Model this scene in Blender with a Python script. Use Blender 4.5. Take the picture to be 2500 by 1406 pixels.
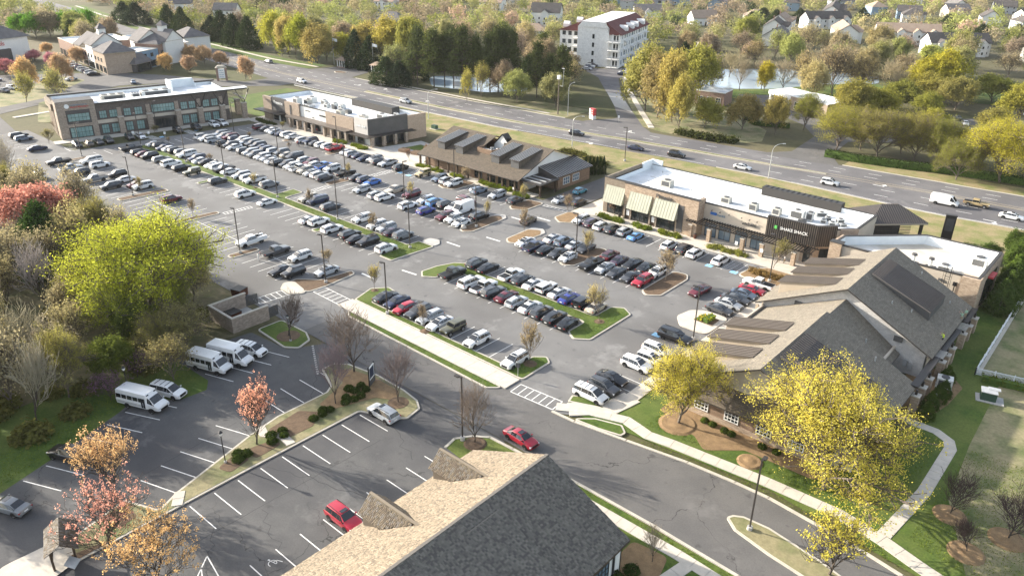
import bpy,math,random
import numpy as np
from mathutils import Matrix,Vector
# ------------------------------------------------------------------ camera, sky, sun, exposure
for o in list(bpy.data.objects):
    bpy.data.objects.remove(o)
SC=bpy.context.scene
COL=SC.collection
PI=math.pi
cam_d=bpy.data.cameras.new('camera')
cam=bpy.data.objects.new('camera',cam_d)
COL.objects.link(cam)
SC.camera=cam
cam_d.sensor_width=36.0
cam_d.lens=27.5
cam_d.clip_start=0.5
cam_d.clip_end=6000
YAW,PITCH,ROLL=2.286116,0.440916,0.013897
fw=Vector((math.cos(PITCH)*math.cos(YAW),math.cos(PITCH)*math.sin(YAW),-math.sin(PITCH)))
rt=Vector((math.sin(YAW),-math.cos(YAW),0))
up=rt.cross(fw)
r2=math.cos(ROLL)*rt+math.sin(ROLL)*up
u2=-math.sin(ROLL)*rt+math.cos(ROLL)*up
cam.matrix_world=Matrix(((r2.x,u2.x,-fw.x,0),(r2.y,u2.y,-fw.y,0),(r2.z,u2.z,-fw.z,59.2),(0,0,0,1)))
SUN_EL=math.radians(20.0)
SUN_DIR=Vector((0.963*math.cos(SUN_EL),0.27*math.cos(SUN_EL),-math.sin(SUN_EL)))
w=bpy.data.worlds.new('World')
SC.world=w
w.use_nodes=True
nt=w.node_tree
bg=nt.nodes['Background']
sky=nt.nodes.new('ShaderNodeTexSky')
sky.sky_type='NISHITA'
sky.sun_disc=False
sky.sun_elevation=SUN_EL
sky.sun_rotation=math.atan2(-SUN_DIR.x,-SUN_DIR.y)
sky.air_density=1.0
sky.dust_density=2.0
sky.ozone_density=1.0
hs=nt.nodes.new('ShaderNodeHueSaturation')
hs.inputs['Saturation'].default_value=0.62
nt.links.new(sky.outputs[0],hs.inputs['Color'])
nt.links.new(hs.outputs[0],bg.inputs[0])
bg.inputs[1].default_value=0.15
sun_d=bpy.data.lights.new('sun','SUN')
sun_d.energy=4.7
sun_d.angle=math.radians(0.6)
sun_d.color=(1.0,0.92,0.79)
sun=bpy.data.objects.new('sun',sun_d)
COL.objects.link(sun)
sun.rotation_euler=SUN_DIR.to_track_quat('-Z','Y').to_euler()
sun.location=(-200,-60,120)
SC.view_settings.view_transform='Standard'
SC.view_settings.look='None'
SC.view_settings.exposure=1.42
SC.view_settings.gamma=1.0
SC.cycles.max_bounces=5
SC.cycles.diffuse_bounces=3
SC.cycles.glossy_bounces=2
SC.cycles.transmission_bounces=3
SC.cycles.volume_bounces=0
SC.cycles.use_denoising=True
# ------------------------------------------------------------------ helpers
R=random.Random(11)
RN=np.random.default_rng(5)
class MB:
    """collects faces, builds one mesh object"""
    def __init__(s):
        s.v=[];s.f=[];s.m=[]
    def poly(s,pts,mi=0):
        n=len(s.v)
        s.v+=[tuple(p) for p in pts]
        s.f.append(tuple(range(n,n+len(pts))));s.m.append(mi)
        return s
    def box(s,x0,y0,z0,x1,y1,z1,mi=0):
        n=len(s.v)
        s.v+=[(x0,y0,z0),(x1,y0,z0),(x1,y1,z0),(x0,y1,z0),(x0,y0,z1),(x1,y0,z1),(x1,y1,z1),(x0,y1,z1)]
        for q in ((0,3,2,1),(4,5,6,7),(0,1,5,4),(1,2,6,5),(2,3,7,6),(3,0,4,7)):
            s.f.append(tuple(n+i for i in q));s.m.append(mi)
        return s
    def prism(s,poly,z0,z1,mi=0,top=None,bottom=True):
        a=sum(poly[i][0]*poly[(i+1)%len(poly)][1]-poly[(i+1)%len(poly)][0]*poly[i][1] for i in range(len(poly)))
        if a<0:poly=poly[::-1]
        n=len(s.v);k=len(poly)
        s.v+=[(p[0],p[1],z0) for p in poly]+[(p[0],p[1],z1) for p in poly]
        s.f.append(tuple(range(n+k,n+2*k)));s.m.append(mi if top is None else top)
        if bottom:
            s.f.append(tuple(range(n+k-1,n-1,-1)));s.m.append(mi)
        for i in range(k):
            j=(i+1)%k
            s.f.append((n+i,n+j,n+k+j,n+k+i));s.m.append(mi)
        return s
    def ext(s,prof,x0,x1,mi=0,axis='x'):
        """extrude a y-z (axis x) or x-z (axis y) profile"""
        k=len(prof);n=len(s.v)
        for c in (x0,x1):
            for a,b in prof:
                s.v.append((c,a,b) if axis=='x' else (a,c,b))
        s.f.append(tuple(range(n,n+k)));s.m.append(mi)
        s.f.append(tuple(range(n+2*k-1,n+k-1,-1)));s.m.append(mi)
        for i in range(k):
            j=(i+1)%k
            s.f.append((n+j,n+i,n+k+i,n+k+j));s.m.append(mi)
        return s
    def cyl(s,x,y,z0,z1,r0,r1=None,n=8,mi=0):
        r1=r0 if r1 is None else r1
        b=len(s.v)
        for z,r in ((z0,r0),(z1,r1)):
            for i in range(n):
                a=2*PI*i/n
                s.v.append((x+r*math.cos(a),y+r*math.sin(a),z))
        s.f.append(tuple(range(b+n,b+2*n)));s.m.append(mi)
        s.f.append(tuple(range(b+n-1,b-1,-1)));s.m.append(mi)
        for i in range(n):
            j=(i+1)%n
            s.f.append((b+i,b+j,b+n+j,b+n+i));s.m.append(mi)
        return s
    def tube(s,p,q,r0,r1=None,n=5,mi=0):
        p=Vector(p);q=Vector(q);d=(q-p)
        if d.length<1e-6:return s
        d.normalize();r1=r0 if r1 is None else r1
        a=d.orthogonal().normalized();c=d.cross(a)
        b=len(s.v)
        for o,r in ((p,r0),(q,r1)):
            for i in range(n):
                t=2*PI*i/n
                s.v.append(tuple(o+a*(r*math.cos(t))+c*(r*math.sin(t))))
        for i in range(n):
            j=(i+1)%n
            s.f.append((b+i,b+j,b+n+j,b+n+i));s.m.append(mi)
        s.f.append(tuple(range(b+n,b+2*n)));s.m.append(mi)
        return s
    def bar(s,p,q,w,h,mi=0):
        """a square bar from p to q, w wide, h high (z for level bars)"""
        p=Vector(p);q=Vector(q);d=(q-p).normalized()
        side=d.cross(Vector((0,0,1)))
        side=Vector((1,0,0)) if side.length<1e-4 else side.normalized()
        u=side.cross(d)
        b=len(s.v)
        for o in (p,q):
            for i,j in ((-1,-1),(1,-1),(1,1),(-1,1)):
                s.v.append(tuple(o+side*(i*w/2)+u*(j*h/2)))
        for qd in ((3,2,1,0),(4,5,6,7),(0,1,5,4),(1,2,6,5),(2,3,7,6),(3,0,4,7)):
            s.f.append(tuple(b+i for i in qd));s.m.append(mi)
        return s
    def mesh(s,name,mats,smooth=False):
        me=bpy.data.meshes.new(name)
        me.from_pydata(s.v,[],s.f)
        for m in (mats if isinstance(mats,(list,tuple)) else [mats]):
            me.materials.append(M[m] if isinstance(m,str) else m)
        if any(s.m):
            me.polygons.foreach_set('material_index',s.m)
        if smooth:
            me.polygons.foreach_set('use_smooth',[True]*len(s.f))
        return me
    def build(s,name,mats,parent=None,smooth=False,loc=None,rz=0):
        return put(name,s.mesh(name,mats,smooth),parent,loc,rz)
def put(name,data,parent=None,loc=None,rz=0,sc=None):
    o=bpy.data.objects.new(name,data)
    COL.objects.link(o)
    if parent is not None:o.parent=parent
    if loc is not None:o.location=loc
    if rz:o.rotation_euler=(0,0,rz)
    if sc is not None:o.scale=sc
    return o
def tag(o,label,cat,group=None):
    o['label']=label;o['category']=cat
    if group:o['group']=group
    return o
def thing(name,label,cat,loc=(0,0,0),rz=0,group=None):
    return tag(put(name,None,None,loc,rz),label,cat,group)
def struct(o,label=None):
    o['kind']='structure'
    if label:o['label']=label
    return o
def np_mesh(name,v,q,mats,mi=None,smooth=False):
    v=np.asarray(v,np.float32);q=np.asarray(q,np.int32)
    me=bpy.data.meshes.new(name)
    k=q.shape[1]
    me.vertices.add(len(v));me.vertices.foreach_set('co',v.ravel())
    me.loops.add(q.size);me.loops.foreach_set('vertex_index',q.ravel())
    me.polygons.add(len(q))
    me.polygons.foreach_set('loop_start',np.arange(0,q.size,k,dtype=np.int32))
    me.polygons.foreach_set('loop_total',np.full(len(q),k,np.int32))
    for m in (mats if isinstance(mats,(list,tuple)) else [mats]):
        me.materials.append(M[m] if isinstance(m,str) else m)
    if mi is not None:me.polygons.foreach_set('material_index',np.asarray(mi,np.int32))
    if smooth:me.polygons.foreach_set('use_smooth',np.ones(len(q),bool))
    me.update(calc_edges=True)
    return me
def ccw(poly):
    a=sum(poly[i][0]*poly[(i+1)%len(poly)][1]-poly[(i+1)%len(poly)][0]*poly[i][1] for i in range(len(poly)))
    return poly if a>0 else poly[::-1]
def fillet(poly,r,n=5):
    poly=ccw(poly);out=[]
    k=len(poly)
    for i in range(k):
        p0=Vector(poly[i-1]);p1=Vector(poly[i]);p2=Vector(poly[(i+1)%k])
        a=(p0-p1);b=(p2-p1)
        la,lb=a.length,b.length
        a.normalize();b.normalize()
        ang=math.acos(max(-1,min(1,a.dot(b))))
        if ang>2.9:
            out.append(tuple(p1));continue
        t=min(r/math.tan(ang/2),la*.48,lb*.48)
        q0=p1+a*t;q2=p1+b*t
        for j in range(n+1):
            s=j/n
            out.append(tuple((1-s)**2*q0+2*s*(1-s)*p1+s*s*q2))
    return out
def inset(poly,d):
    poly=ccw(poly);k=len(poly);out=[]
    for i in range(k):
        p0=Vector(poly[i-1]);p1=Vector(poly[i]);p2=Vector(poly[(i+1)%k])
        e1=(p1-p0).normalized();e2=(p2-p1).normalized()
        n1=Vector((-e1.y,e1.x));n2=Vector((-e2.y,e2.x))
        m=n1+n2
        if m.length<1e-3:m=n1
        m.normalize()
        out.append(tuple(p1+m*(d/max(.35,m.dot(n1)))))
    return out
def children_of(o):
    return [c for c in o.children]
def copy_tree(root,loc,rz=None,sc=None,color=None,label=None,group=None):
    r=root.copy();COL.objects.link(r);r.location=loc
    if rz is not None:r.rotation_euler=(0,0,rz)
    if sc is not None:r.scale=sc
    if color is not None:r.color=color
    if label:r['label']=label
    if group:r['group']=group
    for c in root.children:
        d=c.copy();COL.objects.link(d);d.parent=r
        if color is not None:d.color=color
        for g in c.children:
            e=g.copy();COL.objects.link(e);e.parent=d
            if color is not None:e.color=color
    return r
def ordinal(i):
    w=['first','second','third','fourth','fifth','sixth','seventh','eighth','ninth','tenth','eleventh','twelfth','thirteenth','fourteenth','fifteenth','sixteenth','seventeenth','eighteenth','nineteenth','twentieth']
    if i<20:return w[i]
    t=['twenty','thirty','forty','fifty','sixty','seventy','eighty','ninety'][(i+1)//10-2]
    return t+('ieth' if False else '')+('-'+w[(i+1)%10-1] if (i+1)%10 else '') if (i+1)%10 else t[:-1]+'ieth'
# ------------------------------------------------------------------ materials
M={}
def base_mat(name):
    m=bpy.data.materials.new(name);m.use_nodes=True
    M[name]=m
    n=m.node_tree;b=n.nodes['Principled BSDF']
    return m,n,b
def mix_col(n,fac,a,b,blend='MIX'):
    x=n.nodes.new('ShaderNodeMix');x.data_type='RGBA';x.blend_type=blend
    for s,val in ((x.inputs[0],fac),(x.inputs[6],a),(x.inputs[7],b)):
        if hasattr(val,'links') or hasattr(val,'is_linked'):n.links.new(val,s)
        elif isinstance(val,(int,float)):s.default_value=val
        else:s.default_value=(*val,1)
    return x.outputs[2]
def noise(n,scale,detail=4,rough=.6,vec=None,dist=0):
    t=n.nodes.new('ShaderNodeTexNoise')
    t.inputs['Scale'].default_value=scale;t.inputs['Detail'].default_value=detail
    t.inputs['Roughness'].default_value=rough;t.inputs['Distortion'].default_value=dist
    if vec is not None:n.links.new(vec,t.inputs['Vector'])
    return t.outputs['Fac']
def ramp(n,fac,lo,hi):
    r=n.nodes.new('ShaderNodeMapRange')
    r.inputs[1].default_value=lo;r.inputs[2].default_value=hi
    n.links.new(fac,r.inputs[0])
    return r.outputs[0]
def pos(n):
    return n.nodes.new('ShaderNodeNewGeometry').outputs['Position']
def objco(n):
    return n.nodes.new('ShaderNodeTexCoord').outputs['Object']
def mk(name,c1,c2=None,scale=1.0,rough=.85,lo=.35,hi=.65,fine=None,bump=0,bscale=20,metal=0,spec=.3,c3=None,scale3=.05,coat=0,detail=4,local=False,wear=0):
    m,n,b=base_mat(name)
    p=objco(n) if local else pos(n)
    col=None
    if c2 is None:
        b.inputs['Base Color'].default_value=(*c1,1)
    else:
        col=mix_col(n,ramp(n,noise(n,scale,detail,vec=p),lo,hi),c1,c2)
        if c3 is not None:
            col=mix_col(n,ramp(n,noise(n,scale3,3,vec=p),.42,.62),col,c3)
        if fine:
            col=mix_col(n,1.0,col,mix_col(n,noise(n,fine[0],3,.7,vec=p),(1-fine[1],)*3,(1+fine[1],)*3),'MULTIPLY')
        if wear:
            wv=n.nodes.new('ShaderNodeVectorMath');wv.operation='MULTIPLY_ADD'
            nz=n.nodes.new('ShaderNodeTexNoise');nz.inputs['Scale'].default_value=.35;nz.inputs['Detail'].default_value=4;n.links.new(p,nz.inputs['Vector'])
            n.links.new(nz.outputs['Color'],wv.inputs[0]);wv.inputs[1].default_value=(5,5,0);n.links.new(p,wv.inputs[2])
            vo=n.nodes.new('ShaderNodeTexVoronoi');vo.feature='DISTANCE_TO_EDGE';vo.inputs['Scale'].default_value=.075;n.links.new(wv.outputs[0],vo.inputs['Vector'])
            ck=ramp(n,vo.outputs['Distance'],.0045,.0015)
            mu=n.nodes.new('ShaderNodeMath');mu.operation='MULTIPLY';n.links.new(ck,mu.inputs[0]);n.links.new(ramp(n,noise(n,.05,2,vec=p),.48,.56),mu.inputs[1])
            col=mix_col(n,mu.outputs[0],col,tuple(v*.45 for v in c1))
            col=mix_col(n,ramp(n,noise(n,.75,3,.5,vec=p),.64,.74),col,tuple(v*.72 for v in c1))
            col=mix_col(n,ramp(n,noise(n,.11,5,.7,vec=p),.56,.66),col,tuple(min(1,v*wear) for v in c2))
        n.links.new(col,b.inputs['Base Color'])
    b.inputs['Roughness'].default_value=rough
    b.inputs['Metallic'].default_value=metal
    b.inputs['Specular IOR Level'].default_value=spec
    b.inputs['Coat Weight'].default_value=coat
    if bump:
        bp=n.nodes.new('ShaderNodeBump');bp.inputs['Strength'].default_value=bump
        bp.inputs['Distance'].default_value=.05
        n.links.new(noise(n,bscale,4,.7,vec=p),bp.inputs['Height'])
        n.links.new(bp.outputs[0],b.inputs['Normal'])
    return m
def brick_mat(name,c1,c2,mortar,bw,bh,size=.02,rough=.9,bias=0,axis='wall',bump=.4,msize=.02):
    """courses in world space; works on walls along x or y and on roof slopes"""
    m,n,b=base_mat(name)
    g=n.nodes.new('ShaderNodeNewGeometry')
    sp=n.nodes.new('ShaderNodeSeparateXYZ');n.links.new(g.outputs['Position'],sp.inputs[0])
    cb=n.nodes.new('ShaderNodeCombineXYZ')
    if axis=='wall':
        ad=n.nodes.new('ShaderNodeMath');ad.operation='ADD'
        n.links.new(sp.outputs[0],ad.inputs[0]);n.links.new(sp.outputs[1],ad.inputs[1])
        n.links.new(ad.outputs[0],cb.inputs[0]);n.links.new(sp.outputs[2],cb.inputs[1])
    elif axis=='roofx':
        n.links.new(sp.outputs[1],cb.inputs[0]);n.links.new(sp.outputs[0],cb.inputs[1])
    else:
        n.links.new(sp.outputs[0],cb.inputs[0]);n.links.new(sp.outputs[1],cb.inputs[1])
    t=n.nodes.new('ShaderNodeTexBrick')
    t.inputs['Scale'].default_value=1.0
    t.inputs['Brick Width'].default_value=bw;t.inputs['Row Height'].default_value=bh
    t.inputs['Mortar Size'].default_value=size;t.inputs['Bias'].default_value=bias
    t.inputs['Color1'].default_value=(*c1,1);t.inputs['Color2'].default_value=(*c2,1);t.inputs['Mortar'].default_value=(*mortar,1)
    n.links.new(cb.outputs[0],t.inputs['Vector'])
    col=mix_col(n,1.0,t.outputs['Color'],mix_col(n,noise(n,1.3,5,.7,vec=g.outputs['Position']),(.62,)*3,(1.35,)*3),'MULTIPLY')
    n.links.new(col,b.inputs['Base Color'])
    b.inputs['Roughness'].default_value=rough;b.inputs['Specular IOR Level'].default_value=.2
    bp=n.nodes.new('ShaderNodeBump');bp.inputs['Strength'].default_value=bump;bp.inputs['Distance'].default_value=.03
    n.links.new(t.outputs['Fac'],bp.inputs['Height']);bp.invert=True
    n.links.new(bp.outputs[0],b.inputs['Normal'])
    return m
def leaf_mat(name,trans=.35,var=.35,sc=.9):
    m,n,b=base_mat(name)
    oi=n.nodes.new('ShaderNodeObjectInfo')
    p=pos(n)
    f1=mix_col(n,ramp(n,noise(n,sc,3,.6,vec=p),.3,.7),(1-var,)*3,(1+var,1+var*.85,1+var*.5))
    f2=mix_col(n,ramp(n,noise(n,9.0,2,.6,vec=p),.3,.7),(.78,)*3,(1.2,)*3)
    col=mix_col(n,1.0,mix_col(n,1.0,oi.outputs['Color'],f1,'MULTIPLY'),f2,'MULTIPLY')
    d=n.nodes.new('ShaderNodeBsdfDiffuse');t=n.nodes.new('ShaderNodeBsdfTranslucent')
    n.links.new(col,d.inputs[0]);n.links.new(col,t.inputs[0])
    mx=n.nodes.new('ShaderNodeMixShader');mx.inputs[0].default_value=trans
    n.links.new(d.outputs[0],mx.inputs[1]);n.links.new(t.outputs[0],mx.inputs[2])
    n.links.new(mx.outputs[0],n.nodes['Material Output'].inputs[0])
    n.nodes.remove(b)
    return m
def objcol_mat(name,rough=.3,coat=0.,metal=0.,spec=.5,dirt=.0):
    m,n,b=base_mat(name)
    oi=n.nodes.new('ShaderNodeObjectInfo')
    col=oi.outputs['Color']
    if dirt:
        col=mix_col(n,1.0,col,mix_col(n,ramp(n,noise(n,1.1,5,.7,vec=pos(n)),.3,.7),(1-dirt,)*3,(1+dirt*.4,)*3),'MULTIPLY')
    n.links.new(col,b.inputs['Base Color'])
    b.inputs['Roughness'].default_value=rough;b.inputs['Coat Weight'].default_value=coat
    b.inputs['Metallic'].default_value=metal;b.inputs['Specular IOR Level'].default_value=spec
    return m
mk('asphalt',(.152,.150,.148),(.180,.177,.173),.22,.9,fine=(7,.22),bump=.15,bscale=60,wear=1.18,c3=(.120,.116,.113),scale3=.035)
mk('asphalt_old',(.088,.087,.087),(.108,.106,.104),.3,.9,wear=1.25,fine=(6,.28),bump=.2,bscale=60,c3=(.062,.062,.066),scale3=.06)
mk('asphalt_street',(.105,.101,.098),(.126,.120,.115),.25,.9,wear=1.2,fine=(6,.25),bump=.15,bscale=60)
mk('asphalt_hwy',(.135,.130,.132),(.155,.149,.149),.15,.9,wear=1.12,fine=(5,.18),c3=(.10,.096,.10),scale3=.05)
mk('crack',(.030,.030,.032),rough=.8)
mk('concrete',(.46,.42,.36),(.54,.49,.42),.8,.9,fine=(5,.14),bump=.1,bscale=30)
mk('kerb',(.42,.39,.33),(.50,.46,.39),.9,.9,fine=(6,.2))
mk('concrete_grey',(.36,.35,.33),(.44,.42,.39),.6,.9,fine=(5,.15))
mk('paint',(.62,.61,.58),(.78,.77,.74),1.5,.7,fine=(9,.25))
mk('paint_yellow',(.42,.34,.20),(.48,.40,.25),1.0,.7,fine=(8,.2))
mk('paint_blue',(.20,.42,.62),(.30,.52,.70),1.0,.7)
mk('grass',(.046,.085,.012),(.080,.122,.018),.9,.95,fine=(3.5,.55),bump=.8,bscale=5,c3=(.105,.132,.028),scale3=.12)
mk('grass_dry',(.27,.215,.115),(.145,.165,.045),.25,.95,lo=.38,hi=.66,fine=(2.5,.4),bump=.6,bscale=5)
mk('grass_tan',(.245,.215,.120),(.105,.130,.045),.22,.95,lo=.42,hi=.68,fine=(2.2,.45),bump=.6,bscale=5)
mk('ground',(.085,.082,.035),(.062,.072,.022),.03,.97,fine=(.6,.4),c3=(.115,.098,.055),scale3=.012)
mk('forest_floor',(.15,.125,.075),(.085,.088,.035),.25,.97,fine=(1.2,.5))
mk('mulch',(.105,.070,.045),(.150,.100,.062),1.6,.97,fine=(9,.45),bump=.8,bscale=18)
mk('straw',(.27,.18,.095),(.20,.13,.07),1.2,.97,fine=(8,.45),bump=.8,bscale=18)
mk('water',(.28,.36,.42),(.36,.43,.48),.02,.12,spec=.8)
mk('bark',(.105,.085,.068),(.17,.14,.115),4,.95)
mk('bark_dark',(.055,.044,.036),(.09,.072,.058),4,.95)
mk('roof_white',(.74,.76,.77),(.82,.83,.83),.35,.7,fine=(1.5,.08),c3=(.62,.63,.63),scale3=.16)
mk('roof_tan',(.44,.39,.32),(.55,.50,.42),.3,.85,fine=(2,.12),c3=(.66,.64,.60),scale3=.12)
mk('parapet',(.68,.72,.74),(.76,.79,.80),.6,.7)
mk('coping',(.045,.042,.040),rough=.55)
mk('bronze',(.035,.030,.027),rough=.5,spec=.4)
mk('black_metal',(.016,.016,.018),rough=.45,spec=.5)
mk('galv',(.42,.43,.43),(.52,.52,.51),2,.5,metal=.4)
mk('unit_beige',(.42,.40,.35),(.52,.50,.44),2,.6)
mk('unit_white',(.62,.62,.58),(.70,.70,.67),2,.6)
mk('louvre',(.07,.07,.07),(.12,.12,.12),12,.6)
mk('stucco_white',(.66,.66,.63),(.72,.71,.68),.5,.9,fine=(4,.05))
mk('stucco_grey',(.44,.42,.40),(.50,.48,.45),.5,.9,fine=(4,.06))
mk('stucco_taupe',(.46,.40,.33),(.52,.46,.38),.4,.9,fine=(3,.06))
mk('stucco_tan',(.36,.30,.23),(.42,.35,.27),.4,.9)
mk('charcoal',(.070,.068,.068),(.090,.087,.085),.5,.8)
mk('brick_dark',(.075,.068,.066),(.10,.092,.088),5,.9)
brick_mat('stone',(.50,.39,.29),(.33,.245,.175),(.28,.22,.17),.42,.16,.012,axis='wall',bump=.8)
brick_mat('stone_grey',(.42,.35,.285),(.28,.225,.18),(.26,.22,.185),.40,.15,.012,axis='wall',bump=.8)
brick_mat('brick_tan',(.42,.33,.25),(.32,.245,.185),(.34,.28,.23),.30,.10,.01,axis='wall',bump=.4)
brick_mat('brick_red',(.32,.20,.155),(.24,.145,.115),(.28,.23,.19),.30,.10,.01,axis='wall',bump=.4)
brick_mat('brick_brown',(.150,.125,.112),(.105,.088,.080),(.12,.105,.098),.30,.10,.01,axis='wall',bump=.4)
brick_mat('block_white',(.56,.54,.51),(.50,.48,.455),(.40,.38,.36),.42,.21,.012,axis='wall',bump=.3)
brick_mat('siding',(.26,.215,.165),(.23,.19,.145),(.09,.075,.06),30,.22,.014,axis='wall',bump=.6)
brick_mat('siding_white',(.70,.70,.68),(.66,.66,.65),(.48,.48,.48),40,.25,.012,axis='wall',bump=.4)
brick_mat('siding_wood',(.27,.185,.125),(.215,.145,.10),(.11,.08,.06),4,.20,.012,axis='wall',bump=.5)
brick_mat('shingle_taupe_x',(.235,.205,.162),(.165,.147,.120),(.10,.09,.075),.45,.16,.014,axis='roofx',bump=.5)
brick_mat('shingle_brown_y',(.150,.122,.092),(.105,.086,.066),(.06,.05,.04),.5,.2,.014,axis='roofy',bump=.5)
mk('shingle_far_tan',(.27,.20,.15),(.33,.25,.19),.6,.95,local=True)
mk('shingle_far_grey',(.11,.105,.105),(.15,.14,.14),.6,.95,local=True)
mk('shingle_far_dark',(.070,.062,.060),(.095,.085,.080),.6,.95,local=True)
mk('shingle_maroon',(.105,.036,.036),(.14,.050,.048),.5,.9)
mk('shingle_orange',(.40,.17,.08),(.46,.21,.10),.6,.95)
mk('shake_a',(.180,.148,.108),rough=.95);mk('shake_b',(.145,.118,.088),rough=.95);mk('shake_c',(.215,.178,.132),rough=.95);mk('shake_d',(.112,.092,.070),rough=.95)
mk('shake_g1',(.165,.150,.132),rough=.95);mk('shake_g2',(.135,.122,.108),rough=.95);mk('shake_g3',(.200,.182,.158),rough=.95);mk('shake_g4',(.110,.100,.090),rough=.95)
mk('metal_roof',(.115,.098,.084),(.135,.115,.10),.4,.45,spec=.4)
mk('metal_roof_dark',(.060,.052,.048),(.072,.062,.058),.4,.4,spec=.5)
mk('seam',(.075,.064,.056),rough=.4,spec=.4)
mk('awning',(.36,.36,.285),(.41,.41,.325),.5,.75)
mk('glass_dark',(.020,.026,.030),rough=.08,spec=.8)
mk('glass_teal',(.16,.27,.26),(.26,.38,.36),.5,.15,spec=.8)
mk('glass_blue',(.10,.15,.20),(.16,.22,.27),.5,.12,spec=.8)
mk('frame_dark',(.022,.024,.025),rough=.5)
mk('frame_white',(.72,.71,.68),rough=.6)
mk('wood_dark',(.055,.038,.026),(.085,.058,.038),3,.8)
mk('white',(.78,.78,.76),rough=.5)
mk('white_vinyl',(.72,.74,.76),rough=.45)
mk('red_sign',(.50,.06,.06),rough=.5)
mk('green_sign',(.10,.42,.10),rough=.5)
mk('blue_sign',(.04,.14,.42),rough=.5)
mk('navy_sign',(.015,.028,.060),rough=.5)
mk('hedge',(.045,.085,.014),(.085,.135,.022),5,.95,fine=(14,.5),bump=1,bscale=16)
mk('tyre',(.012,.012,.012),rough=.8)
mk('rim',(.30,.30,.31),rough=.35,metal=.7)
mk('rim_dark',(.03,.03,.03),rough=.35,metal=.5)
mk('car_black',(.010,.010,.011),rough=.5)
mk('car_glass',(.013,.016,.020),rough=.06,spec=.9)
mk('head_lamp',(.55,.57,.60),rough=.12,spec=.8)
mk('tail_lamp',(.30,.012,.010),rough=.2,spec=.6)
mk('chrome',(.5,.5,.5),rough=.2,metal=.9)
mk('rust',(.12,.045,.025),(.07,.03,.02),3,.9)
mk('cardboard',(.45,.33,.18),rough=.9)
mk('slate_blue',(.16,.24,.32),(.20,.29,.38),.5,.8)
mk('green_box',(.035,.075,.050),rough=.5)
mk('skin',(.42,.26,.18),rough=.6)
leaf_mat('leaf',.45,.42,1.1);leaf_mat('needle',.2,.4,1.1);leaf_mat('shrub_leaf',.2,.4,2.5)
objcol_mat('paint_car',.28,.6,0,.5,.06)
objcol_mat('twig',.95,0,0,.1)
objcol_mat('cloth',.9,0,0,.1)
objcol_mat('house_wall',.9,0,0,.2,.08)
M['grass_leaf']=M['shrub_leaf']
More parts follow.
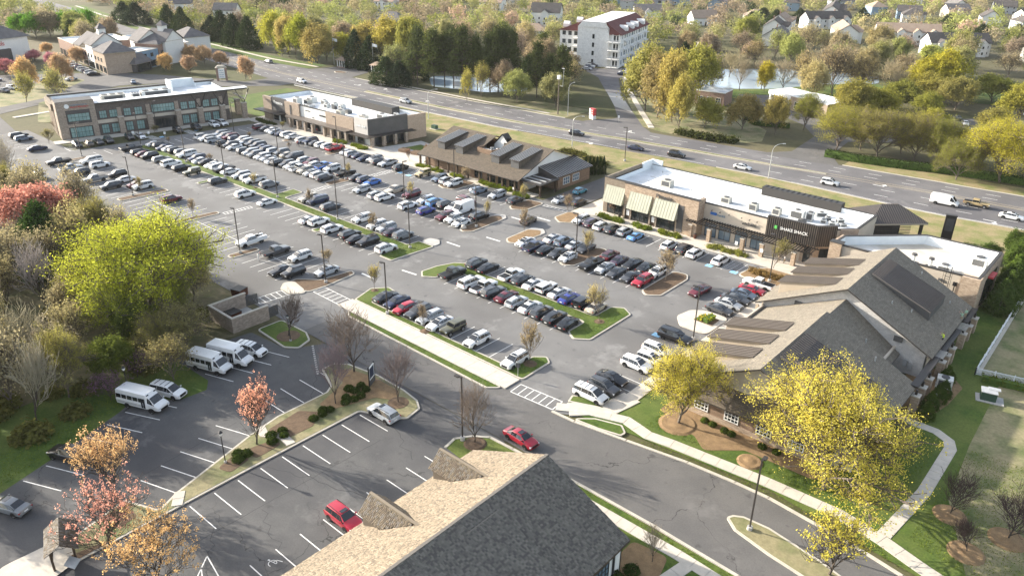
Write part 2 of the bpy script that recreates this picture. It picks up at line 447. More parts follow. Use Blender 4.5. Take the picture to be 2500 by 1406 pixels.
ROW_CARS={
 'off':[(-231.59,81.3,'suv','black'),(-231.08,84.07,'suv','brown'),(-230.63,86.79,'sedan','black'),(-230.12,89.44,'suv','black'),(-229.82,95.06,'suv','black'),(-229.4,97.87,'sedan','white'),(-227.94,108.68,'suv','black'),(-227.08,114.28,'suv','black'),(-226.71,119.66,'suv','white'),(-226.62,122.42,'suv','white')],
 'r1':[(-218.32,71.14,'pickup','black'),(-210.18,70.83,'pickup','silver'),(-204.73,71.07,'suv','dark'),(-196.54,71.01,'pickup','grey'),(-188.41,71.11,'suv','dark')],
 'r2':[(-213.37,77.0,'bigsuv','white'),(-207.97,77.03,'suv','white'),(-196.82,76.71,'suv','black'),(-191.32,76.59,'sedan','white'),(-185.77,76.64,'sedan','maroon'),(-183.15,76.73,'suv','white'),(-169.33,76.56,'suv','maroon')],
 'r3':[(-218.1,89.93,'pickup','dark'),(-212.34,89.6,'suv','black'),(-209.86,89.94,'sedan','maroon'),(-206.9,89.84,'suv','black'),(-201.52,90.0,'suv','grey'),(-195.93,89.94,'bigsuv','white'),(-190.57,89.9,'suv','black'),(-185.04,90.03,'jeep','olive'),(-173.99,90.03,'suv','dark'),(-160.33,89.65,'suv','white'),(-152.06,89.96,'sedan','white')],
 'r4':[(-217.86,96.94,'sedan','white'),(-215.02,96.84,'suv','dark'),(-212.11,96.63,'sedan','navy'),(-209.63,96.99,'sedan','white'),(-206.66,96.9,'suv','black'),(-203.94,97.11,'suv','grey'),(-201.29,97.08,'bigsuv','white'),(-195.69,97.05,'suv','navy'),(-192.97,96.88,'sedan','white'),(-190.33,97.03,'sedan','black'),(-187.42,97.04,'sedan','white'),(-184.8,97.19,'suv','white'),(-181.81,96.93,'pickup','black'),(-179.28,97.13,'sedan','white'),(-173.75,97.24,'suv','silver'),(-170.98,97.29,'suv','silver'),(-168.32,97.05,'pickup','white'),(-162.79,97.45,'suv','grey')],
 'r5':[(-215.57,109.86,'suv','white'),(-212.73,109.77,'suv','white'),(-209.81,109.57,'suv','silver'),(-204.36,109.86,'suv','black'),(-201.64,110.08,'suv','dark'),(-198.99,110.07,'sedan','white'),(-193.39,110.06,'suv','dark'),(-190.67,109.9,'suv','silver'),(-188.04,110.07,'suv','grey'),(-185.13,110.09,'suv','white'),(-182.51,110.25,'sedan','silver'),(-179.51,110.0,'sedan','white'),(-176.98,110.21,'suv','black'),(-174.31,110.33,'suv','dark'),(-171.46,110.34,'suv','white'),(-168.68,110.41,'pickup','white'),(-166.02,110.18,'suv','beige'),(-163.18,110.11,'sedan','silver'),(-160.5,110.6,'suv','white'),(-157.8,110.09,'suv','dark')],
 'r5c':[(-143.71,110.51,'suv','silver'),(-137.84,110.44,'suv','silver'),(-135.44,110.63,'suv','white'),(-127.24,110.43,'suv','white'),(-121.63,110.65,'suv','indigo'),(-116.23,111.16,'suv','maroon'),(-113.51,111.02,'suv','white'),(-110.73,110.76,'sedan','white')],
 'r6':[(-214.88,115.02,'suv','white'),(-211.96,114.85,'suv','silver'),(-209.48,115.24,'suv','maroon'),(-206.51,115.19,'suv','navy'),(-203.79,115.44,'suv','white'),(-201.14,115.45,'suv','silver'),(-198.32,115.29,'suv','dark'),(-195.54,115.49,'suv','dark'),(-192.82,115.36,'sedan','navy'),(-190.19,115.56,'suv','navy'),(-187.28,115.6,'suv','silver'),(-184.65,115.79,'suv','grey'),(-181.66,115.57,'sedan','beige'),(-179.13,115.8,'van','dark'),(-173.61,115.99,'suv','silver'),(-170.83,116.08,'suv','maroon'),(-168.17,115.88,'suv','white'),(-165.32,115.83,'pickup','blue'),(-162.65,116.36,'suv','white'),(-157.18,116.16,'pickup','black')],
 'r6c':[(-151.68,115.72,'sedan','dark'),(-148.96,115.74,'suv','navy'),(-146.29,115.91,'sedan','blue'),(-137.6,115.91,'pickup','beige'),(-132.48,115.98,'suv','maroon'),(-127.0,116.01,'suv','white'),(-124.2,116.2,'suv','sky'),(-121.39,116.29,'suv','dark'),(-118.82,116.42,'suv','white'),(-115.99,116.86,'cargovan','white'),(-110.49,116.51,'suv','black')],
 'r7':[(-213.7,127.34,'suv','maroon'),(-210.78,127.15,'sedan','dark'),(-208.3,127.53,'sedan','white'),(-205.33,127.46,'sedan','silver'),(-202.61,127.69,'sedan','navy'),(-199.96,127.69,'suv','white'),(-197.15,127.51,'sedan','white'),(-191.65,127.56,'suv','white'),(-189.01,127.73,'suv','navy'),(-186.1,127.76,'sedan','dark'),(-183.48,127.93,'suv','white'),(-180.48,127.7,'suv','white'),(-177.95,127.92,'pickup','red'),(-172.43,128.07,'sedan','silver'),(-169.66,128.15,'suv','silver'),(-166.99,127.94,'sedan','navy'),(-164.15,127.87,'sedan','navy'),(-161.47,128.38,'suv','silver'),(-158.77,127.88,'suv','dark'),(-156.0,128.15,'pickup','silver'),(-150.49,128.29,'suv','black'),(-142.29,128.44,'jeep','tan'),(-136.42,128.38,'suv','slate'),(-134.02,128.58,'suv','silver'),(-131.3,128.4,'suv','white'),(-123.02,128.56,'suv','slate'),(-117.64,128.74,'suv','silver'),(-112.09,129.02,'suv','dark')],
 'r4b':[(-147.24,98.09,'suv','beige'),(-144.56,98.15,'van','navy'),(-138.94,98.07,'suv','dark'),(-127.98,97.81,'suv','white'),(-122.48,97.51,'suv','white'),(-119.67,97.48,'suv','silver'),(-117.1,97.5,'sedan','plum'),(-114.27,97.82,'suv','grey')],
 'r3b':[(-135.62,89.73,'sedan','white'),(-133.22,89.9,'suv','white'),(-127.73,89.96,'suv','white'),(-122.22,89.8,'suv','black'),(-119.41,89.84,'sedan','black'),(-116.84,89.93,'suv','black'),(-111.29,90.16,'suv','white')],
 'r7c':[(-93.1,130.1,'suv','white'),(-90.22,129.84,'suv','plum'),(-87.67,129.92,'suv','white'),(-84.9,130.21,'suv','dark'),(-82.25,130.07,'suv','silver'),(-79.38,130.06,'coupe','sky'),(-71.29,129.98,'suv','white'),(-68.42,130.31,'suv','dark'),(-65.68,129.76,'suv','white'),(-60.23,130.07,'suv','white')],
 'r6d':[(-90.78,116.92,'sedan','white'),(-88.23,117.01,'suv','slate'),(-85.46,117.29,'sedan','silver'),(-82.8,117.15,'sedan','dark'),(-77.26,117.11,'suv','maroon'),(-74.48,117.11,'sedan','plum'),(-71.85,117.06,'sedan','black'),(-68.98,117.39,'sedan','black'),(-66.24,116.85,'suv','white')],
 'r5d':[(-93.58,111.28,'sedan','white'),(-90.71,111.09,'pickup','navy'),(-88.16,111.25,'sedan','black'),(-85.39,111.61,'sedan','dark'),(-82.73,111.54,'sedan','white'),(-77.19,111.65,'pickup','black'),(-74.41,111.73,'sedan','silver'),(-71.78,111.76,'sedan','dark'),(-68.91,112.16,'sedan','dark'),(-66.17,111.69,'suv','red')],
 'r8':[(-50.89,75.48,'van','white'),(-50.99,78.22,'suv','dark'),(-51.14,80.97,'sedan','black'),(-50.75,86.46,'suv','white'),(-50.53,89.11,'suv','white'),(-50.92,92.06,'suv','white'),(-50.65,97.53,'bigsuv','black'),(-50.33,111.12,'sedan','dark'),(-50.04,113.94,'sedan','silver'),(-50.45,116.57,'sedan','dark'),(-50.24,119.33,'sedan','slate'),(-50.43,122.09,'coupe','red'),(-50.24,124.83,'pickup','white')],
 'r3c':[(-93.5,90.67,'pickup','black'),(-88.07,90.37,'bigsuv','white'),(-85.3,90.6,'pickup','white'),(-82.65,90.4,'suv','dark'),(-79.79,90.33,'sedan','maroon'),(-77.1,90.24,'suv','silver'),(-74.32,90.19,'sedan','white'),(-71.69,90.08,'suv','dark'),(-68.82,90.35,'suv','black'),(-66.08,89.74,'sedan','black')],
 'r4c':[(-93.36,97.36,'suv','dark'),(-90.49,97.15,'sedan','black'),(-85.17,97.62,'pickup','white'),(-82.51,97.53,'sedan','dark'),(-79.65,97.57,'sedan','white'),(-76.97,97.58,'jeep','white'),(-74.19,97.64,'sedan','white'),(-71.56,97.64,'sedan','indigo'),(-68.69,98.02,'jeep','black'),(-65.95,97.52,'sedan','beige')],
 'r2c':[(-94.89,76.37,'sedan','dark'),(-92.06,76.33,'sedan','navy'),(-89.19,76.01,'hatch','red'),(-86.63,76.04,'suv','dark'),(-83.86,76.28,'suv','silver'),(-81.21,76.09,'sedan','white'),(-78.35,76.03,'jeep','olive'),(-72.88,75.9,'suv','white'),(-64.64,75.49,'suv','white')],
}
ROW_LINES={'off':(-0.969,0.1188,-240.94),'r1':(0.971,0,71.15),'r2':(0.694,-0.0147,73.95),'r3':(-1.198,0.001,90.13),'r4':(-0.958,0.0056,98.14),'r5':(1.338,0.0098,111.95),'r5c':(-1.054,0.0117,112.16),'r6':(-0.81,0.0195,119.3),'r6c':(-0.815,0.0216,119.01),'r7':(0.367,0.0139,130.4),'r4b':(0.91,-0.0206,95.1),'r3b':(1.168,0.0056,90.61),'r7c':(0.096,0,129.99),'r6d':(-0.463,0,117.08),'r5d':(-0.392,0.0277,113.76),'r8':(-1.302,0.0152,-52.07),'r3c':(-0.306,-0.0213,88.56),'r4c':(-0.172,0.0185,98.98),'r2c':(1.134,-0.0181,74.55)}
MISC_CARS=[('left',-249.8,73.8,'suv','slate'),('left',-254.1,74.0,'suv','dark'),('left',-236.0,72.4,'sedan','navy'),('R12b',-133.7,74.7,'utility','white'),('R12b',-125.8,75.1,'pickup','dark'),('R12b',-120.2,76.8,'suv','white'),('R12b',-117.3,70.8,'sedan','black'),('R12b',-114.8,71.6,'suv','black'),('R12b',-111.0,76.1,'sedan','silver'),('entry',-105.3,145.4,'hatch','teal'),('entry',-104.8,137.0,'sedan','silver'),('entry',-100.8,138.9,'sedan','dark'),('drive',-51.7,61.6,'sedan','red'),('drive',-101.2,121.6,'suv','brown'),('drive',-119.9,121.7,'suv','maroon'),('drive',-56.6,115.4,'sedan','maroon'),('drive',-208.7,63.2,'suv','beige'),('lot2',-56.4,37.8,'suv','red'),('lot2',-68.4,53.5,'suv','silver'),('lot2',-89.8,22.6,'suv','black'),('lot2',-84.9,14.6,'sedan','grey'),('bus',-93.8,33.8,'minibus','white'),('bus',-94.0,37.3,'van','white'),('bus',-96.0,44.6,'minibus','white'),('bus',-95.6,47.7,'minibus','white'),('bus',-95.6,51.0,'van','white'),('hwy',-315.4,196.5,'suv','grey'),('hwy',-266.7,179.9,'suv','white'),('hwy',-210.2,183.6,'suv','silver'),('hwy',-139.4,189.3,'suv','black'),('hwy',-117.3,187.9,'sedan','navy'),('hwy',-105.0,189.6,'suv','black'),('hwy',-86.1,191.3,'sedan','white'),('hwy',-63.8,193.9,'suv','white'),('hwy',-38.3,197.6,'cargovan','white'),('hwy',-32.4,201.4,'jeeptruck','tan'),('hwy',-24.4,197.5,'sedan','white')]
TREES={
 'gold_hero':[(-39.0,78.2,12.9,6.5),(-19.8,78.2,17.3,10.0),(-14.3,65.6,10.3,5.9)],
 'coral':[(-75.4,39.1,10.5,3.9),(-69.4,18.6,11.2,4.6)],
 'orange':[(-77.9,23.2,10.9,3.8),(-61.7,19.7,9.5,4.8)],
 'bare':[(-80.1,57.9,10.6,5.1),(-75.4,51.1,10.8,3.1),(-69.4,56.9,9.3,2.9),(-96.0,57.7,8.6,3.6),(-55.6,57.4,9.2,3.2)],
 'crape':[(-28.5,55.2,5.1,1.4)],
 'prune':[(-7.7,83.4,6.8,2.4),(-2.0,83.4,7.3,3.3),(-4.8,78.3,4.8,2.1)],
 'lotgold':[(-99.0,77.4,5.7,1.6),(-63.2,94.5,7.3,2.6),(-80.7,115.2,5.9,1.9),(-131.3,114.9,4.5,1.3),(-155.2,115.7,3.9,1.2),(-179.6,74.8,4.5,1.4),(-164.3,94.8,4.3,1.4),(-109.9,130.7,5.0,1.4),(-109.1,116.6,4.8,1.2)],
 'lottan':[(-62.9,76.7,7.5,2.2),(-63.6,115.6,6.6,3.0),(-113.9,78.9,3.7,1.7),(-143.1,95.5,4.6,1.3),(-120.2,94.6,5.2,1.5),(-81.6,73.2,5.4,1.3),(-156.5,74.8,4.5,1.2),(-97.9,116.4,6.0,1.5),(-98.9,132.4,4.7,1.8),(-218.0,100.7,2.0,1.0),(-191.5,98.5,2.6,1.2),(-206.4,119.6,2.1,1.0),(-187.6,120.3,2.1,1.1),(-129.7,132.1,4.8,1.8),(-187.8,60.1,4.1,1.9),(-255.1,84.4,3.1,2.0)],
 'lotolive':[(-51.7,134.7,6.5,3.1),(-231.1,102.9,2.6,1.9),(-240.9,77.2,4.3,2.7),(-209.3,132.6,2.5,1.3),(-184.3,139.7,2.7,1.5)],
 'twig':[(-90.8,138.5,3.0,1.6),(-76.5,139.1,3.3,1.8),(-131.8,163.0,3.8,1.1),(-154.7,135.5,3.9,1.1),(-153.5,140.4,4.3,1.4)],
 'olive':[(-336.0,214.0,18.9,7.6),(-326.7,211.3,15.9,5.2),(-321.7,211.5,18.5,6.1),(-314.5,210.5,17.4,5.6),(-307.6,209.6,20.4,6.7),(-299.0,210.6,17.5,9.3),(-296.3,222.8,12.4,5.9),(-281.2,222.7,18.0,8.0),(-268.5,228.2,21.2,9.4),(-256.1,226.6,22.6,8.2),(-134.0,226.2,21.2,8.7),(-127.1,224.1,22.5,6.6),(-143.2,233.4,22.4,10.3),(-120.4,217.0,17.3,5.3),(-116.1,225.6,9.5,5.7),(-106.0,231.0,11.2,6.1),(-137.2,258.1,20.0,7.8),(-91.5,243.7,12.7,6.3),(-95.8,232.3,11.9,4.7),(-75.1,227.5,13.6,11.4),(-63.8,228.3,14.8,9.6),(-55.3,232.5,14.4,9.0),(-41.6,220.7,11.7,6.7),(-49.6,230.9,13.9,6.4),(-80.3,269.9,11.3,9.0),(-80.6,299.7,10.0,8.3),(-74.1,315.7,10.9,8.6),(-64.6,310.8,11.3,8.1),(-58.4,336.1,9.7,9.1),(-44.4,305.0,13.4,7.4),(-85.2,265.0,13.9,7.5)],
 'gold':[(-32.8,226.7,17.3,13.0),(-135.3,232.5,20.7,6.5),(-30.1,241.6,14.2,9.2),(-75.1,329.8,17.9,9.0),(-127.8,293.5,11.5,4.3),(-79.6,325.3,15.0,7.1)],
 'bareolive':[(-142.0,279.3,14.5,5.8),(-135.8,288.9,14.1,5.4),(-130.4,296.5,14.2,6.0),(-123.7,300.9,14.2,6.6),(-151.9,311.8,13.3,7.4),(-107.3,308.4,18.9,10.4),(-120.3,312.4,14.1,7.1),(-97.9,312.4,15.8,7.8),(-92.6,328.6,13.2,8.2),(-88.2,344.5,12.7,8.5),(-129.7,347.9,12.0,8.9),(-116.2,354.6,13.6,8.9)],
 'pine':[(-220.7,212.9,19.1,5.9),(-216.6,213.7,21.3,5.5),(-223.0,209.5,20.4,6.2),(-211.4,213.3,22.5,5.1),(-202.0,218.3,20.8,5.4),(-198.3,218.8,22.6,4.7),(-197.7,221.5,23.1,4.4),(-194.1,221.9,22.0,4.4),(-207.5,217.2,19.0,4.8),(-231.7,208.9,20.4,5.8),(-182.0,228.7,14.0,5.0),(-174.3,226.2,17.9,5.3),(-182.9,222.7,18.8,4.6),(-213.1,263.2,15.8,5.4)],
 'evergreen':[(-242.0,202.1,10.1,6.4),(-235.5,202.8,9.3,5.0),(-241.0,215.3,12.0,6.0),(-279.6,216.9,15.3,5.3),(-271.3,218.1,13.5,5.5),(-484.6,217.6,11.9,8.4),(-498.8,216.9,11.6,7.2),(-430.4,210.0,15.3,6.3),(-410.7,207.7,15.3,6.1),(-390.3,218.2,14.5,6.6),(-370.9,213.6,15.0,6.3),(-356.6,212.8,15.2,6.1),(-400.7,218.3,11.3,6.0),(-213.7,529.1,8.4,5.4),(-192.8,586.7,6.7,4.5),(-162.6,602.2,5.8,5.2),(-134.4,568.4,8.6,5.5),(-225.7,499.8,9.9,7.2),(-210.9,485.6,10.8,7.0),(-217.1,464.8,10.5,5.9),(-102.6,510.9,9.8,6.0),(-107.1,463.4,9.1,7.0),(-91.4,546.5,7.9,5.3)],
 'youngolive':[(-196.0,199.8,12.1,3.3),(-197.2,208.5,13.0,3.4),(-215.4,241.1,12.1,3.4)],
 'peach':[(-329.1,103.2,11.1,4.8),(-328.4,115.2,11.4,4.6),(-366.1,135.8,7.6,3.7),(-337.5,143.7,8.2,3.9),(-326.5,154.9,7.1,4.2),(-315.2,159.6,7.3,4.1),(-329.1,173.7,8.2,4.3),(-319.6,176.0,6.8,3.9),(-287.7,168.2,9.2,3.9),(-351.3,174.2,8.0,4.6),(-342.5,175.3,7.0,4.1),(-402.8,137.7,5.4,3.2)],
 'lemon':[(-303.4,93.4,11.0,4.1),(-295.6,101.1,12.4,4.3)],
 'pinktree':[(-361.3,106.3,6.4,5.0),(-389.4,127.1,4.9,3.9),(-368.0,126.6,6.2,3.3)],
 'green':[(-473.3,152.5,11.2,7.3),(-461.2,154.1,12.6,7.2),(-471.6,166.0,9.8,6.9),(-459.3,167.4,12.3,6.7),(-455.1,171.9,13.3,7.2),(-466.9,183.1,12.3,6.3)],
}
# ------------------------------------------------------------------ ground, roads, lots, pavements
def sheet(name,poly,z,mat,parent=None):
    b=MB();b.poly([(p[0],p[1],z) for p in ccw(poly)])
    return struct(b.build(name,mat,parent))
gb=MB()
gb.poly([(-2600,-900,-.06),(1500,-900,-.06),(1500,2600,-.06),(-2600,2600,-.06)])
ground=struct(gb.build('ground','ground'))
HWY=[(-900,268,274,276,284),(-620,214,220,221,229),(-530,201.5,208,209,216),(-457,192.5,198.5,199.2,206),(-390,188,194.4,195,202.3),(-325,180,188.2,189,198),
       (-282,176.5,186,186.8,200.5),(-250,176.5,185.6,187.6,200.8),(-200,178.6,186.4,188.4,202),(-165,180.2,188.4,190.2,203.8),(-145,182.6,191.4,193.4,206),
       (-120,185.4,195.2,197.2,208.6),(-101,187.6,197.8,199.6,210.6),(-83,189,200,201.2,212.4),(-65,189.2,202.6,203.4,213.8),(-40,188.8,205.4,206.4,216),
       (-20,191.4,206.6,207.4,218),(40,194,209,209.8,221),(160,190,205,205.8,217),(500,150,165,166,178)]
def hwy_at(x):
    for a,b in zip(HWY,HWY[1:]):
        if a[0] <= x <= b[0]:
            t=(x-a[0])/(b[0]-a[0])
            t=t*t*(3-2*t)*.5+t*.5
            return [a[i]+(b[i]-a[i])*t for i in range(1,5)]
    return list(HWY[-1][1:])
xs=list(np.arange(-900,501,8.0))
def ribbon(name,lo,hi,z,mat,xs=xs,parent=None,thick=None):
    b=MB()
    for x0,x1 in zip(xs,xs[1:]):
        b.poly([(x0,lo(x0),z),(x1,lo(x1),z),(x1,hi(x1),z),(x0,hi(x0),z)])
        if thick:
            b.poly([(x0,lo(x0),z-thick),(x1,lo(x1),z-thick),(x1,lo(x1),z),(x0,lo(x0),z)])
            b.poly([(x1,hi(x1),z-thick),(x0,hi(x0),z-thick),(x0,hi(x0),z),(x1,hi(x1),z)])
    return struct(b.build(name,mat,parent))
highway=ribbon('highway',lambda x:hwy_at(x)[0],lambda x:hwy_at(x)[3],0.0,'asphalt_hwy')
mxs=[x for x in xs if-236 <= x <=-62]
med=ribbon('median',lambda x:hwy_at(x)[1],lambda x:hwy_at(x)[2],.15,'kerb',mxs,thick=.2)
ribbon('median_lawn',lambda x:hwy_at(x)[1]+.3,lambda x:hwy_at(x)[2]-.3,.19,'grass_tan',mxs,parent=med,thick=.05)
hk=ribbon('road_kerb',lambda x:hwy_at(x)[3],lambda x:hwy_at(x)[3]+.35,.13,'kerb',[x for x in xs if-264<x<-150],thick=.2)
ribbon('road_kerb',lambda x:hwy_at(x)[3],lambda x:hwy_at(x)[3]+.35,.13,'kerb',[x for x in xs if-72<x<300],thick=.2)
ribbon('road_kerb',lambda x:hwy_at(x)[0]-.35,lambda x:hwy_at(x)[0],.13,'kerb',[x for x in xs if-100<x<300],thick=.2)
ribbon('road_kerb',lambda x:hwy_at(x)[0]-.35,lambda x:hwy_at(x)[0],.13,'kerb',[x for x in xs if-244<x<-150],thick=.2)
ribbon('verge',lambda x:hwy_at(x)[0]-18,lambda x:hwy_at(x)[0]-.35,.02,'grass_dry',[x for x in xs if-244<x<300])
ribbon('verge',lambda x:hwy_at(x)[3]+.35,lambda x:hwy_at(x)[3]+8,.02,'grass_dry',[x for x in xs if-76<x<300])
ribbon('verge',lambda x:hwy_at(x)[3]+.35,lambda x:hwy_at(x)[3]+16,.02,'grass_tan',[x for x in xs if-184<x<-150])
ribbon('verge',lambda x:hwy_at(x)[3]+.05,lambda x:hwy_at(x)[3]+11,.02,'grass',[x for x in xs if-620<x<-284])
ribbon('path',lambda x:hwy_at(x)[3]+5,lambda x:hwy_at(x)[3]+6.6,.05,'concrete',[x for x in xs if-620<x<-284])
ribbon('path',lambda x:hwy_at(x)[3]+2.0,lambda x:hwy_at(x)[3]+3.4,.05,'concrete',[x for x in xs if-256<x<-158])
lb=MB();yb=MB()
def seg_h(b,x0,x1,f,w=.16,z=.006):
    b.poly([(x0,f(x0)-w/2,z),(x1,f(x1)-w/2,z),(x1,f(x1)+w/2,z),(x0,f(x0)+w/2,z)])
for i,x in enumerate(np.arange(-440,220,9.0)):
    h=hwy_at(x)
    wn=h[1]-h[0];wf=h[3]-h[2]
    nn=3 if wn>12 else 2
    nf=3
    for k in range(1,nn):
        seg_h(lb,x,x+3.2,lambda q,k=k,nn=nn:hwy_at(q)[0]+(hwy_at(q)[1]-hwy_at(q)[0])*k/nn)
    for k in range(1,nf):
        seg_h(lb,x+2,x+5.2,lambda q,k=k,nf=nf:hwy_at(q)[2]+(hwy_at(q)[3]-hwy_at(q)[2])*k/nf)
for x in np.arange(-440,220,8.0):
    if not-104<x<-72:
        seg_h(lb,x,x+8,lambda q:hwy_at(q)[0]+.8,.14)
    seg_h(yb,x,x+8,lambda q:hwy_at(q)[1]-.5,.16)
    seg_h(yb,x,x+8,lambda q:hwy_at(q)[2]+.5,.16)
    if x<-240 or x>-58:
        seg_h(yb,x,x+8,lambda q:hwy_at(q)[1]+.15,.16)
def arrow(b,x,y,d=1,curl=1,z=.007):
    b.poly([(x,y-.12,z),(x+2.6*d,y-.12,z),(x+2.6*d,y+.16,z),(x,y+.16,z)])
    b.poly([(x+2.3*d,y+.1*curl,z+.001),(x+2.7*d,y+.1*curl,z+.001),(x+2.7*d,y+1.0*curl,z+.001),(x+2.3*d,y+1.0*curl,z+.001)])
    b.poly([(x+1.8*d,y+.9*curl,z+.002),(x+3.2*d,y+.9*curl,z+.002),(x+2.5*d,y+1.9*curl,z+.002)])
for x,y,d,cl in ((-133,185.4,1,-1),(-29,193.0,1,-1),(-56,202.0,1,1),(-250,192,1,1),(-232,194,-1,1),(-128,204,-1,1),(-205,190.4,-1,1)):
    arrow(lb,x,y,d,cl)
struct(lb.build('lane_markings','paint',highway))
struct(yb.build('yellow_markings','paint_yellow',highway))
side=fillet([(-152,203),(-143,216.7),(-154.5,231.4),(-171,250),(-191,272.5),(-203,281),(-212,290),(-204,290),(-196,297),(-201,318),(-206,340),(-198,342),(-192,318),(-184,290),(-184,277),(-165,251),(-144.5,228),(-131,213),(-122,206)],4)
sheet('side_road',side,.008,'asphalt_hwy')
sheet('side_road_concrete',[(-144.5,227.6),(-154.3,231.2),(-170.4,249.6),(-165.2,250.9)],.012,'concrete_grey')
def walk(name,line,wd,z=.12,mat='concrete',parent=None,slabs=None):
    """a path of slabs along a line; each slab a piece with open joints"""
    pts=[Vector(p) for p in line]
    dense=[pts[0]]
    for a,b in zip(pts,pts[1:]):
        n=max(1,int((b-a).length/(slabs or 1e9)))
        for i in range(1,n+1):
            dense.append(a.lerp(b,i/n))
    root=None
    L=[];Rr=[]
    for i,p in enumerate(dense):
        d=(dense[min(i+1,len(dense)-1)]-dense[max(i-1,0)]).normalized()
        nrm=Vector((-d.y,d.x))
        L.append(p+nrm*wd/2);Rr.append(p-nrm*wd/2)
    if not slabs:
        b=MB()
        b.prism([tuple(p) for p in Rr]+[tuple(p) for p in L[::-1]],-.02,z)
        return struct(b.build(name,mat,parent))
    bb=MB();bb.prism([tuple(p) for p in Rr]+[tuple(p) for p in L[::-1]],-.02,z-.03)
    root=struct(bb.build(name,'concrete_grey',parent))
    for i in range(len(dense)-1):
        q=[Rr[i],Rr[i+1],L[i+1],L[i]]
        c=sum(q,Vector((0,0)))/4
        q=[c+(v-c)*(1-.035/max(.4,(v-c).length)) for v in q]
        MB().prism([tuple(v) for v in q],z-.03,z+R.uniform(0,.012)).build('slab',mat,root)
    return root
walk('path',[(-128,213.5),(-141,228.5),(-161,252),(-181,277),(-188,290)],1.8)
sheet('bank_road',[(-91,209),(-84,218),(-86,239),(-95,252),(-110,262),(-133,282),(-120,292),(-95,268),(-78,262),(-60,268),(-20,290),(-12,283),(-62,252),(-76,240),(-74,222),(-68,212)],.008,'asphalt_street')
sheet('bank_lot',[(-62,252),(-12,283),(30,330),(12,344),(-40,320),(-70,285)],.012,'asphalt_street')
sheet('shopping_road',[(-300,178),(-284,176),(-284,166),(-300,158),(-320,150),(-340,138),(-352,120),(-372,95),(-380,70),(-300,60),(-262,66),(-262,76),(-290,80),(-300,104),(-310,128),(-302,146),(-284,152),(-268,170),(-268,178)],.008,'asphalt_street')
sheet('shopping_lawn',fillet([(-300,96),(-268,84),(-262,112),(-264,140),(-276,146),(-298,140),(-305,118)],4),.014,'grass_tan')
sheet('shopping_lawn',fillet([(-318,80),(-300,82),(-306,100),(-330,124),(-345,122)],3),.016,'grass_tan')
walk('path',[(-282,82),(-284,110),(-276,140)],1.8)
sheet('office_lawn',[(-262,140),(-226,136),(-226,176),(-262,170)],.004,'grass')
sheet('pond',fillet([(-244,226),(-226,211),(-203,217.5),(-194,230),(-202,243),(-222,240)],6),-.02,'water')
sheet('pond',fillet([(-176,316),(-153,284),(-138,292),(-126.6,303.7),(-118,325),(-101,343),(-108,364),(-146,348)],8),-.02,'water')
sheet('bank_lawn',[(-152,283),(-140,268),(-122,280),(-112,290),(-100,300),(-90,330),(-101,342),(-118,324),(-127,303),(-138,291)],-.01,'grass')
sheet('bank_lawn',[(-62,330),(-20,345),(-12,372),(-60,372),(-95,366)],-.01,'grass')
sheet('bank_lawn',[(-131,213),(-144.5,228),(-160,247),(-146,262),(-125,256),(-100,236),(-95,222),(-100,214),(-122,211)],-.01,'grass_tan')
LOT=[(-262,61.5),(-262,79),(-229,79),(-220.5,134.5),(-46,136),(-46,73),(-52.5,69.4),(-52.5,60.4),(-262,60.4)]
parking=sheet('parking_lot',LOT,.02,'asphalt')
sheet('entry_road',[(-108.6,134.4),(-99.6,134.4),(-99.6,172),(-98.6,178),(-92,188.6),(-122,186.4),(-112.6,182),(-108.6,176)],.014,'asphalt_street')
sheet('street',[(-96,60.4),(-52.5,60.4),(-41,59.9),(-21,59.3),(-6,58),(60,40),(60,62),(-8.7,70.5),(-14.4,71.5),(-23.9,72.4),(-34,72),(-42,70.7),(-49.3,69.5),(-60,69.45),(-96,69.45)],.026,'asphalt_street')
NEAR=fillet([(-101.5,54.6),(-92.9,55.3),(-90,60.3),(-60,60.3),(-53.0,60.3),(-53.0,-20),(-78,-20),(-88.6,14.5),(-91.2,21.8),(-94.8,31.0),(-96.5,33.8),(-93.8,35.6),(-91.7,38),(-91.4,41.4),(-93.5,42.8),(-103,42.4)],.6)
near_lot=sheet('near_parking_lot',NEAR,.03,'asphalt_old')
sheet('lawn',[(-103,-20),(-78,-20),(-88.6,14.3),(-91.2,21.6),(-94.8,30.8),(-96.6,33.8),(-93.9,35.4),(-91.5,38),(-91.2,41.5),(-93.5,43),(-103,42.7),(-106,30)],.004,'grass')
cb=MB()
def crack(p,q,n=9,wd=.07,seed=1,jit=.35):
    rr=random.Random(seed)
    a=Vector(p);b=Vector(q);d=(b-a).normalized();nr=Vector((-d.y,d.x))
    pts=[a.lerp(b,i/n)+nr*rr.uniform(-jit,jit)*(0<i<n) for i in range(n+1)]
    for u,v in zip(pts,pts[1:]):
        cb.poly([(*(u-nr*wd/2),.034),(*(v-nr*wd/2),.034),(*(v+nr*wd/2),.034),(*(u+nr*wd/2),.034)])
crack((-65.5,20),(-64.9,50),24,.05,1,.05);crack((-79.2,20),(-81.5,40),16,.05,2,.06)
crack((-70.8,37.5),(-64.8,40),8,.06,3);crack((-64.8,40),(-57,42),9,.06,4);crack((-66.5,53),(-59,50),10,.06,5,.5);crack((-76,47.5),(-83,43),8,.05,6,.3)
crack((-84,54.5),(-78,49),8,.06,7);crack((-64.8,33),(-57,30.5),8,.05,8,.5);crack((-66,28),(-60,24),8,.05,9,.4)
struct(cb.build('surface_cracks','crack',near_lot))
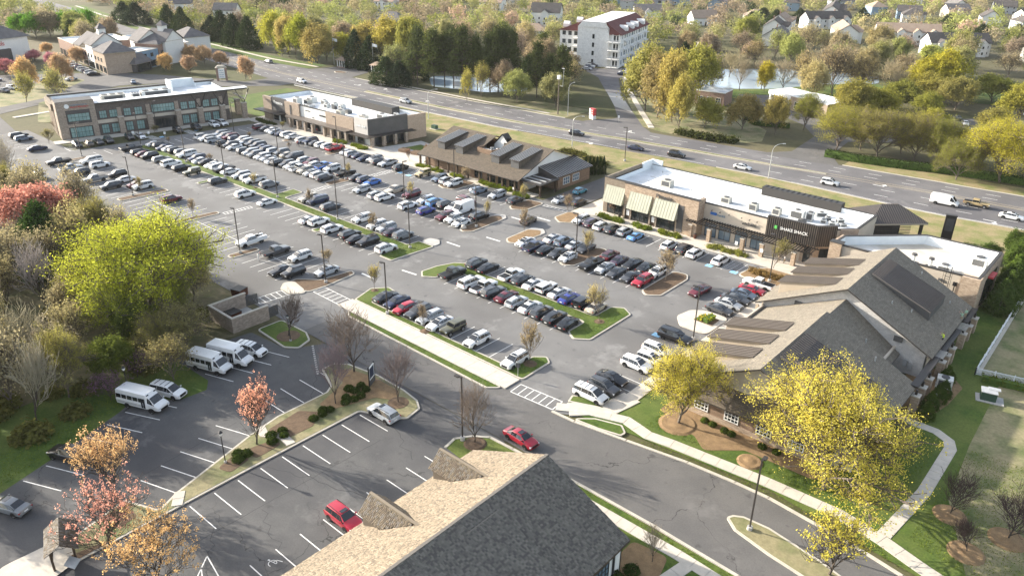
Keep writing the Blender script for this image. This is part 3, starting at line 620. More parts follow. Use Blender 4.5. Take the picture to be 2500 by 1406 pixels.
def island(name,poly,top='grass',r=1.2,kw=.28,h=.15,mats=None,rise=.03):
    poly=fillet(poly,r) if r else ccw(poly)
    k=struct(MB().prism(poly,-.02,h).build(name,'kerb'))
    MB().prism(inset(poly,kw),h-.05,h+rise).build('lawn' if top in ('grass','grass_tan') else 'mulch_bed' if top in ('mulch','straw') else 'paving',top,k)
    return k
ISL=[
 ('planted_island',[(-220.5,92.7),(-154.2,92.9),(-110.6,92.9),(-110.6,88),(-107,88),(-106.2,98.5),(-110.6,98.4),(-110.8,95.6),(-153,95.6),(-153.2,100.6),(-157,100.6),(-156.8,95.5),(-220.5,95.2)],'grass',.5),
 ('planted_island',[(-98.9,92),(-99.2,88.5),(-97.4,86.9),(-95.2,88.5),(-94.9,92.8),(-65.0,92.8),(-65.0,88.4),(-62.9,87),(-60.7,88.6),(-60.8,100.2),(-63,101.6),(-65.0,100.2),(-65.0,95.6),(-95,95.6),(-95,97.4),(-97.6,95.5)],'grass',.8),
 ('planted_island',[(-98.8,72.7),(-100.3,77.5),(-98.2,80),(-95.9,79.6),(-96.0,74.2),(-64.1,74.1),(-64.1,78.6),(-62.4,80.1),(-61,79),(-60.9,72.6)],'grass',.7),
 ('planted_island',[(-96.6,69.5),(-94.5,68.2),(-63.3,67.6),(-61.4,69.3)],'grass',.6),
 ('mulched_island',[(-64.8,109.5),(-63.2,108),(-61,109.8),(-61,119),(-62,121),(-64.9,120.6)],'mulch',1.2),
 ('mulched_island',[(-83.4,109.4),(-81.8,108.6),(-80,109.8),(-79,119.6),(-80.5,120.9),(-83,119.6)],'mulch',1.2),
 ('mulched_island',[(-99.4,128.1),(-96.6,126.2),(-94.6,127.6),(-94.6,133.6),(-99.2,133.4)],'straw',1.4),
 ('mulched_island',[(-98.6,111.4),(-97,110),(-95.4,110.8),(-94.6,118),(-96.2,120.2),(-98.8,118.6)],'straw',1.2),
 ('mulched_island',[(-109.8,109),(-107.8,108),(-106.3,109.6),(-106.5,119.6),(-108.4,121),(-109.9,119.6)],'mulch',1.2),
 ('mulched_island',[(-155.8,108.3),(-153,108.2),(-152.2,115.8),(-152.4,119.6),(-155,119.6)],'mulch',.9),
 ('mulched_island',[(-180.3,68.8),(-177.8,68.7),(-176.8,79.9),(-179.2,79.9)],'mulch',.9),
 ('mulched_island',[(-157.2,69),(-155,68.9),(-154.1,79.9),(-156,79.9)],'mulch',.9),
 ('mulched_island',[(-131.9,68.1),(-129.9,68.1),(-129.6,74.2),(-131.4,74.4)],'mulch',.9),
 ('mulched_island',[(-113.2,71),(-112.7,68.2),(-110,67.7),(-107,69.4),(-106.7,73),(-107.2,79.6),(-108.8,80.2),(-109.6,73.8)],'mulch',1.0),
 ('mulched_island',[(-134.6,126.4),(-131.8,125.6),(-128.6,126.6),(-128.4,133.8),(-133,133.6)],'mulch',1.2),
 ('mulched_island',[(-111.4,126.8),(-109.6,125.4),(-106.8,127.2),(-106.6,133.8),(-111.2,133.4)],'mulch',1.2),
 ('mulched_island',[(-197.6,124.2),(-195.4,124.2),(-194.8,131),(-196.6,131)],'mulch',.9),
 ('mulched_island',[(-177.4,124.4),(-175,124.4),(-174.6,131),(-176.8,131)],'mulch',.9),
 ('mulched_island',[(-221,68.8),(-219.4,68.8),(-218.4,79.6),(-220.4,79.6)],'mulch',.8),
 ('mulched_island',[(-218.4,107.8),(-216.6,107.8),(-216.2,117.6),(-218,117.6)],'mulch',.8),
 ('mulched_island',[(-178.4,108.2),(-177.2,108.2),(-177,110.6),(-178.2,110.6)],'mulch',.5),
 ('planted_island',[(-178.2,87.2),(-176.6,87.2),(-176.4,90.6),(-178,90.6)],'grass',.6),
 ('planted_island',[(-131.6,87.2),(-129.6,87.2),(-129.4,90.2),(-131.2,90.2)],'grass',.7),
 ('mulched_island',[(-55.4,127),(-47,127),(-46,134.2),(-52.4,134.2),(-55,131.4)],'straw',1.4),
]
for nm,poly,top,r in ISL:
    island(nm,poly,top,r)
for poly in ([(-110.0,98.5),(-110.2,101.0),(-107.9,101.6),(-106.4,100.2),(-106.3,98.6)],[(-98.6,118.0),(-98.8,120.2),(-96.4,120.8),(-94.7,119.4),(-94.7,117.6)],[(-109.8,118.6),(-109.8,121),(-108.0,121.8),(-106.5,120.4),(-106.6,118.6)]):
    struct(MB().prism(fillet(poly,.7),-.02,.16).build('island_paving','concrete_grey'))
island('paved_island',[(-113.4,68.4),(-111.6,66.6),(-108.4,66.6),(-107.0,68.6),(-108.4,69.6),(-112.6,70.4)],'concrete',.9,h=.152)
walk('sidewalk',[(-99.2,71.1),(-93,71.0),(-61.2,70.85)],3.1,.175,slabs=1.9)
def pavement(name,poly,z=.15,mat='concrete',kerb=True):
    o=struct(MB().prism(ccw(poly),-.02,z).build(name,mat))
    return o
pavement('sidewalk',[(-228,131.4),(-196.5,132.0),(-160,132.6),(-152,132.6),(-152,139),(-228,139)])
pavement('sidewalk',[(-151.9,132.6),(-111.4,133.8),(-111.4,137.8),(-151.9,137.8)])
pavement('sidewalk',[(-98.9,133.6),(-70,134.2),(-46,134.4),(-42,136),(-42,146),(-98.9,146)])
pavement('sidewalk',[(-47.9,79),(-45.9,79),(-45.9,134),(-47.9,134)],.14)
pavement('sidewalk',fillet([(-48.2,102.2),(-52.9,102.3),(-55.0,105),(-54.4,108.4),(-52.4,110),(-48.0,110)],1.5),.155)
island('flower_bed',[(-52.4,105.4),(-48.8,105.4),(-48.8,108.4),(-52.0,108.4)],'mulch',.4,.12,.2)
hb=MB()
sheet('lawn',[(-48.5,71.2),(-42.6,72.2),(-24.7,73.9),(-12.3,72),(-4.8,71),(60,55),(60,120),(-13,119),(-13,158),(-20,158),(-20,84),(-45.9,84),(-45.9,79),(-52.5,75.5),(-52.5,71)],.06,'grass')
sheet('lawn',[(-9.4,98.6),(-10,120),(60,120),(60,76),(-4,74.8),(-8.5,86)],.075,'grass_tan')
sheet('lawn',[(-13.6,119.2),(60,140),(60,175),(-16,160)],.03,'grass_tan')
island('planted_strip',[(-51.8,75.2),(-53.3,74.2),(-52.8,72.6),(-47.6,74.7)],'grass',.3)
walk('sidewalk',[(-53.2,70.6),(-50.5,72.3),(-44.4,74.3),(-40.5,73.4),(-37.3,73.9),(-25.2,74.95),(-17,75.2),(-12,74.2),(-8,72.9),(-4,71.8),(10,68.5),(40,60)],1.75,.15,slabs=1.75)
walk('sidewalk',[(-51.6,71.2),(-47.6,75.2),(-46.9,79.4)],3.0,.142,slabs=2.0)
walk('path',[(-12.1,75.2),(-11.0,85.6),(-11.0,96.6),(-11.6,98.2),(-13.4,99.3),(-17.6,99.4)],1.45,.10,slabs=1.5)
island('planted_strip',[(-50.2,69.7),(-47.7,71.9),(-44.2,73.0),(-42.9,71.9),(-43,70.9),(-46,70.2)],'grass',.5)
def kerb_line(pts,wd=.35,h=.14,name='street_kerb'):
    b=MB()
    V2=[Vector(p) for p in pts]
    for a,c in zip(V2,V2[1:]):
        d=(c-a).normalized();n=Vector((-d.y,d.x))*wd/2;e=d*.06
        b.prism([tuple(a-n-e),tuple(c-n+e),tuple(c+n+e),tuple(a+n-e)],-.02,h)
    return struct(b.build(name,'kerb'))
kerb_line([(-52.9,69.4),(-49.3,69.5),(-42,70.65),(-34,71.95),(-28,72.4),(-23.9,72.5),(-14.4,71.5),(-8.7,70.4),(10,66),(60,55)],.4)
kerb_line([(-57.8,54.4),(-58.2,56.4),(-56.9,58.3),(-55.1,59.6),(-51.4,59.75),(-41.5,59.9),(-31,59.8),(-21,59.3),(-8,58),(20,51)],.35)
island('street_median',[(-26,66.3),(-25.6,67.1),(-24.6,67.7),(-21.7,67.9),(-15.7,66.9),(2,62),(0,59.6),(-16.4,63.5),(-20,64),(-24.4,65)],'grass_tan',.5,.3)
sheet('lawn',[(-57.6,54.4),(-58,56.4),(-56.9,58.1),(-55.1,59.4),(-41.5,59.7),(-21,59.1),(-8,57.8),(20,50.5),(20,10),(-30,10),(-30,51),(-53.2,51),(-54.5,54)],.075,'grass')
walk('sidewalk',[(-50,58.0),(-38.1,57.9),(-27,57.8),(-20,57.3),(-6,55.6),(10,51)],1.5,.12,slabs=1.6)
walk('path',[(-25.6,57.2),(-26.6,52),(-27,46)],1.5,.115,slabs=1.5)
MB().prism(fillet([(-31.6,56.4),(-27.6,56.8),(-26.9,54),(-27.6,49),(-30,47),(-31.6,50)],.8),.0,.10).build('mulch_bed','straw')['kind']='structure'
div=fillet([(-84.1,55.2),(-84.3,57.3),(-82.4,58.8),(-77,59.7),(-71.2,59.6),(-68,59.1),(-66.3,58),(-65.8,55.3),(-66.8,54.4),(-71.7,52.1),(-71.8,36),(-71.7,21.3),(-71.6,14),(-75.2,14),(-75.6,17.6),(-76.5,20.9),(-77.4,23.6),(-72.9,25.4),(-74.2,28),(-77.7,39.5),(-78.7,44.2),(-78.7,52.0),(-79.6,53.4)],.5)
ik=struct(MB().prism(div,-.02,.16).build('divider_island','kerb'))
MB().prism(inset(div,.28),.1,.19).build('lawn','grass_tan',ik)
for poly,mt in (([(-83.0,56.0),(-81,58.0),(-76.5,58.9),(-71.5,58.8),(-69.8,57.2),(-72.6,55.6),(-74.6,50),(-76.8,49.4),(-77.9,52.4),(-78.8,55)],'straw'),([(-76.9,41.6),(-77.6,46.8),(-75.2,48.6),(-73.4,46),(-73.6,42)],'mulch'),([(-75.3,37.6),(-74.6,41),(-73.1,41.2),(-72.9,37.4)],'mulch'),([(-74.6,33.4),(-75.6,36.4),(-73.4,37),(-72.8,34)],'mulch'),([(-76.4,20.6),(-75.9,23.2),(-73.6,23.4),(-73.2,21)],'mulch'),([(-72.9,16.2),(-72.2,20),(-71.9,20),(-71.9,15)],'mulch')):
    MB().prism(fillet(poly,.6),.12,.215).build('mulch_bed',mt,ik)
walk('path',[(-78.3,41.4),(-76.4,40.8),(-74.4,42.2),(-72.2,41.9)],1.2,.235,slabs=1.2)
walk('path',[(-74.0,28.4),(-72.0,27.0)],1.2,.235,slabs=1.2)
sheet('path',fillet([(-76.4,10),(-76.2,15.2),(-74.4,17.0),(-71.6,16),(-70,10)],1.6),.2,'concrete')
island('planted_island',[(-101.5,60.2),(-101.5,55.6),(-97,55.4),(-93.6,55.2),(-91.7,56.6),(-92.6,59.3),(-95,60.4)],'grass',.8)
MB().cyl(-96.0,57.7,.1,.23,2.0,1.7,20).build('mulch_ring','mulch')['kind']='structure'
for x,y,rr_,mt in ((-99.0,77.4,.8,'mulch'),(-63.2,94.5,1.0,'mulch'),(-62.9,76.7,1.2,'mulch'),(-81.6,73.2,1.0,'mulch'),(-39.0,78.2,2.6,'straw'),(-28.5,77.2,1.6,'straw'),(-7.7,83.4,1.8,'straw'),(-2.0,83.4,2.0,'straw'),(-4.8,78.3,1.9,'straw'),(-69.4,56.9,1.7,'mulch'),(-55.6,57.4,1.5,'mulch'),(-120.2,94.6,.7,'mulch'),(-164.3,94.8,.6,'mulch')):
    struct(MB().cyl(x,y,.05,.22,rr_,rr_*.82,20).cyl(x,y,.2,.34,rr_*.6,rr_*.2,14).build('mulch_ring',mt))
sheet('mulch_bed',fillet([(-42.5,79.4),(-36,77.2),(-33.8,75.4),(-30,78.8),(-21.5,79.0),(-18.6,82.2),(-42.5,82.6)],.8),.10,'straw')
sheet('mulch_bed',fillet([(-20.8,100),(-15.4,100.4),(-14.0,107),(-13.6,113),(-16,116),(-20.8,116)],1),.07,'straw')
sheet('forest_floor',[(-262,60.2),(-262,-20),(-103.5,-20),(-106,30),(-103.2,42),(-101.8,60.2)],.006,'forest_floor')
# ---- stall lines
def row_lines(name,key,lo,hi,y0,y1,skip=(),parent=parking,z=.027):
    ph,sl,ic=ROW_LINES[key]
    b=MB();k=math.ceil((lo-ph-1.37)/2.743)
    while ph+1.3715+k*2.743<hi:
        x=ph+1.3715+k*2.743;k+=1
        d=sl*x
        a0,a1=y0+d,y1+d
        b.poly([(x-.06,a0,z),(x+.06,a0,z),(x+.06,a1,z),(x-.06,a1,z)])
    return struct(b.build(name,'paint',parent))
def cl(y,x0,x1,parent=parking,z=.0275):
    return struct(MB().poly([(x0,y-.06,z),(x1,y-.06,z),(x1,y+.06,z),(x0,y+.06,z)]).build('row_line','paint',parent))
for lo,hi in ((-218,-181),(-176,-157.6),(-153.4,-132.4),(-129,-113.5)):
    row_lines('stall_lines','r1',lo,hi,68.2,73.86);row_lines('stall_lines','r1',lo,hi,73.99,79.6);cl(73.92,lo,hi)
row_lines('stall_lines','r3',-219,-156,87.2,92.6);row_lines('stall_lines','r3b',-153,-111,87.6,93.2);row_lines('stall_lines','r3c',-94.5,-65.2,85.6,90.9)
row_lines('stall_lines','r4',-219,-158,96.6,101.6);row_lines('stall_lines','r4b',-152,-111,93.4,98.2);row_lines('stall_lines','r4c',-94.5,-65.2,97.0,102.4)
row_lines('stall_lines','r5',-216,-156,109.6,115.0);row_lines('stall_lines','r5',-216,-156,115.2,121.0)
row_lines('stall_lines','r5c',-152,-110.2,109.4,115.0);row_lines('stall_lines','r6c',-152,-110.2,116.4,122.4);cl(113.6,-152,-110.4)
row_lines('stall_lines','r5d',-95,-65,110.6,116.1);row_lines('stall_lines','r6d',-95,-65,114.5,120.0);cl(114.3,-94.4,-83.6);cl(114.3,-78.8,-65)
row_lines('stall_lines','r7',-216,-134.8,127.6,133.0);row_lines('stall_lines','r7',-128,-111.4,127.6,133.0);row_lines('stall_lines','r7c',-94.4,-56,127.6,133.2)
row_lines('stall_lines','r2c',-95,-64.4,72.9,78.3)
b=MB()
for k in range(22):
    y=75.0+2.743*k
    if 97.5<y<110:continue
    b.poly([(-53.4,y-.06,.027),(-48,y-.06,.027),(-48,y+.06,.027),(-53.4,y+.06,.027)])
for k in range(17):
    y=82+2.743*k;x=-240.94+.1188*y
    b.poly([(x+7.6,y-.06,.027),(x+13,y-.06,.027),(x+13,y+.06,.027),(x+7.6,y+.06,.027)])
for k in range(6):
    x=-252+2.743*k
    b.poly([(x-.06,70,.027),(x+.06,70,.027),(x+.06,75.4,.027),(x-.06,75.4,.027)])
struct(b.build('stall_lines','paint',parking))
b=MB()
def ln(p,q,wd=.12,z=.038):
    p=Vector(p);q=Vector(q);d=(q-p).normalized();n=Vector((-d.y,d.x))*wd/2
    b.poly([(*(p-n),z),(*(q-n),z),(*(q+n),z),(*(p+n),z)])
for k in range(9):
    ln((-71.1,51.75-2.97*k),(-65.7,51.85-2.97*k))
for k in range(9):
    ln((-58.45,51.5-2.985*k),(-53.2,51.5-2.985*k))
for k in range(4):
    ln((-84.2,54.6-3.1*k),(-78.9,54.7-3.1*k))
for k in range(5):
    ln((-82.85+.88*k,37.85-2.86*k),(-77.65+.88*k,39.6-2.87*k))
for k in range(7):
    ln((-95.3+1.02*k,34.3-2.82*k),(-90.3+1.02*k,36.5-2.82*k))
for k in range(4):
    ln((-95.4,43.4+3.05*k),(-90.6,45.0+3.05*k))
ln((-62.8,25.4),(-58.6,24.6));ln((-62.8,25.4),(-59.4,21.6));ln((-61.8,24.2),(-58.7,22.8));ln((-60.6,22.9),(-58.6,21.6))
for i in range(12):
    a0=.6+i/12*4.6;a1=.6+(i+1)/12*4.6
    ln((-57.0+.42*math.cos(a0),29.3+.42*math.sin(a0)),(-57.0+.42*math.cos(a1),29.3+.42*math.sin(a1)),.07)
ln((-57.5,29.3),(-56.7,29.5),.07);ln((-57.1,29.4),(-57.0,29.85),.07);ln((-57.0,29.85),(-56.45,30.1),.07);ln((-57.75,29.25),(-57.55,29.35),.16)
struct(b.build('stall_lines','paint',near_lot))
b=MB()
for k in range(14):
    ln((-91.0+k*.55,58.6-k*.33),(-90.7+k*.55,58.4-k*.33),.3)
struct(b.build('worn_stop_bar','concrete_grey',near_lot))
def ladder(name,p,q,wd,n,z=.034):
    global b
    b=MB()
    p=Vector(p);q=Vector(q);d=(q-p).normalized();nr=Vector((-d.y,d.x))*wd/2
    ln(p-nr,q-nr,.14,z);ln(p+nr,q+nr,.14,z)
    for i in range(n+1):
        c=p.lerp(q,i/n)
        ln(c-nr,c+nr,.14,z+.001)
    return struct(b.build(name,'paint',parking))
ladder('crosswalk',(-60.3,70.5),(-53.3,71.0),2.4,6)
ladder('crosswalk',(-106.6,71.2),(-98.9,71.1),2.5,6)
ladder('crosswalk',(-110.4,61.2),(-109.8,67.4),2.4,6)
ladder('crosswalk',(-106.2,133.0),(-99.6,133.0),1.0,6)
ladder('crosswalk',(-152.6,101.0),(-152.8,107.8),1.8,9)
ladder('crosswalk',(-152.0,120.0),(-151.6,127.2),1.8,9)
ladder('crosswalk',(-153.6,80.4),(-153.2,86.8),1.4,8)
ladder('crosswalk',(-233.5,79.6),(-229,79.4),2.4,5)
b=MB()
ln((-106.6,80.6),(-102.9,80.6),.4);ln((-106.2,102),(-102.6,102.1),.4);ln((-106.4,121.9),(-102.9,122.0),.4);ln((-98.8,87),(-102.3,86.6),.4);ln((-98.6,109.6),(-102.2,109.4),.4);ln((-98.6,125.8),(-102.2,125.6),.4)
for x0,x1,y0,y1 in ((-60.0,-57.2,127.8,133.2),(-144.6,-147.6,127.8,133),(-228.4,-222.9,110.0,112.4),(-229.6,-224.4,99.2,101.6)):
    for i in range(8):
        t=i/8
        ln((x0,y0+(y1-y0)*t),(x1,y0+(y1-y0)*min(1,t+.12)),.13)
struct(b.build('stop_bars','paint',parking))
b=MB()
for x,y in ((-61.3,127.6),(-56.4,128.0),(-54.0,97.2),(-145.6,127.0),(-148.9,127.2),(-226,113.6),(-226,102.6)):
    b.poly([(x-.7,y-.6,.031),(x+.7,y-.6,.031),(x+.7,y+.6,.031),(x-.7,y+.6,.031)])
struct(b.build('accessible_marks','paint_blue',parking))
# ------------------------------------------------------------------ vehicles
PAINT={'white':(.74,.74,.73),'silver':(.42,.44,.46),'grey':(.19,.20,.21),'dark':(.055,.058,.065),'black':(.012,.012,.014),'navy':(.022,.030,.070),'slate':(.13,.17,.23),
         'maroon':(.115,.016,.026),'red':(.36,.012,.030),'blue':(.05,.16,.50),'indigo':(.03,.045,.24),'sky':(.13,.32,.62),'teal':(.06,.26,.38),'beige':(.46,.41,.33),
         'tan':(.50,.38,.20),'brown':(.14,.11,.085),'olive':(.10,.095,.055),'plum':(.060,.038,.060)}
CNAME={'dark':'charcoal','sky':'light blue','indigo':'deep blue','slate':'slate blue'}
TNAME={'suv':'SUV','bigsuv':'full-size SUV','sedan':'sedan','pickup':'pickup','jeep':'boxy off-roader','van':'van','hatch':'hatchback','coupe':'coupe','cargovan':'high-roof van','minibus':'minibus','utility':'service truck','jeeptruck':'off-road pickup'}
ONAME={'suv':'parked_suv','bigsuv':'parked_suv','sedan':'parked_sedan','pickup':'pickup_truck','jeep':'off_road_car','van':'passenger_van','hatch':'parked_hatchback','coupe':'parked_coupe','cargovan':'cargo_van','minibus':'minibus','utility':'service_truck','jeeptruck':'off_road_pickup'}
TCAT={'suv':'SUV','bigsuv':'SUV','sedan':'car','pickup':'pickup','jeep':'SUV','van':'van','hatch':'car','coupe':'car','cargovan':'van','minibus':'bus','utility':'truck','jeeptruck':'pickup'}
SP={
 'sedan':dict(L=4.85,W=1.86,gh=(2,6),wheel=.33,wb=(-.30,.30),st=[(-.5,.42,.66,.72,.64,.80),(-.482,.26,.84,.95,.74,.93),(-.36,.22,.94,1.06,.78,.98),(-.20,.20,.95,1.41,.62,1.0),(-.02,.20,.93,1.47,.64,1.0),(.10,.20,.91,1.42,.62,1.0),(.265,.20,.90,1.00,.78,1.0),(.41,.20,.78,.90,.76,.98),(.482,.24,.64,.76,.70,.90),(.5,.34,.52,.60,.62,.80)]),
 'coupe':dict(L=4.5,W=1.86,gh=(2,6),wheel=.33,wb=(-.29,.30),st=[(-.5,.40,.66,.74,.64,.80),(-.48,.26,.86,.96,.74,.95),(-.38,.2,.92,1.04,.78,1.0),(-.16,.18,.90,1.26,.60,1.0),(-.02,.18,.88,1.30,.62,.98),(.07,.18,.86,1.26,.60,1.0),(.24,.18,.84,.92,.78,1.0),(.41,.18,.72,.82,.76,.99),(.48,.22,.58,.68,.70,.90),(.5,.32,.48,.54,.62,.8)]),
 'hatch':dict(L=4.2,W=1.78,gh=(1,6),wheel=.32,wb=(-.31,.31),st=[(-.5,.40,.72,.80,.66,.82),(-.475,.26,.92,1.06,.74,.95),(-.36,.22,.96,1.42,.62,.99),(-.18,.20,.96,1.50,.64,1.0),(.0,.20,.94,1.50,.64,1.0),(.09,.20,.92,1.45,.62,1.0),(.28,.20,.90,1.00,.78,1.0),(.42,.20,.80,.90,.76,.97),(.485,.24,.64,.76,.7,.9),(.5,.34,.52,.6,.62,.8)]),
 'suv':dict(L=4.75,W=1.92,gh=(1,6),wheel=.37,wb=(-.30,.30),st=[(-.5,.46,.84,.92,.68,.84),(-.485,.32,1.02,1.10,.78,.96),(-.425,.28,1.06,1.62,.66,.99),(-.20,.26,1.05,1.70,.68,1.0),(.0,.26,1.03,1.71,.68,1.0),(.09,.26,1.02,1.66,.66,1.0),(.25,.26,1.00,1.12,.80,1.0),(.41,.26,.92,1.04,.80,.98),(.485,.30,.76,.90,.74,.91),(.5,.40,.60,.70,.66,.82)]),
 'bigsuv':dict(L=5.4,W=2.04,gh=(1,6),wheel=.40,wb=(-.29,.31),st=[(-.5,.5,.92,1.0,.72,.88),(-.49,.36,1.12,1.2,.80,.97),(-.455,.32,1.16,1.80,.70,1.0),(-.20,.30,1.16,1.88,.72,1.0),(.0,.30,1.15,1.88,.72,1.0),(.10,.30,1.14,1.83,.70,1.0),(.235,.30,1.12,1.26,.84,1.0),(.42,.30,1.06,1.18,.84,.99),(.49,.34,.88,1.02,.78,.94),(.5,.44,.66,.8,.7,.86)]),
 'pickup':dict(L=5.75,W=2.0,gh=(3,7),wheel=.41,wb=(-.29,.32),bed=(-.485,-.145),st=[(-.5,.55,.96,.99,.90,.94),(-.49,.5,1.08,1.10,.92,.98),(-.16,.40,1.10,1.12,.92,1.0),(-.14,.36,1.12,1.14,.90,1.0),(-.115,.34,1.13,1.84,.70,1.0),(.04,.34,1.12,1.88,.70,1.0),(.105,.34,1.12,1.82,.68,1.0),(.225,.34,1.10,1.24,.84,1.0),(.42,.34,1.04,1.18,.84,.99),(.49,.38,.88,1.04,.80,.95),(.5,.46,.66,.8,.74,.88)]),
 'jeep':dict(L=4.5,W=1.9,gh=(1,6),wheel=.42,wb=(-.30,.32),st=[(-.5,.6,1.0,1.04,.84,.88),(-.49,.55,1.12,1.16,.86,.92),(-.475,.5,1.14,1.80,.80,.92),(-.2,.48,1.14,1.84,.80,.92),(.0,.48,1.14,1.84,.80,.92),(.08,.48,1.13,1.80,.80,.92),(.135,.48,1.12,1.20,.80,.92),(.42,.48,1.06,1.14,.74,.90),(.485,.5,.96,1.06,.66,.86),(.5,.55,.78,.92,.60,.80)]),
 'van':dict(L=5.15,W=1.98,gh=(1,6),wheel=.36,wb=(-.31,.32),st=[(-.5,.44,.86,.94,.70,.86),(-.488,.3,1.06,1.16,.80,.97),(-.45,.24,1.08,1.66,.70,1.0),(-.20,.22,1.06,1.76,.72,1.0),(.02,.22,1.04,1.76,.72,1.0),(.13,.22,1.02,1.68,.70,1.0),(.33,.22,.98,1.08,.80,1.0),(.43,.22,.86,.98,.78,.98),(.488,.26,.70,.82,.72,.9),(.5,.36,.56,.66,.64,.8)]),
 'cargovan':dict(L=5.9,W=2.06,gh=(4,6),wheel=.38,wb=(-.28,.33),st=[(-.5,.5,1.2,2.30,.82,.94),(-.49,.36,1.24,2.48,.84,.98),(-.30,.34,1.26,2.56,.86,1.0),(.0,.34,1.26,2.56,.86,1.0),(.19,.34,1.24,2.50,.82,1.0),(.25,.34,1.22,2.36,.78,1.0),(.395,.34,1.16,1.30,.82,1.0),(.46,.34,1.02,1.14,.80,.98),(.49,.38,.84,.98,.74,.92),(.5,.46,.66,.78,.68,.84)]),
 'minibus':dict(L=6.9,W=2.3,gh=(6,8),wheel=.40,wb=(-.24,.33),st=[(-.5,.6,1.5,2.50,.80,.96),(-.488,.5,1.5,2.66,.86,1.0),(-.47,.46,1.5,2.74,.88,1.0),(-.2,.46,1.5,2.78,.88,1.0),(.1,.46,1.5,2.78,.88,1.0),(.215,.46,1.5,2.74,.86,1.0),(.245,.44,1.4,2.40,.74,.92),(.285,.44,1.36,2.28,.72,.90),(.395,.44,1.26,1.40,.76,.90),(.47,.44,1.10,1.24,.74,.88),(.495,.48,.90,1.04,.70,.84),(.5,.54,.72,.84,.64,.8)]),
}
SP['jeeptruck']=dict(SP['jeep'],L=5.5,bed=(-.485,-.17),gh=(3,7),st=[(-.5,.6,1.0,1.02,.84,.88),(-.49,.55,1.08,1.10,.86,.92),(-.18,.5,1.10,1.12,.86,.92),(-.17,.5,1.12,1.14,.80,.92),(-.155,.48,1.14,1.82,.80,.92),(.0,.48,1.14,1.84,.80,.92),(.08,.48,1.13,1.80,.80,.92),(.13,.48,1.12,1.20,.80,.92),(.42,.48,1.06,1.14,.74,.90),(.485,.5,.96,1.06,.66,.86),(.5,.55,.78,.92,.60,.80)])
SP['utility']=dict(SP['pickup'],bed=None)
def car_parts(kind):
    sp=SP[kind];L,W=sp['L'],sp['W'];hw=W/2
    secs=[]
    for (fx,zb,zs,zt,wt,ws) in sp['st']:
        x=fx*L;s=ws*hw;t=wt*hw
        hood=zt-zs<.25
        half=[(s*.80,zb),(s*.95,zb+.10),(s,zb+(zs-zb)*.55),(s*.985,zs-.04),(s*.955,zs)]
        half+=[(t,zt-(.03 if hood else .06)),(t*.90,zt-(.008 if hood else .012)),(t*.45,zt)]
        secs.append((x,half))
    N=len(secs[0][1])
    b=MB();ring=2*N
    for x,half in secs:
        for y,z in half:b.v.append((x,y,z))
        for y,z in half[::-1]:b.v.append((x,-y,z))
    for i in range(len(secs)-1):
        for j in range(ring-1):
            b.f.append((i*ring+j,(i+1)*ring+j,(i+1)*ring+j+1,i*ring+j+1));b.m.append(0)
        b.f.append((i*ring+ring-1,(i+1)*ring+ring-1,(i+1)*ring,i*ring));b.m.append(1)
    b.f.append(tuple(range(ring-1,-1,-1)));b.m.append(0)
    e=(len(secs)-1)*ring
    b.f.append(tuple(range(e,e+ring)));b.m.append(0)
    wr=sp['wheel']
    for fx in sp['wb']:
        for sy in (-1,1):
            n=12;c=fx*L
            out=[];inn=[]
            for k in range(n+1):
                a=PI*k/n
                out.append((c+(wr+.075)*math.cos(a),wr+.0+(wr+.075)*math.sin(a)))
            y1=sy*(hw*(1.002 if kind not in ('jeep','jeeptruck') else .985))
            pts=[(p[0],y1,p[1]) for p in out]+[(c-wr-.075,y1,.24),(c+wr+.075,y1,.24)]
            b.poly(pts if sy<0 else pts[::-1],1)
    xf=L*.5
    b.box(xf-.06,-hw*.55,.46,xf+.012,hw*.55,.46+(.22 if kind in ('sedan','coupe','hatch') else .34),1)
    st=sp['st']
    g0,g1=sp['gh']
    cow=st[g1]
    for sy in (-1,1):
        x=cow[0]*L-.35;z=cow[2]+.06
        y=sy*hw*.97
        b.box(x-.06,min(y,y+sy*.2),z,x+.06,max(y,y+sy*.2),z+.15,0)
    if kind in ('suv','bigsuv'):
        for sy in (-1,1):
            yy=sy*hw*st[3][4]*.93
            b.bar((st[g0+1][0]*L+.15,yy,st[3][3]+.02),(st[g1-1][0]*L-.05,yy,st[g1-1][3]+.015),.05,.05,1)
    if kind in ('jeep','jeeptruck'):
        b.cyl(-L*.5-.1,0,.82,.83,.01,n=3,mi=1)
        for fx in sp['wb']:
            for sy in (-1,1):
                y0,y1=sorted((sy*hw*.88,sy*hw*1.06))
                b.box(fx*L-.56,y0,wr*2+.06,fx*L+.56,y1,wr*2+.14,1)
    if kind=='minibus':
        for z0 in (1.02,.84):
            for sy in (-1,1):
                y0,y1=sorted((sy*hw*.99,sy*hw*1.006))
                b.box(-L*.48,y0,z0,L*.2,y1,z0+.05,1)
        for i,y in enumerate((-.75,-.55,.55,.75)):
            b.box(L*.215,y-.07,2.5,L*.245,y+.07,2.62,1)
    if kind=='van':
        for x in (-.3,-.12,.04):
            b.box(x*L-.03,-hw*.66,1.755,x*L+.03,hw*.66,1.80,1)
    body=b.mesh(kind+'_body',['paint_car','car_black'])
    body.polygons.foreach_set('use_smooth',[True]*len(body.polygons))
    try:
        body.set_sharp_from_angle(angle=math.radians(28))
    except Exception:
        pass
    def S(i,j):return Vector((secs[i][0],secs[i][1][j][0],secs[i][1][j][1]))
    parts=[]
    iB,iT=4,5
    def quad_in(a,c,d,e,k,off):
        m=(a+c+d+e)/4
        n=(c-a).cross(e-a).normalized()
        if n.dot(Vector((m.x*.35,m.y,m.z-.8)))<0:n=-n
        return [p+(m-p)*k+n*off for p in (a,c,d,e)]
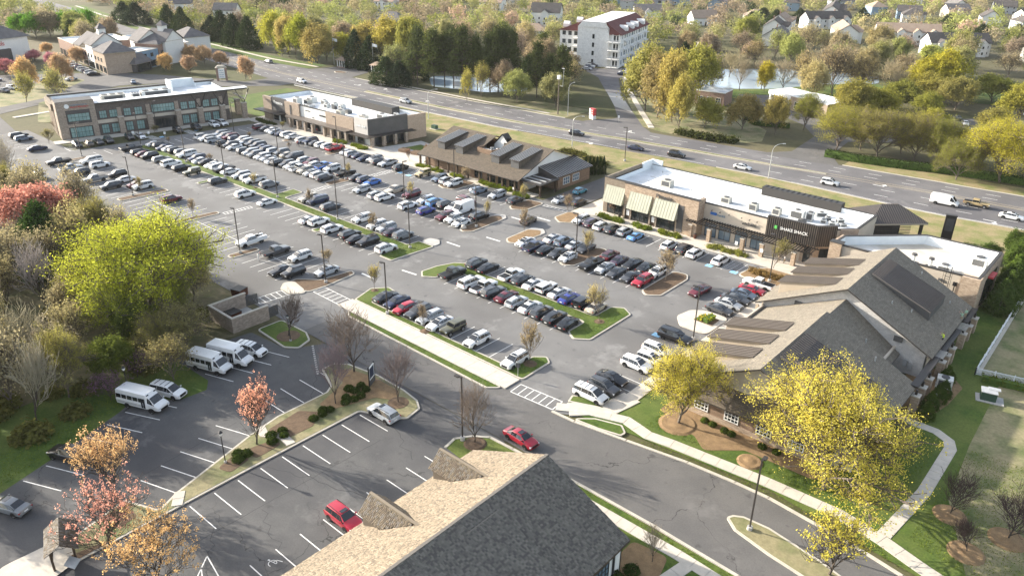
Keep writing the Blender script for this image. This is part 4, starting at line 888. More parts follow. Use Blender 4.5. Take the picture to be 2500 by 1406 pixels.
    for sy in (1,-1):
        g=MB()
        rng_=range(g0,g1)
        for i in rng_:
            a,c=S(i,iB),S(i+1,iB);d,e=S(i+1,iT),S(i,iT)
            if i==g0 and kind not in ('cargovan','minibus'):
                if (e.z-a.z)<.1 and (d.z-c.z)<.2:continue
            a2=a.lerp(e,.06);c2=c.lerp(d,.06);d2=c.lerp(d,.90);e2=a.lerp(e,.90)
            q=quad_in(a2,c2,d2,e2,.045,.012)
            q=[Vector((p.x,p.y*sy,p.z)) for p in q]
            g.poly(q if sy>0 else q[::-1])
        if kind=='minibus':
            for k in range(5):
                x0=-L*.47+k*.92
                y=sy*hw*.975
                pts=[(x0,y,1.55),(x0+.78,y,1.55),(x0+.78,sy*hw*.93,2.15),(x0,sy*hw*.93,2.15)]
                pts=[(p[0],p[1]+sy*.05,p[2]) for p in pts]
                g.poly(pts if sy<0 else pts[::-1])
            if sy<0:
                for k in range(2):
                    x0=L*.115+k*.36
                    g.poly([(x0,-hw*1.012,.7),(x0+.3,-hw*1.012,.7),(x0+.3,-hw*.985,2.2),(x0,-hw*.985,2.2)])
        parts.append(('side_window',g.mesh(kind+'_side_window','car_glass')))
    def cross(i0,i1,nm):
        def prof(i):
            h=secs[i][1];x=secs[i][0]
            e=(h[5][0]+(h[6][0]-h[5][0])*.35,h[5][1]+(h[6][1]-h[5][1])*.35)
            row=[e,h[6],h[7]]
            return [Vector((x,-y,z)) for y,z in row]+[Vector((x,y,z)) for y,z in row[::-1]]
        A,B_=prof(i0),prof(i1)
        g=MB()
        for j in range(5):
            a0,a1=A[j].lerp(B_[j],.05),A[j+1].lerp(B_[j+1],.05)
            c0,c1=A[j].lerp(B_[j],.93),A[j+1].lerp(B_[j+1],.93)
            n=(c0-a0).cross(a1-a0).normalized()
            if n.z<0:n=-n
            pts=[p+n*.014 for p in (a0,c0,c1,a1)]
            nn=(pts[1]-pts[0]).cross(pts[2]-pts[0])
            g.poly(pts if nn.z>0 else pts[::-1])
        return (nm,g.mesh(kind+'_'+nm,'car_glass'))
    parts.append(cross(g1-1,g1,'windshield'))
    if kind not in ('cargovan','minibus'):
        parts.append(cross(g0,g0+1,'rear_window'))
    if kind in ('suv','sedan','bigsuv'):
        a,c=S(4,7),S(5,7)
        g=MB();x0,x1=a.x-.1,c.x-.05
        g.box(x0,-.42,a.z-.03,x1,.42,a.z+.012)
        parts.append(('sunroof',g.mesh(kind+'_sunroof','car_glass')))
    if sp.get('bed'):
        x0,x1=sp['bed'][0]*L,sp['bed'][1]*L
        z=st[2][3]
        g=MB().box(x0,-hw*.80,z-.02,x1,hw*.80,z+.006)
        parts.append(('cargo_bed',g.mesh(kind+'_bed','car_black')))
    if kind=='utility':
        g=MB()
        g.box(-L*.5-.1,-1.02,.62,-L*.16,-.5,1.35);g.box(-L*.5-.1,.5,.62,-L*.16,1.02,1.35);g.box(-L*.5-.1,-.5,.62,-L*.16,.5,.9)
        parts.append(('tool_body',g.mesh('utility_tool_body','paint_car')))
        g=MB();g.box(-1.6,-.35,.95,-1.0,.35,1.55);g.box(-2.4,-.3,.95,-1.8,.3,1.35);g.tube((-1.3,0,1.5),(-2.3,.1,2.0),.06)
        parts.append(('equipment',g.mesh('utility_equipment','car_black')))
    for sy in (-1,1):
        i=len(st)-2;x=st[i][0]*L;y=hw*st[i][5]*.80*sy;z=st[i][2]-.03
        g=MB();y0,y1=sorted((y-.17,y+.17));g.box(x-.16,y0,z-.06,x+.045,y1,z+.09)
        parts.append(('headlight',g.mesh(kind+'_headlight','head_lamp')))
        x=st[1][0]*L;y=hw*st[1][5]*.86*sy;z=st[1][2]-.12
        g=MB();y0,y1=sorted((y-.14,y+.14));g.box(x-.05,y0,z-.06,x+.1,y1,z+.10)
        parts.append(('tail_light',g.mesh(kind+'_tail_light','tail_lamp')))
    g=MB().box(-L*.5-.02,-.24,.62,-L*.5+.03,.24,.76)
    parts.append(('licence_plate',g.mesh(kind+'_plate','white')))
    w=MB();n=14;wd=.23
    for j,(r,y) in enumerate(((wr,-wd/2),(wr,wd/2))):
        for k in range(n):
            a=2*PI*k/n;w.v.append((r*math.cos(a),y,r*math.sin(a)))
    for k in range(n):
        w.f.append((k,n+k,n+(k+1)%n,(k+1)%n));w.m.append(0)
    w.f.append(tuple(range(n)));w.m.append(0);w.f.append(tuple(range(2*n-1,n-1,-1)));w.m.append(0)
    for sy in (-1,1):
        pts=[(wr*.66*math.cos(2*PI*k/10),sy*(wd/2+.006),wr*.66*math.sin(2*PI*k/10)) for k in range(10)]
        w.poly(pts if sy<0 else pts[::-1],1)
    wm=w.mesh(kind+'_wheel',['tyre','rim'])
    wpos=[(fx*L,sy*(hw-wd/2-.005 if kind not in ('jeep','jeeptruck') else hw*.94),wr) for fx in sp['wb'] for sy in (-1,1)]
    return body,parts,wm,wpos
CARKIT={k:car_parts(k) for k in SP}
def add_car(kind,color,x,y,hd,label,group=None,near=True,z=.025,plain=None):
    c=PAINT[color]
    j=R.uniform(.92,1.06)
    col=(c[0]*j,c[1]*j,c[2]*j,1)
    body,parts,wm,wpos=CARKIT[kind]
    t=thing(plain or ONAME[kind],label,TCAT[kind],(x,y,z),hd,group)
    t.scale=(R.uniform(.94,1.05),R.uniform(.97,1.03),R.uniform(.95,1.05))
    o=put('body',body,t);o.color=col
    for nm,me in parts:
        if not near and nm in ('headlight','tail_light','sunroof','licence_plate'):continue
        p=put(nm,me,t);p.color=col
    for q in wpos:
        put('wheel',wm,t,q)
    return t
ROWTXT={'r1':('in row beside woods','from far end'),'r2':('in second row from woods','from far end'),'r3':('left of long green island','from far end'),'r4':('right of long green island','from far end'),
 'r5':('in left line of far double row','from far end'),'r6':('in right line of far double row','from far end'),'r5c':('in left line of middle double row','from far end'),'r6c':('in right line of middle double row','from far end'),
 'r7':('along far shop kerb','from office end'),'r4b':('right of island below the bend','from far end'),'r3b':('left of island below the bend','from far end'),'r7c':('in front of stone shopfront','from left'),
 'r6d':('in upper line between mulch islands','from left'),'r5d':('in lower line between mulch islands','from left'),'r8':('beside gabled building','from street'),'r3c':('below short green island','from left'),'r4c':('above short green island','from left'),'r2c':('facing pale sidewalk','from left'),'off':('in front of office','from left')}
GRP='cars parked in the shopping plaza'
for key,L in ROW_CARS.items():
    rr=random.Random(key)
    if key=='off':rz0=math.radians(-7)
    L=sorted(L,key=lambda c:c[1] if key in ('off','r8') else c[0])
    for i,(x,y,k,c) in enumerate(L):
        txt,frm=ROWTXT[key]
        if key=='r8':hd=0 if k != 'pickup' else PI
        elif key=='off':hd=rz0+(0 if rr.random()<.6 else PI)
        elif key in ('r3','r3b','r3c','r7','r7c'):hd=PI/2 if rr.random()<.8 else-PI/2
        elif key=='r2c':hd=-PI/2 if rr.random()<.85 else PI/2
        elif key=='r4c':hd=-PI/2 if rr.random()<.15 else PI/2
        elif key in ('r5d','r5','r5c'):hd=PI/2 if rr.random()<.45 else-PI/2
        else:hd=PI/2 if rr.random()<.5 else-PI/2
        if key=='r5d' and c=='white' and k=='sedan':hd=-PI/2
        hd+=rr.gauss(0,.03);x+=rr.gauss(0,.06) if key not in ('r8','off') else rr.gauss(0,.22);y+=rr.gauss(0,.22) if key not in ('r8','off') else 0
        if key=='r7':y+=.6
        lab=f"{CNAME.get(c, c)} {TNAME[k]} {txt}, {ordinal(i)} car {frm}"
        add_car(k,c,x,y,hd,lab,GRP,near=x>-170)
MISC_LAB={
 ('left',0):'slate blue SUV beside the office, nearer the building corner',('left',1):'charcoal SUV beside the office, leftmost at the picture edge',('left',2):'navy sedan alone in the stalls left of the office path',
 ('R12b',0):'white service truck with tools by the lot lamp post',('R12b',1):'charcoal pickup with open tailgate beside a person in white',('R12b',2):'white SUV parked next to the charcoal pickup',('R12b',3):'black sedan pulled in beside the mulch corner',('R12b',4):'black SUV pulled in beside the mulch corner island',('R12b',5):'silver sedan next to the mulch corner island',
 ('entry',0):'teal hatchback waiting in the entry road by the stone shop',('entry',1):'silver sedan entering the lot at the crosswalk',('entry',2):'charcoal sedan on the entry road beside the small street tree',
 ('drive',0):'red sedan driving on the street near the shake roof',('drive',1):'brown SUV driving across the central lane',('drive',2):'maroon SUV driving in the aisle behind the white high-roof van',('drive',3):'maroon sedan driving past the mulch island near the gabled building',('drive',4):'beige SUV driving along the woods at far left',
 ('lot2',0):'red SUV parked against the shake-roofed building',('lot2',1):'silver SUV parked at the divider island end',('lot2',2):'black SUV parked under the orange tree',('lot2',3):'grey sedan parked at the lower left picture edge',
 ('bus',0):'white minibus nearest the picture foreground, beside the white van',('bus',1):'white passenger van with roof ribs beside the nearest minibus',('bus',2):'white minibus half hidden under twigs',('bus',3):'white minibus in the middle of the upper three buses',('bus',4):'white passenger van closest to the stone dumpster enclosure',
}
HWL=['grey SUV on the far highway carriageway','white SUV on the highway left of the far shops','silver SUV on the highway above the far shops','black SUV on the highway above the dark-roofed restaurant','navy sedan on the highway behind the stone shop','black SUV on the highway just behind the white roof','white sedan on the highway behind the long white roof','white SUV on the highway right of the white roof','white high-roof cargo van on the highway at right','tan off-road pickup ahead of the cargo van','white sedan leaving the picture on the highway']
cnt={}
for n_,x,y,k,c in MISC_CARS:
    i=cnt.get(n_,0);cnt[n_]=i+1
    near=x>-170
    if n_=='hwy':
        h0=hwy_at(x-3);h1=hwy_at(x+3)
        a=math.atan2(h1[1]-h0[1],6)
        if y>hwy_at(x)[1]:a+=PI
        add_car(k,c,x,y,a,HWL[i],'cars driving on the highway',near,.008,'moving_car')
    elif n_=='left':
        add_car(k,c,x,y,PI/2,MISC_LAB[(n_,i)],GRP,False)
    elif n_=='R12b':
        hd={0:-PI/2+.0,1:PI/2,2:-PI/2,3:-PI/2,4:-PI/2,5:-PI/2}[i]
        add_car(k,c,x,y,hd,MISC_LAB[(n_,i)],GRP)
    elif n_=='entry':
        add_car(k,c,x,y,(PI/2,-PI/2,PI/2)[i]+(0,.05,-.03)[i],MISC_LAB[(n_,i)],GRP)
    elif n_=='drive':
        add_car(k,c,x,y,(-.06,PI/2+.15,0,-PI/2-.1,0)[i],MISC_LAB[(n_,i)],None,near,.03,'moving_car')
    elif n_=='lot2':
        add_car(k,c,x,y,(0,PI,PI+.41,PI+.40)[i],MISC_LAB[(n_,i)],'cars in the near lot',True,.035)
    elif n_=='bus':
        add_car(k,c,x,y,.38 if i<2 else .33,MISC_LAB[(n_,i)],'white buses and vans in the near lot',True,.035)
# ------------------------------------------------------------------ buildings around the lot
def obox(b,p,u,n,a0,a1,z0,z1,d0,d1,mi=0):
    """box on a wall: a along u, z up, d out along n"""
    p=Vector(p);u=Vector(u);n=Vector(n)
    k=len(b.v)
    for z in (z0,z1):
        for a,d in ((a0,d0),(a1,d0),(a1,d1),(a0,d1)):
            q=p+u*a+n*d
            b.v.append((q.x,q.y,p.z+z))
    fl=u.cross(n).z>0
    for q in ((0,3,2,1),(4,5,6,7),(0,1,5,4),(1,2,6,5),(2,3,7,6),(3,0,4,7)):
        q=q if fl else q[::-1]
        b.f.append(tuple(k+i for i in q));b.m.append(mi)
def window(par,p,u,n,wd,h,cols=2,rows=2,frame='frame_dark',pane='glass_dark',bar=.09,name='window'):
    f=MB()
    for i in range(cols+1):
        a=wd*i/cols
        w2=bar if i in (0,cols) else bar*.7
        a0=min(max(a-w2/2,0),wd-w2)
        obox(f,p,u,n,a0,a0+w2,0,h,0,.09)
    for j in range(rows+1):
        z=h*j/rows
        w2=bar if j in (0,rows) else bar*.7
        z0=min(max(z-w2/2,0),h-w2)
        obox(f,p,u,n,bar*.5,wd-bar*.5,z0,z0+w2,0,.082)
    o=f.build(name,frame,par)
    g=MB();obox(g,p,u,n,bar*.3,wd-bar*.3,bar*.3,h-bar*.3,-.02,.03)
    g.build('pane',pane,o)
    return o
def text(par,s,p,u,n,size,mat,name='sign_lettering',ext=.05,bold=0.):
    c=bpy.data.curves.new(name,'FONT');c.body=s;c.size=size;c.extrude=ext;c.offset=bold
    c.align_x='CENTER';c.align_y='CENTER'
    c.materials.append(M[mat])
    tmp=bpy.data.objects.new('tmp',c);COL.objects.link(tmp)
    me=bpy.data.meshes.new_from_object(tmp.evaluated_get(bpy.context.evaluated_depsgraph_get()))
    bpy.data.objects.remove(tmp);bpy.data.curves.remove(c)
    if not me.materials:me.materials.append(M[mat])
    o=put(name,me,par)
    u=Vector(u).normalized();n=Vector(n).normalized();z=n.cross(u)
    o.matrix_local=Matrix(((u.x,z.x,n.x,p[0]+n.x*.1),(u.y,z.y,n.y,p[1]+n.y*.1),(u.z,z.z,n.z,p[2]),(0,0,0,1)))
    return o
def strokes(par,p,u,n,wd,h,mat,seed=1,name='sign_lettering'):
    """lettering too far away to read: a line of small upright strokes"""
    rr=random.Random(seed);b=MB();a=0
    while a<wd-.2:
        w=rr.uniform(.10,.22)*h*2
        obox(b,p,u,n,a,a+w*.45,0,h*rr.choice((.7,.7,1)),.02,.08)
        if rr.random()<.6:obox(b,p,u,n,a+w*.45,a+w*.9,h*rr.choice((0,.3,.55)),h*rr.choice((.6,.7)),.02,.07)
        a+=w*1.3
    return b.build(name,mat,par)
def flat_block(par,poly,h,wall,roof='roof_white',par_h=.9,pw=.35,inside='parapet',coping='coping',name='wall'):
    """walls with a parapet, roof deck below the parapet top and a coping"""
    poly=ccw(poly)
    inn=inset(poly,pw)
    b=MB();k=len(poly)
    for i in range(k):
        j=(i+1)%k
        b.poly([(*poly[i],0),(*poly[j],0),(*poly[j],h),(*poly[i],h)])
        b.poly([(*inn[j],h-par_h),(*inn[i],h-par_h),(*inn[i],h),(*inn[j],h)],1)
    w=b.build(name,[wall,inside],par)
    MB().poly([(*p,h-par_h) for p in inn]).build('roof',roof,par)
    out=inset(poly,-.07);in2=inset(poly,pw+.05)
    c=MB()
    for i in range(k):
        j=(i+1)%k
        c.poly([(*out[i],h+.12),(*out[j],h+.12),(*in2[j],h+.12),(*in2[i],h+.12)])
        c.poly([(*out[i],h-.1),(*out[j],h-.1),(*out[j],h+.12),(*out[i],h+.12)])
        c.poly([(*in2[j],h+.0),(*in2[i],h+.0),(*in2[i],h+.12),(*in2[j],h+.12)])
    c.build('coping',coping,par)
    return w
def rtu(name,label,x,y,z,w=2.0,d=1.5,h=1.3,mat='unit_beige',rz=0,group='rooftop air units',fans=1):
    t=thing(name,label,'air conditioner',(x,y,z),rz,group)
    MB().box(-w/2,-d/2,.1,w/2,d/2,h).build('cabinet',mat,t)
    MB().box(-w/2-.06,-d/2-.06,0,w/2+.06,d/2+.06,.1).build('kerb_frame','galv',t)
    b=MB();obox(b,(-w/2,-d/2,0),(1,0,0),(0,-1,0),w*.12,w*.88,h*.2,h*.85,0,.03);obox(b,(-w/2,-d/2,0),(0,1,0),(-1,0,0),d*.1,d*.9,h*.2,h*.85,0,.03)
    b.build('grille','louvre',t)
    for i in range(fans):
        fx=(i-(fans-1)/2)*w/max(1,fans)
        MB().cyl(fx,0,h,h+.14,min(w/fans,d)*.36,n=16).build('fan','louvre',t)
    return t
def pergola(par,x0,x1,y0,y1,z,nslat,dirx=True,mat='bronze',tube=.10):
    b=MB()
    b.box(x0,y0,z-.22,x1,y0+.14,z);b.box(x0,y1-.14,z-.22,x1,y1,z)
    b.build('pergola_beam',mat,par)
    me=MB().box(-.05,y0-.25,0,.05,y1+.1,.2).mesh('pergola_slat',mat)
    for i in range(nslat):
        put('pergola_slat',me,par,(x0+(x1-x0)*(i+.5)/nslat,0,z+.002))
def stone_pier(par,x,y,h,w=.75,mat='stone',cap='concrete'):
    p=MB().box(x-w/2,y-w/2,0,x+w/2,y+w/2,h).build('pier',mat,par)
    MB().box(x-w/2-.09,y-w/2-.09,h,x+w/2+.09,y+w/2+.09,h+.18).build('pier_cap',cap,p)
    return p
# ---------- stone and taupe retail block with the long white roof
t=thing('retail_building','long retail block with white flat roof, stone front and pale green awnings','building')
P1=[(-93.7,139.0),(-70.6,139.0),(-70.6,141.0),(-56.2,141.0),(-47.0,141.6),(-44.6,144.0),(-41.6,147.0),(-41.6,157.6),(-93.7,157.6)]
flat_block(t,P1,7.1,'stucco_taupe','roof_white',1.0)
b=MB()
b.box(-93.9,138.8,0,-88.2,139.15,8.1);b.box(-93.95,139.15,0,-93.55,157.4,8.1)
b.build('siding_wall','siding',t)
b=MB();b.box(-93.55,157.25,7.1,-90.6,157.7,8.3);b.box(-93.55,153.2,7.1,-93.2,157.25,8.3)
b.build('parapet_corner','parapet',t)
MB().box(-94.0,138.7,8.1,-82.6,139.2,8.22).build('coping','coping',t)
s_=MB();s_.box(-88.2,138.35,0,-70.4,139.0,8.0);s_.box(-71.1,139.0,0,-70.4,141.3,8.0)
s_.build('stone_front','stone',t)
MB().box(-88.4,138.25,8.0,-70.3,139.15,8.16).build('coping','coping',t)
MB().box(-75.0,138.28,.4,-73.6,138.4,6.2).build('tall_panel','charcoal',t)
for x0,wd in ((-92.8,4.0),(-86.2,4.4),(-80.0,4.6)):
    yf=138.8 if x0<-88 else 138.35
    window(t,(x0,yf,.25),(1,0,0),(0,-1,0),wd,3.0,4,2)
    a=MB()
    z0,z1=3.0,6.5
    a.poly([(x0-.5,yf-1.5,z0),(x0+wd+.5,yf-1.5,z0),(x0+wd+.5,yf-.02,z1),(x0-.5,yf-.02,z1)])
    a.poly([(x0-.5,yf-1.5,z0),(x0-.5,yf-.02,z1),(x0-.5,yf-.02,z0)]);a.poly([(x0+wd+.5,yf-1.5,z0),(x0+wd+.5,yf-.02,z0),(x0+wd+.5,yf-.02,z1)])
    aw=a.build('awning','awning',t)
    for k in range(9):
        xx=x0-.5+(wd+1)*k/8
        MB().bar((xx,yf-1.505,z0+.02),(xx,yf-.03,z1+.02),.05,.05).build('seam','awning',aw)
for x in (-87.6,-81.2):
    d=MB().box(x,138.2,0,x+1.3,138.36,2.9).build('door','wood_dark',t)
    MB().box(x+.3,138.16,1.0,x+1.0,138.2,2.2).build('notice_panel','white',d)
    MB().box(x-.25,137.95,0,x,138.36,3.0).box(x+1.3,137.95,0,x+1.55,138.36,3.0).box(x-.3,137.9,3.0,x+1.6,138.36,3.2).build('door_surround','stone_grey',d)
text(t,'Pinnacle',(-78.4,138.25,7.0),(1,0,0),(0,-1,0),1.15,'charcoal',bold=.02)
for x in (-68.4,-66.6,-64.6,-61.9,-60.2,-58.6):
    MB().tube((x,140.95,6.0),(x,140.4,6.15),.03).cyl(x,140.35,5.95,6.15,.16,.06,10).build('wall_lamp','bronze',t)
MB().box(-68.9,140.86,5.0,-67.5,140.98,5.55).cyl(-68.2,140.9,5.3,5.31,.01,n=3).build('logo_shape','blue_sign',t)
strokes(t,(-67.3,140.95,4.95),(1,0,0),(0,-1,0),1.9,.5,'slate_blue',3)
text(t,"'aechattl",(-60.4,140.9,5.0),(1,0,0),(0,-1,0),.95,'charcoal',bold=.02)
for x0 in (-69.8,-66.6,-63.0,-59.6):
    window(t,(x0,141.0,.2),(1,0,0),(0,-1,0),2.6,2.9,2,1,pane='glass_blue')
pergola(t,-72.6,-46.0,137.6,140.9,3.7,46)
for x in (-71.6,-67.4,-60.1,-56.0,-49.6):
    stone_pier(t,x,138.4,2.7)
MB().box(-71.65,138.35,2.7,-71.55,138.45,3.5).box(-67.45,138.35,2.7,-67.35,138.45,3.5).box(-60.15,138.35,2.7,-60.05,138.45,3.5).box(-56.05,138.35,2.7,-55.95,138.45,3.5).box(-49.65,138.35,2.7,-49.55,138.45,3.5).build('pergola_post','bronze',t)
sb=MB();sb.prism([(-56.6,140.3),(-47.0,140.9),(-44.2,143.6),(-44.6,144.2),(-47.2,141.5),(-56.6,141.0)],3.9,8.0)
fas=sb.build('ribbed_fascia','bronze',t)
for i in range(24):
    x=-56.4+9.3*i/23
    MB().box(x,140.3+.6*i/23-.09,3.9,x+.09,140.3+.6*i/23+.02,8.0).build('rib','metal_roof',fas)
for i in range(9):
    x=-46.8+2.4*i/8;y=141.0+2.4*i/8
    MB().box(x,y-.08,3.9,x+.09,y+.02,8.0).build('rib','metal_roof',fas)
text(t,'SHAKE SHACK',(-51.1,140.35,6.1),(9.6,.6,0),(.6,-9.6,0),.82,'white',bold=.004)
MB().box(-54.9,140.1,5.8,-54.4,140.3,6.4).build('sign_emblem','green_sign',t)
MB().prism([(-49.6,141.2),(-47.0,141.25),(-43.6,144.6),(-43.9,145.0),(-47.2,141.9),(-49.6,141.8)],0,3.9).build('brick_corner','brick_tan',t)
MB().prism([(-43.85,144.5),(-41.4,146.95),(-41.7,147.3),(-44.2,144.9)],0,7.2).build('brick_corner','brick_tan',t)
window(t,(-48.9,141.2,.3),(1,0,0),(0,-1,0),1.3,3.0,1,1)
q=Vector((1,1,0)).normalized()
window(t,(-46.3,141.95,.2),tuple(q),(q.y,-q.x,0),2.2,3.2,2,1)
MB().box(-65.5,156.8,6.1,-48.5,158.8,7.9).build('rear_canopy','coping',t)
b=MB()
for i in range(14):b.box(-64.9+i*1.15,157.0,7.9,-64.8+i*1.15,158.6,8.0)
b.build('canopy_rib','bronze',t)
b=MB();b.tube((-83,147.2,6.25),(-58,147.2,6.25),.08);b.tube((-90,151.5,6.2),(-80,151.5,6.2),.06)
for i in range(26):
    x,y=R.uniform(-91,-48),R.uniform(142.5,156)
    b.cyl(x,y,6.1,6.1+R.uniform(.15,.5),R.uniform(.06,.14),n=7)
b.build('roof_vent','galv',t)
for i,(x,y,w_,d_,h_,rz) in enumerate(((-83.4,147.8,2.4,1.8,1.5,0),(-68.6,146.8,2.0,1.5,1.2,0),(-62.2,146.2,1.7,1.5,1.5,0),(-57.6,147.0,1.6,1.4,1.4,0))):
    rtu('rooftop_unit',f'boxy rooftop air unit on the long white roof, {ordinal(i)} from the left',x,y,6.1,w_,d_,h_,'unit_beige',rz)
for i,(x,y,w_,d_,h_,m_) in enumerate(((-53.6,147.4,2.8,1.3,1.9,'unit_white'),(-51.4,148.4,1.3,1.3,1.7,'galv'),(-51.6,145.2,1.5,1.2,1.0,'louvre'),(-48.8,148.8,1.1,.9,.7,'unit_white'),(-47.0,148.6,1.3,1.0,.7,'unit_white'),(-48.6,150.6,1.1,1.0,.8,'galv'),(-50.6,152.2,2.2,1.0,.9,'unit_white'),(-46.4,151.2,1.4,1.0,.8,'unit_white'),(-45.2,149.4,1.4,.8,.6,'galv'))):
    rtu('kitchen_exhaust',f'kitchen exhaust box behind the ribbed sign, {ordinal(i)} of the cluster',x,y,6.1,w_,d_,h_,m_,.1*i,'kitchen exhausts behind the ribbed sign')
# ---------- hip-roofed pavilion
t=thing('pavilion','open pavilion with ribbed dark metal hip roof by the highway','pavilion',(-41.4,163.8,0),math.radians(45))
hx,hy=6.1,4.7
pp=[(-hx,-hy,5.5),(hx,-hy,5.5),(hx,hy,5.5),(-hx,hy,5.5)]
r0,r1=(-1.6,0,8.0),(1.6,0,8.0)
b=MB();b.poly([pp[0],pp[1],r1,r0]);b.poly([pp[1],pp[2],r1]);b.poly([pp[2],pp[3],r0,r1]);b.poly([pp[3],pp[0],r0]);b.poly(pp[::-1])
rf=b.build('roof','metal_roof_dark',t)
sm=MB()
for k in range(27):
    a=-hx+2*hx*k/26
    f=1.0 if abs(a) <= 1.6 else (hx-abs(a))/(hx-1.6)
    for sy in (-1,1):
        MB().bar((a,sy*hy,5.52),(a,sy*hy*(1-f),5.52+2.5*f),.07,.09).build('seam','metal_roof',rf)
for k in range(19):
    a=-hy+2*hy*(k+.5)/19
    f=(hy-abs(a))/hy
    for sx in (-1,1):
        MB().bar((sx*hx,a,5.52),(sx*(hx-(hx-1.6)*f),a,5.52+2.5*f),.07,.09).build('seam','metal_roof',rf)
MB().box(-hx,-hy,5.15,hx,-hy+.12,5.5).box(-hx,hy-.12,5.15,hx,hy,5.5).box(-hx,-hy,5.15,-hx+.12,hy,5.5).box(hx-.12,-hy,5.15,hx,hy,5.5).build('fascia','stucco_tan',t)
for x in (-hx+.8,hx-.8):
    for y in (-hy+.8,hy-.8):
        MB().box(x-.25,y-.25,0,x+.25,y+.25,5.2).build('post','bronze',t)
for i in range(9):
    z=2.2+i*.33
    MB().box(-hx+.7,-hy+.65,z,hx-3.0,-hy+.75,z+.1).build('screen_slat','bronze',t)
    MB().box(-hx+.65,-hy+.7,z,-hx+.75,hy-.7,z+.1).build('screen_slat','bronze',t)
MB().box(-hx+1.2,hy-1.6,0,hx-1.2,hy-1.2,3.4).build('screen_wall','brick_brown',t)
# ---------- flat-roofed building in the corner
t=thing('corner_restaurant','taupe flat-roofed corner building with stone piers and high white parapet','building')
P2=[(-42.6,137.2),(-18.7,137.6),(-18.7,153.3),(-31.2,153.3),(-42.4,142.2)]
flat_block(t,P2,7.0,'stucco_taupe','roof_tan',1.7,.35)
MB().box(-43.0,136.8,0,-40.9,138.2,7.3).build('stone_pier','stone',t);MB().prism([(-43.0,138.2),(-42.6,138.2),(-42.3,142.3),(-42.8,142.5)],0,7.1).build('stone_wall','stone',t);MB().box(-21.2,136.9,0,-18.4,138.6,7.1).build('stone_pier','stone',t);MB().box(-19.0,138.6,0,-18.45,153.5,6.9).build('stone_wall','stone',t)
MB().box(-43.1,136.7,7.3,-40.8,138.3,7.42).build('coping','coping',t)
MB().box(-34,152.85,5.3,-24,152.95,6.2).build('parapet_ledge','parapet',t)
b=MB()
for x in (-23.6,-22.9):b.tube((x,136.9,.5),(x,136.9,8.2),.05)
for i in range(18):b.tube((-23.6,136.9,.8+i*.4),(-22.9,136.9,.8+i*.4),.03)
b.tube((-23.9,136.6,3),(-23.9,136.6,8.0),.03);b.tube((-22.6,136.6,3),(-22.6,136.6,8.0),.03)
for z in (3,4.2,5.4,6.6,7.8):b.tube((-23.9,136.6,z),(-22.6,136.6,z),.03)
b.build('ladder','black_metal',t)
MB().tube((-22.0,137.4,.3),(-22.0,137.4,5.0),.09).box(-22.3,137.2,5.0,-21.7,137.55,5.6).build('downpipe','black_metal',t)
MB().box(-24.6,137.3,5.2,-24.0,137.5,5.6).build('wall_vent','louvre',t)
MB().box(-18.5,142,.8,-18.35,150,5.5).build('side_window_wall','glass_dark',t)
MB().box(-18.4,143,5.6,-17.6,146,5.9).build('awning','red_sign',t)
rtu('rooftop_unit','pale green-grey rooftop unit near the right parapet of the tan roof',-21.0,148.4,5.3,2.4,2.0,1.7,'unit_white',0)
rtu('rooftop_unit','white rooftop unit beside the grease stacks on the tan roof',-24.8,141.4,5.3,2.2,1.7,1.4,'unit_white',0)
for i,x in enumerate((-30.0,-27.2)):
    e=thing('exhaust_stack',('left' if i==0 else 'right')+' of two grease exhaust stacks on the tan roof','vent',(x,142.0,5.3),0,'grease exhaust stacks')
    MB().box(-.8,-.6,0,.8,.6,.18).build('base','charcoal',e)
    MB().cyl(0,0,.18,1.5,.3,.26,12).build('stack','unit_white',e)
    MB().cyl(0,0,1.5,1.8,.52,.42,12).build('fan_hood','charcoal',e)
t=thing('rear_pergola','dark slatted pergola behind the corner building near the highway','pergola')
pergola(t,-30,-20.5,155.2,158.0,3.2,18)
for x in (-29.6,-25,-20.9):MB().box(x-.15,157.6,0,x+.15,157.9,3.0).build('post','bronze',t)
t=thing('pylon_sign','tall narrow brown pylon sign at the highway behind the corner building','sign',(-31.5,172.5,0),math.radians(18))
MB().box(-1.0,-.3,0,1.0,.3,5.6).build('post','bronze',t);MB().box(-.7,-.36,2.4,.7,.36,5.0).build('panel','charcoal',t)
MB().box(-1.05,-.5,5.6,1.05,.5,5.8).build('cap','bronze',t)
# ---------- the taupe double-gabled building
def gable_roof(par,xl,xr,y0,y1,ze,xr_,zr,mats,th=.22,name='roof'):
    """ridge along y; left and right slopes as slabs"""
    b=MB()
    for (xe,m) in ((xl,0),(xr,1)):
        pts=[(xe,y0,ze),(xr_,y0,zr),(xr_,y1,zr),(xe,y1,ze)]
        if xe>xr_:pts=pts[::-1]
        b.poly(pts,m)
        lo=[(p[0],p[1],p[2]-th) for p in pts]
        b.poly(lo[::-1],2)
        for i in range(4):
            j=(i+1)%4
            b.poly([lo[i],lo[j],pts[j],pts[i]],2)
    return b.build(name,mats,par)
t=thing('gabled_building','taupe building with two stepped shingle gables and metal roof monitors','building')
XR=-31.1
def gable_wall(x0,x1,y,ze,xr_,zr,mat,th=.25,flip=False):
    pr=[(x0,0),(x1,0),(x1,ze),(xr_,zr),(x0,ze)]
    return MB().ext(pr,y,y+th,0,'y').build('gable_wall',mat,t)
gable_wall(-43.6,-18.6,83.3,3.2,XR,9.3,'stucco_taupe')
gable_wall(-43.6,-18.8,111.8,4.1,XR,10.3,'block_white')
gable_wall(-43.6,-18.8,132.0,3.6,XR,9.75,'stucco_taupe')
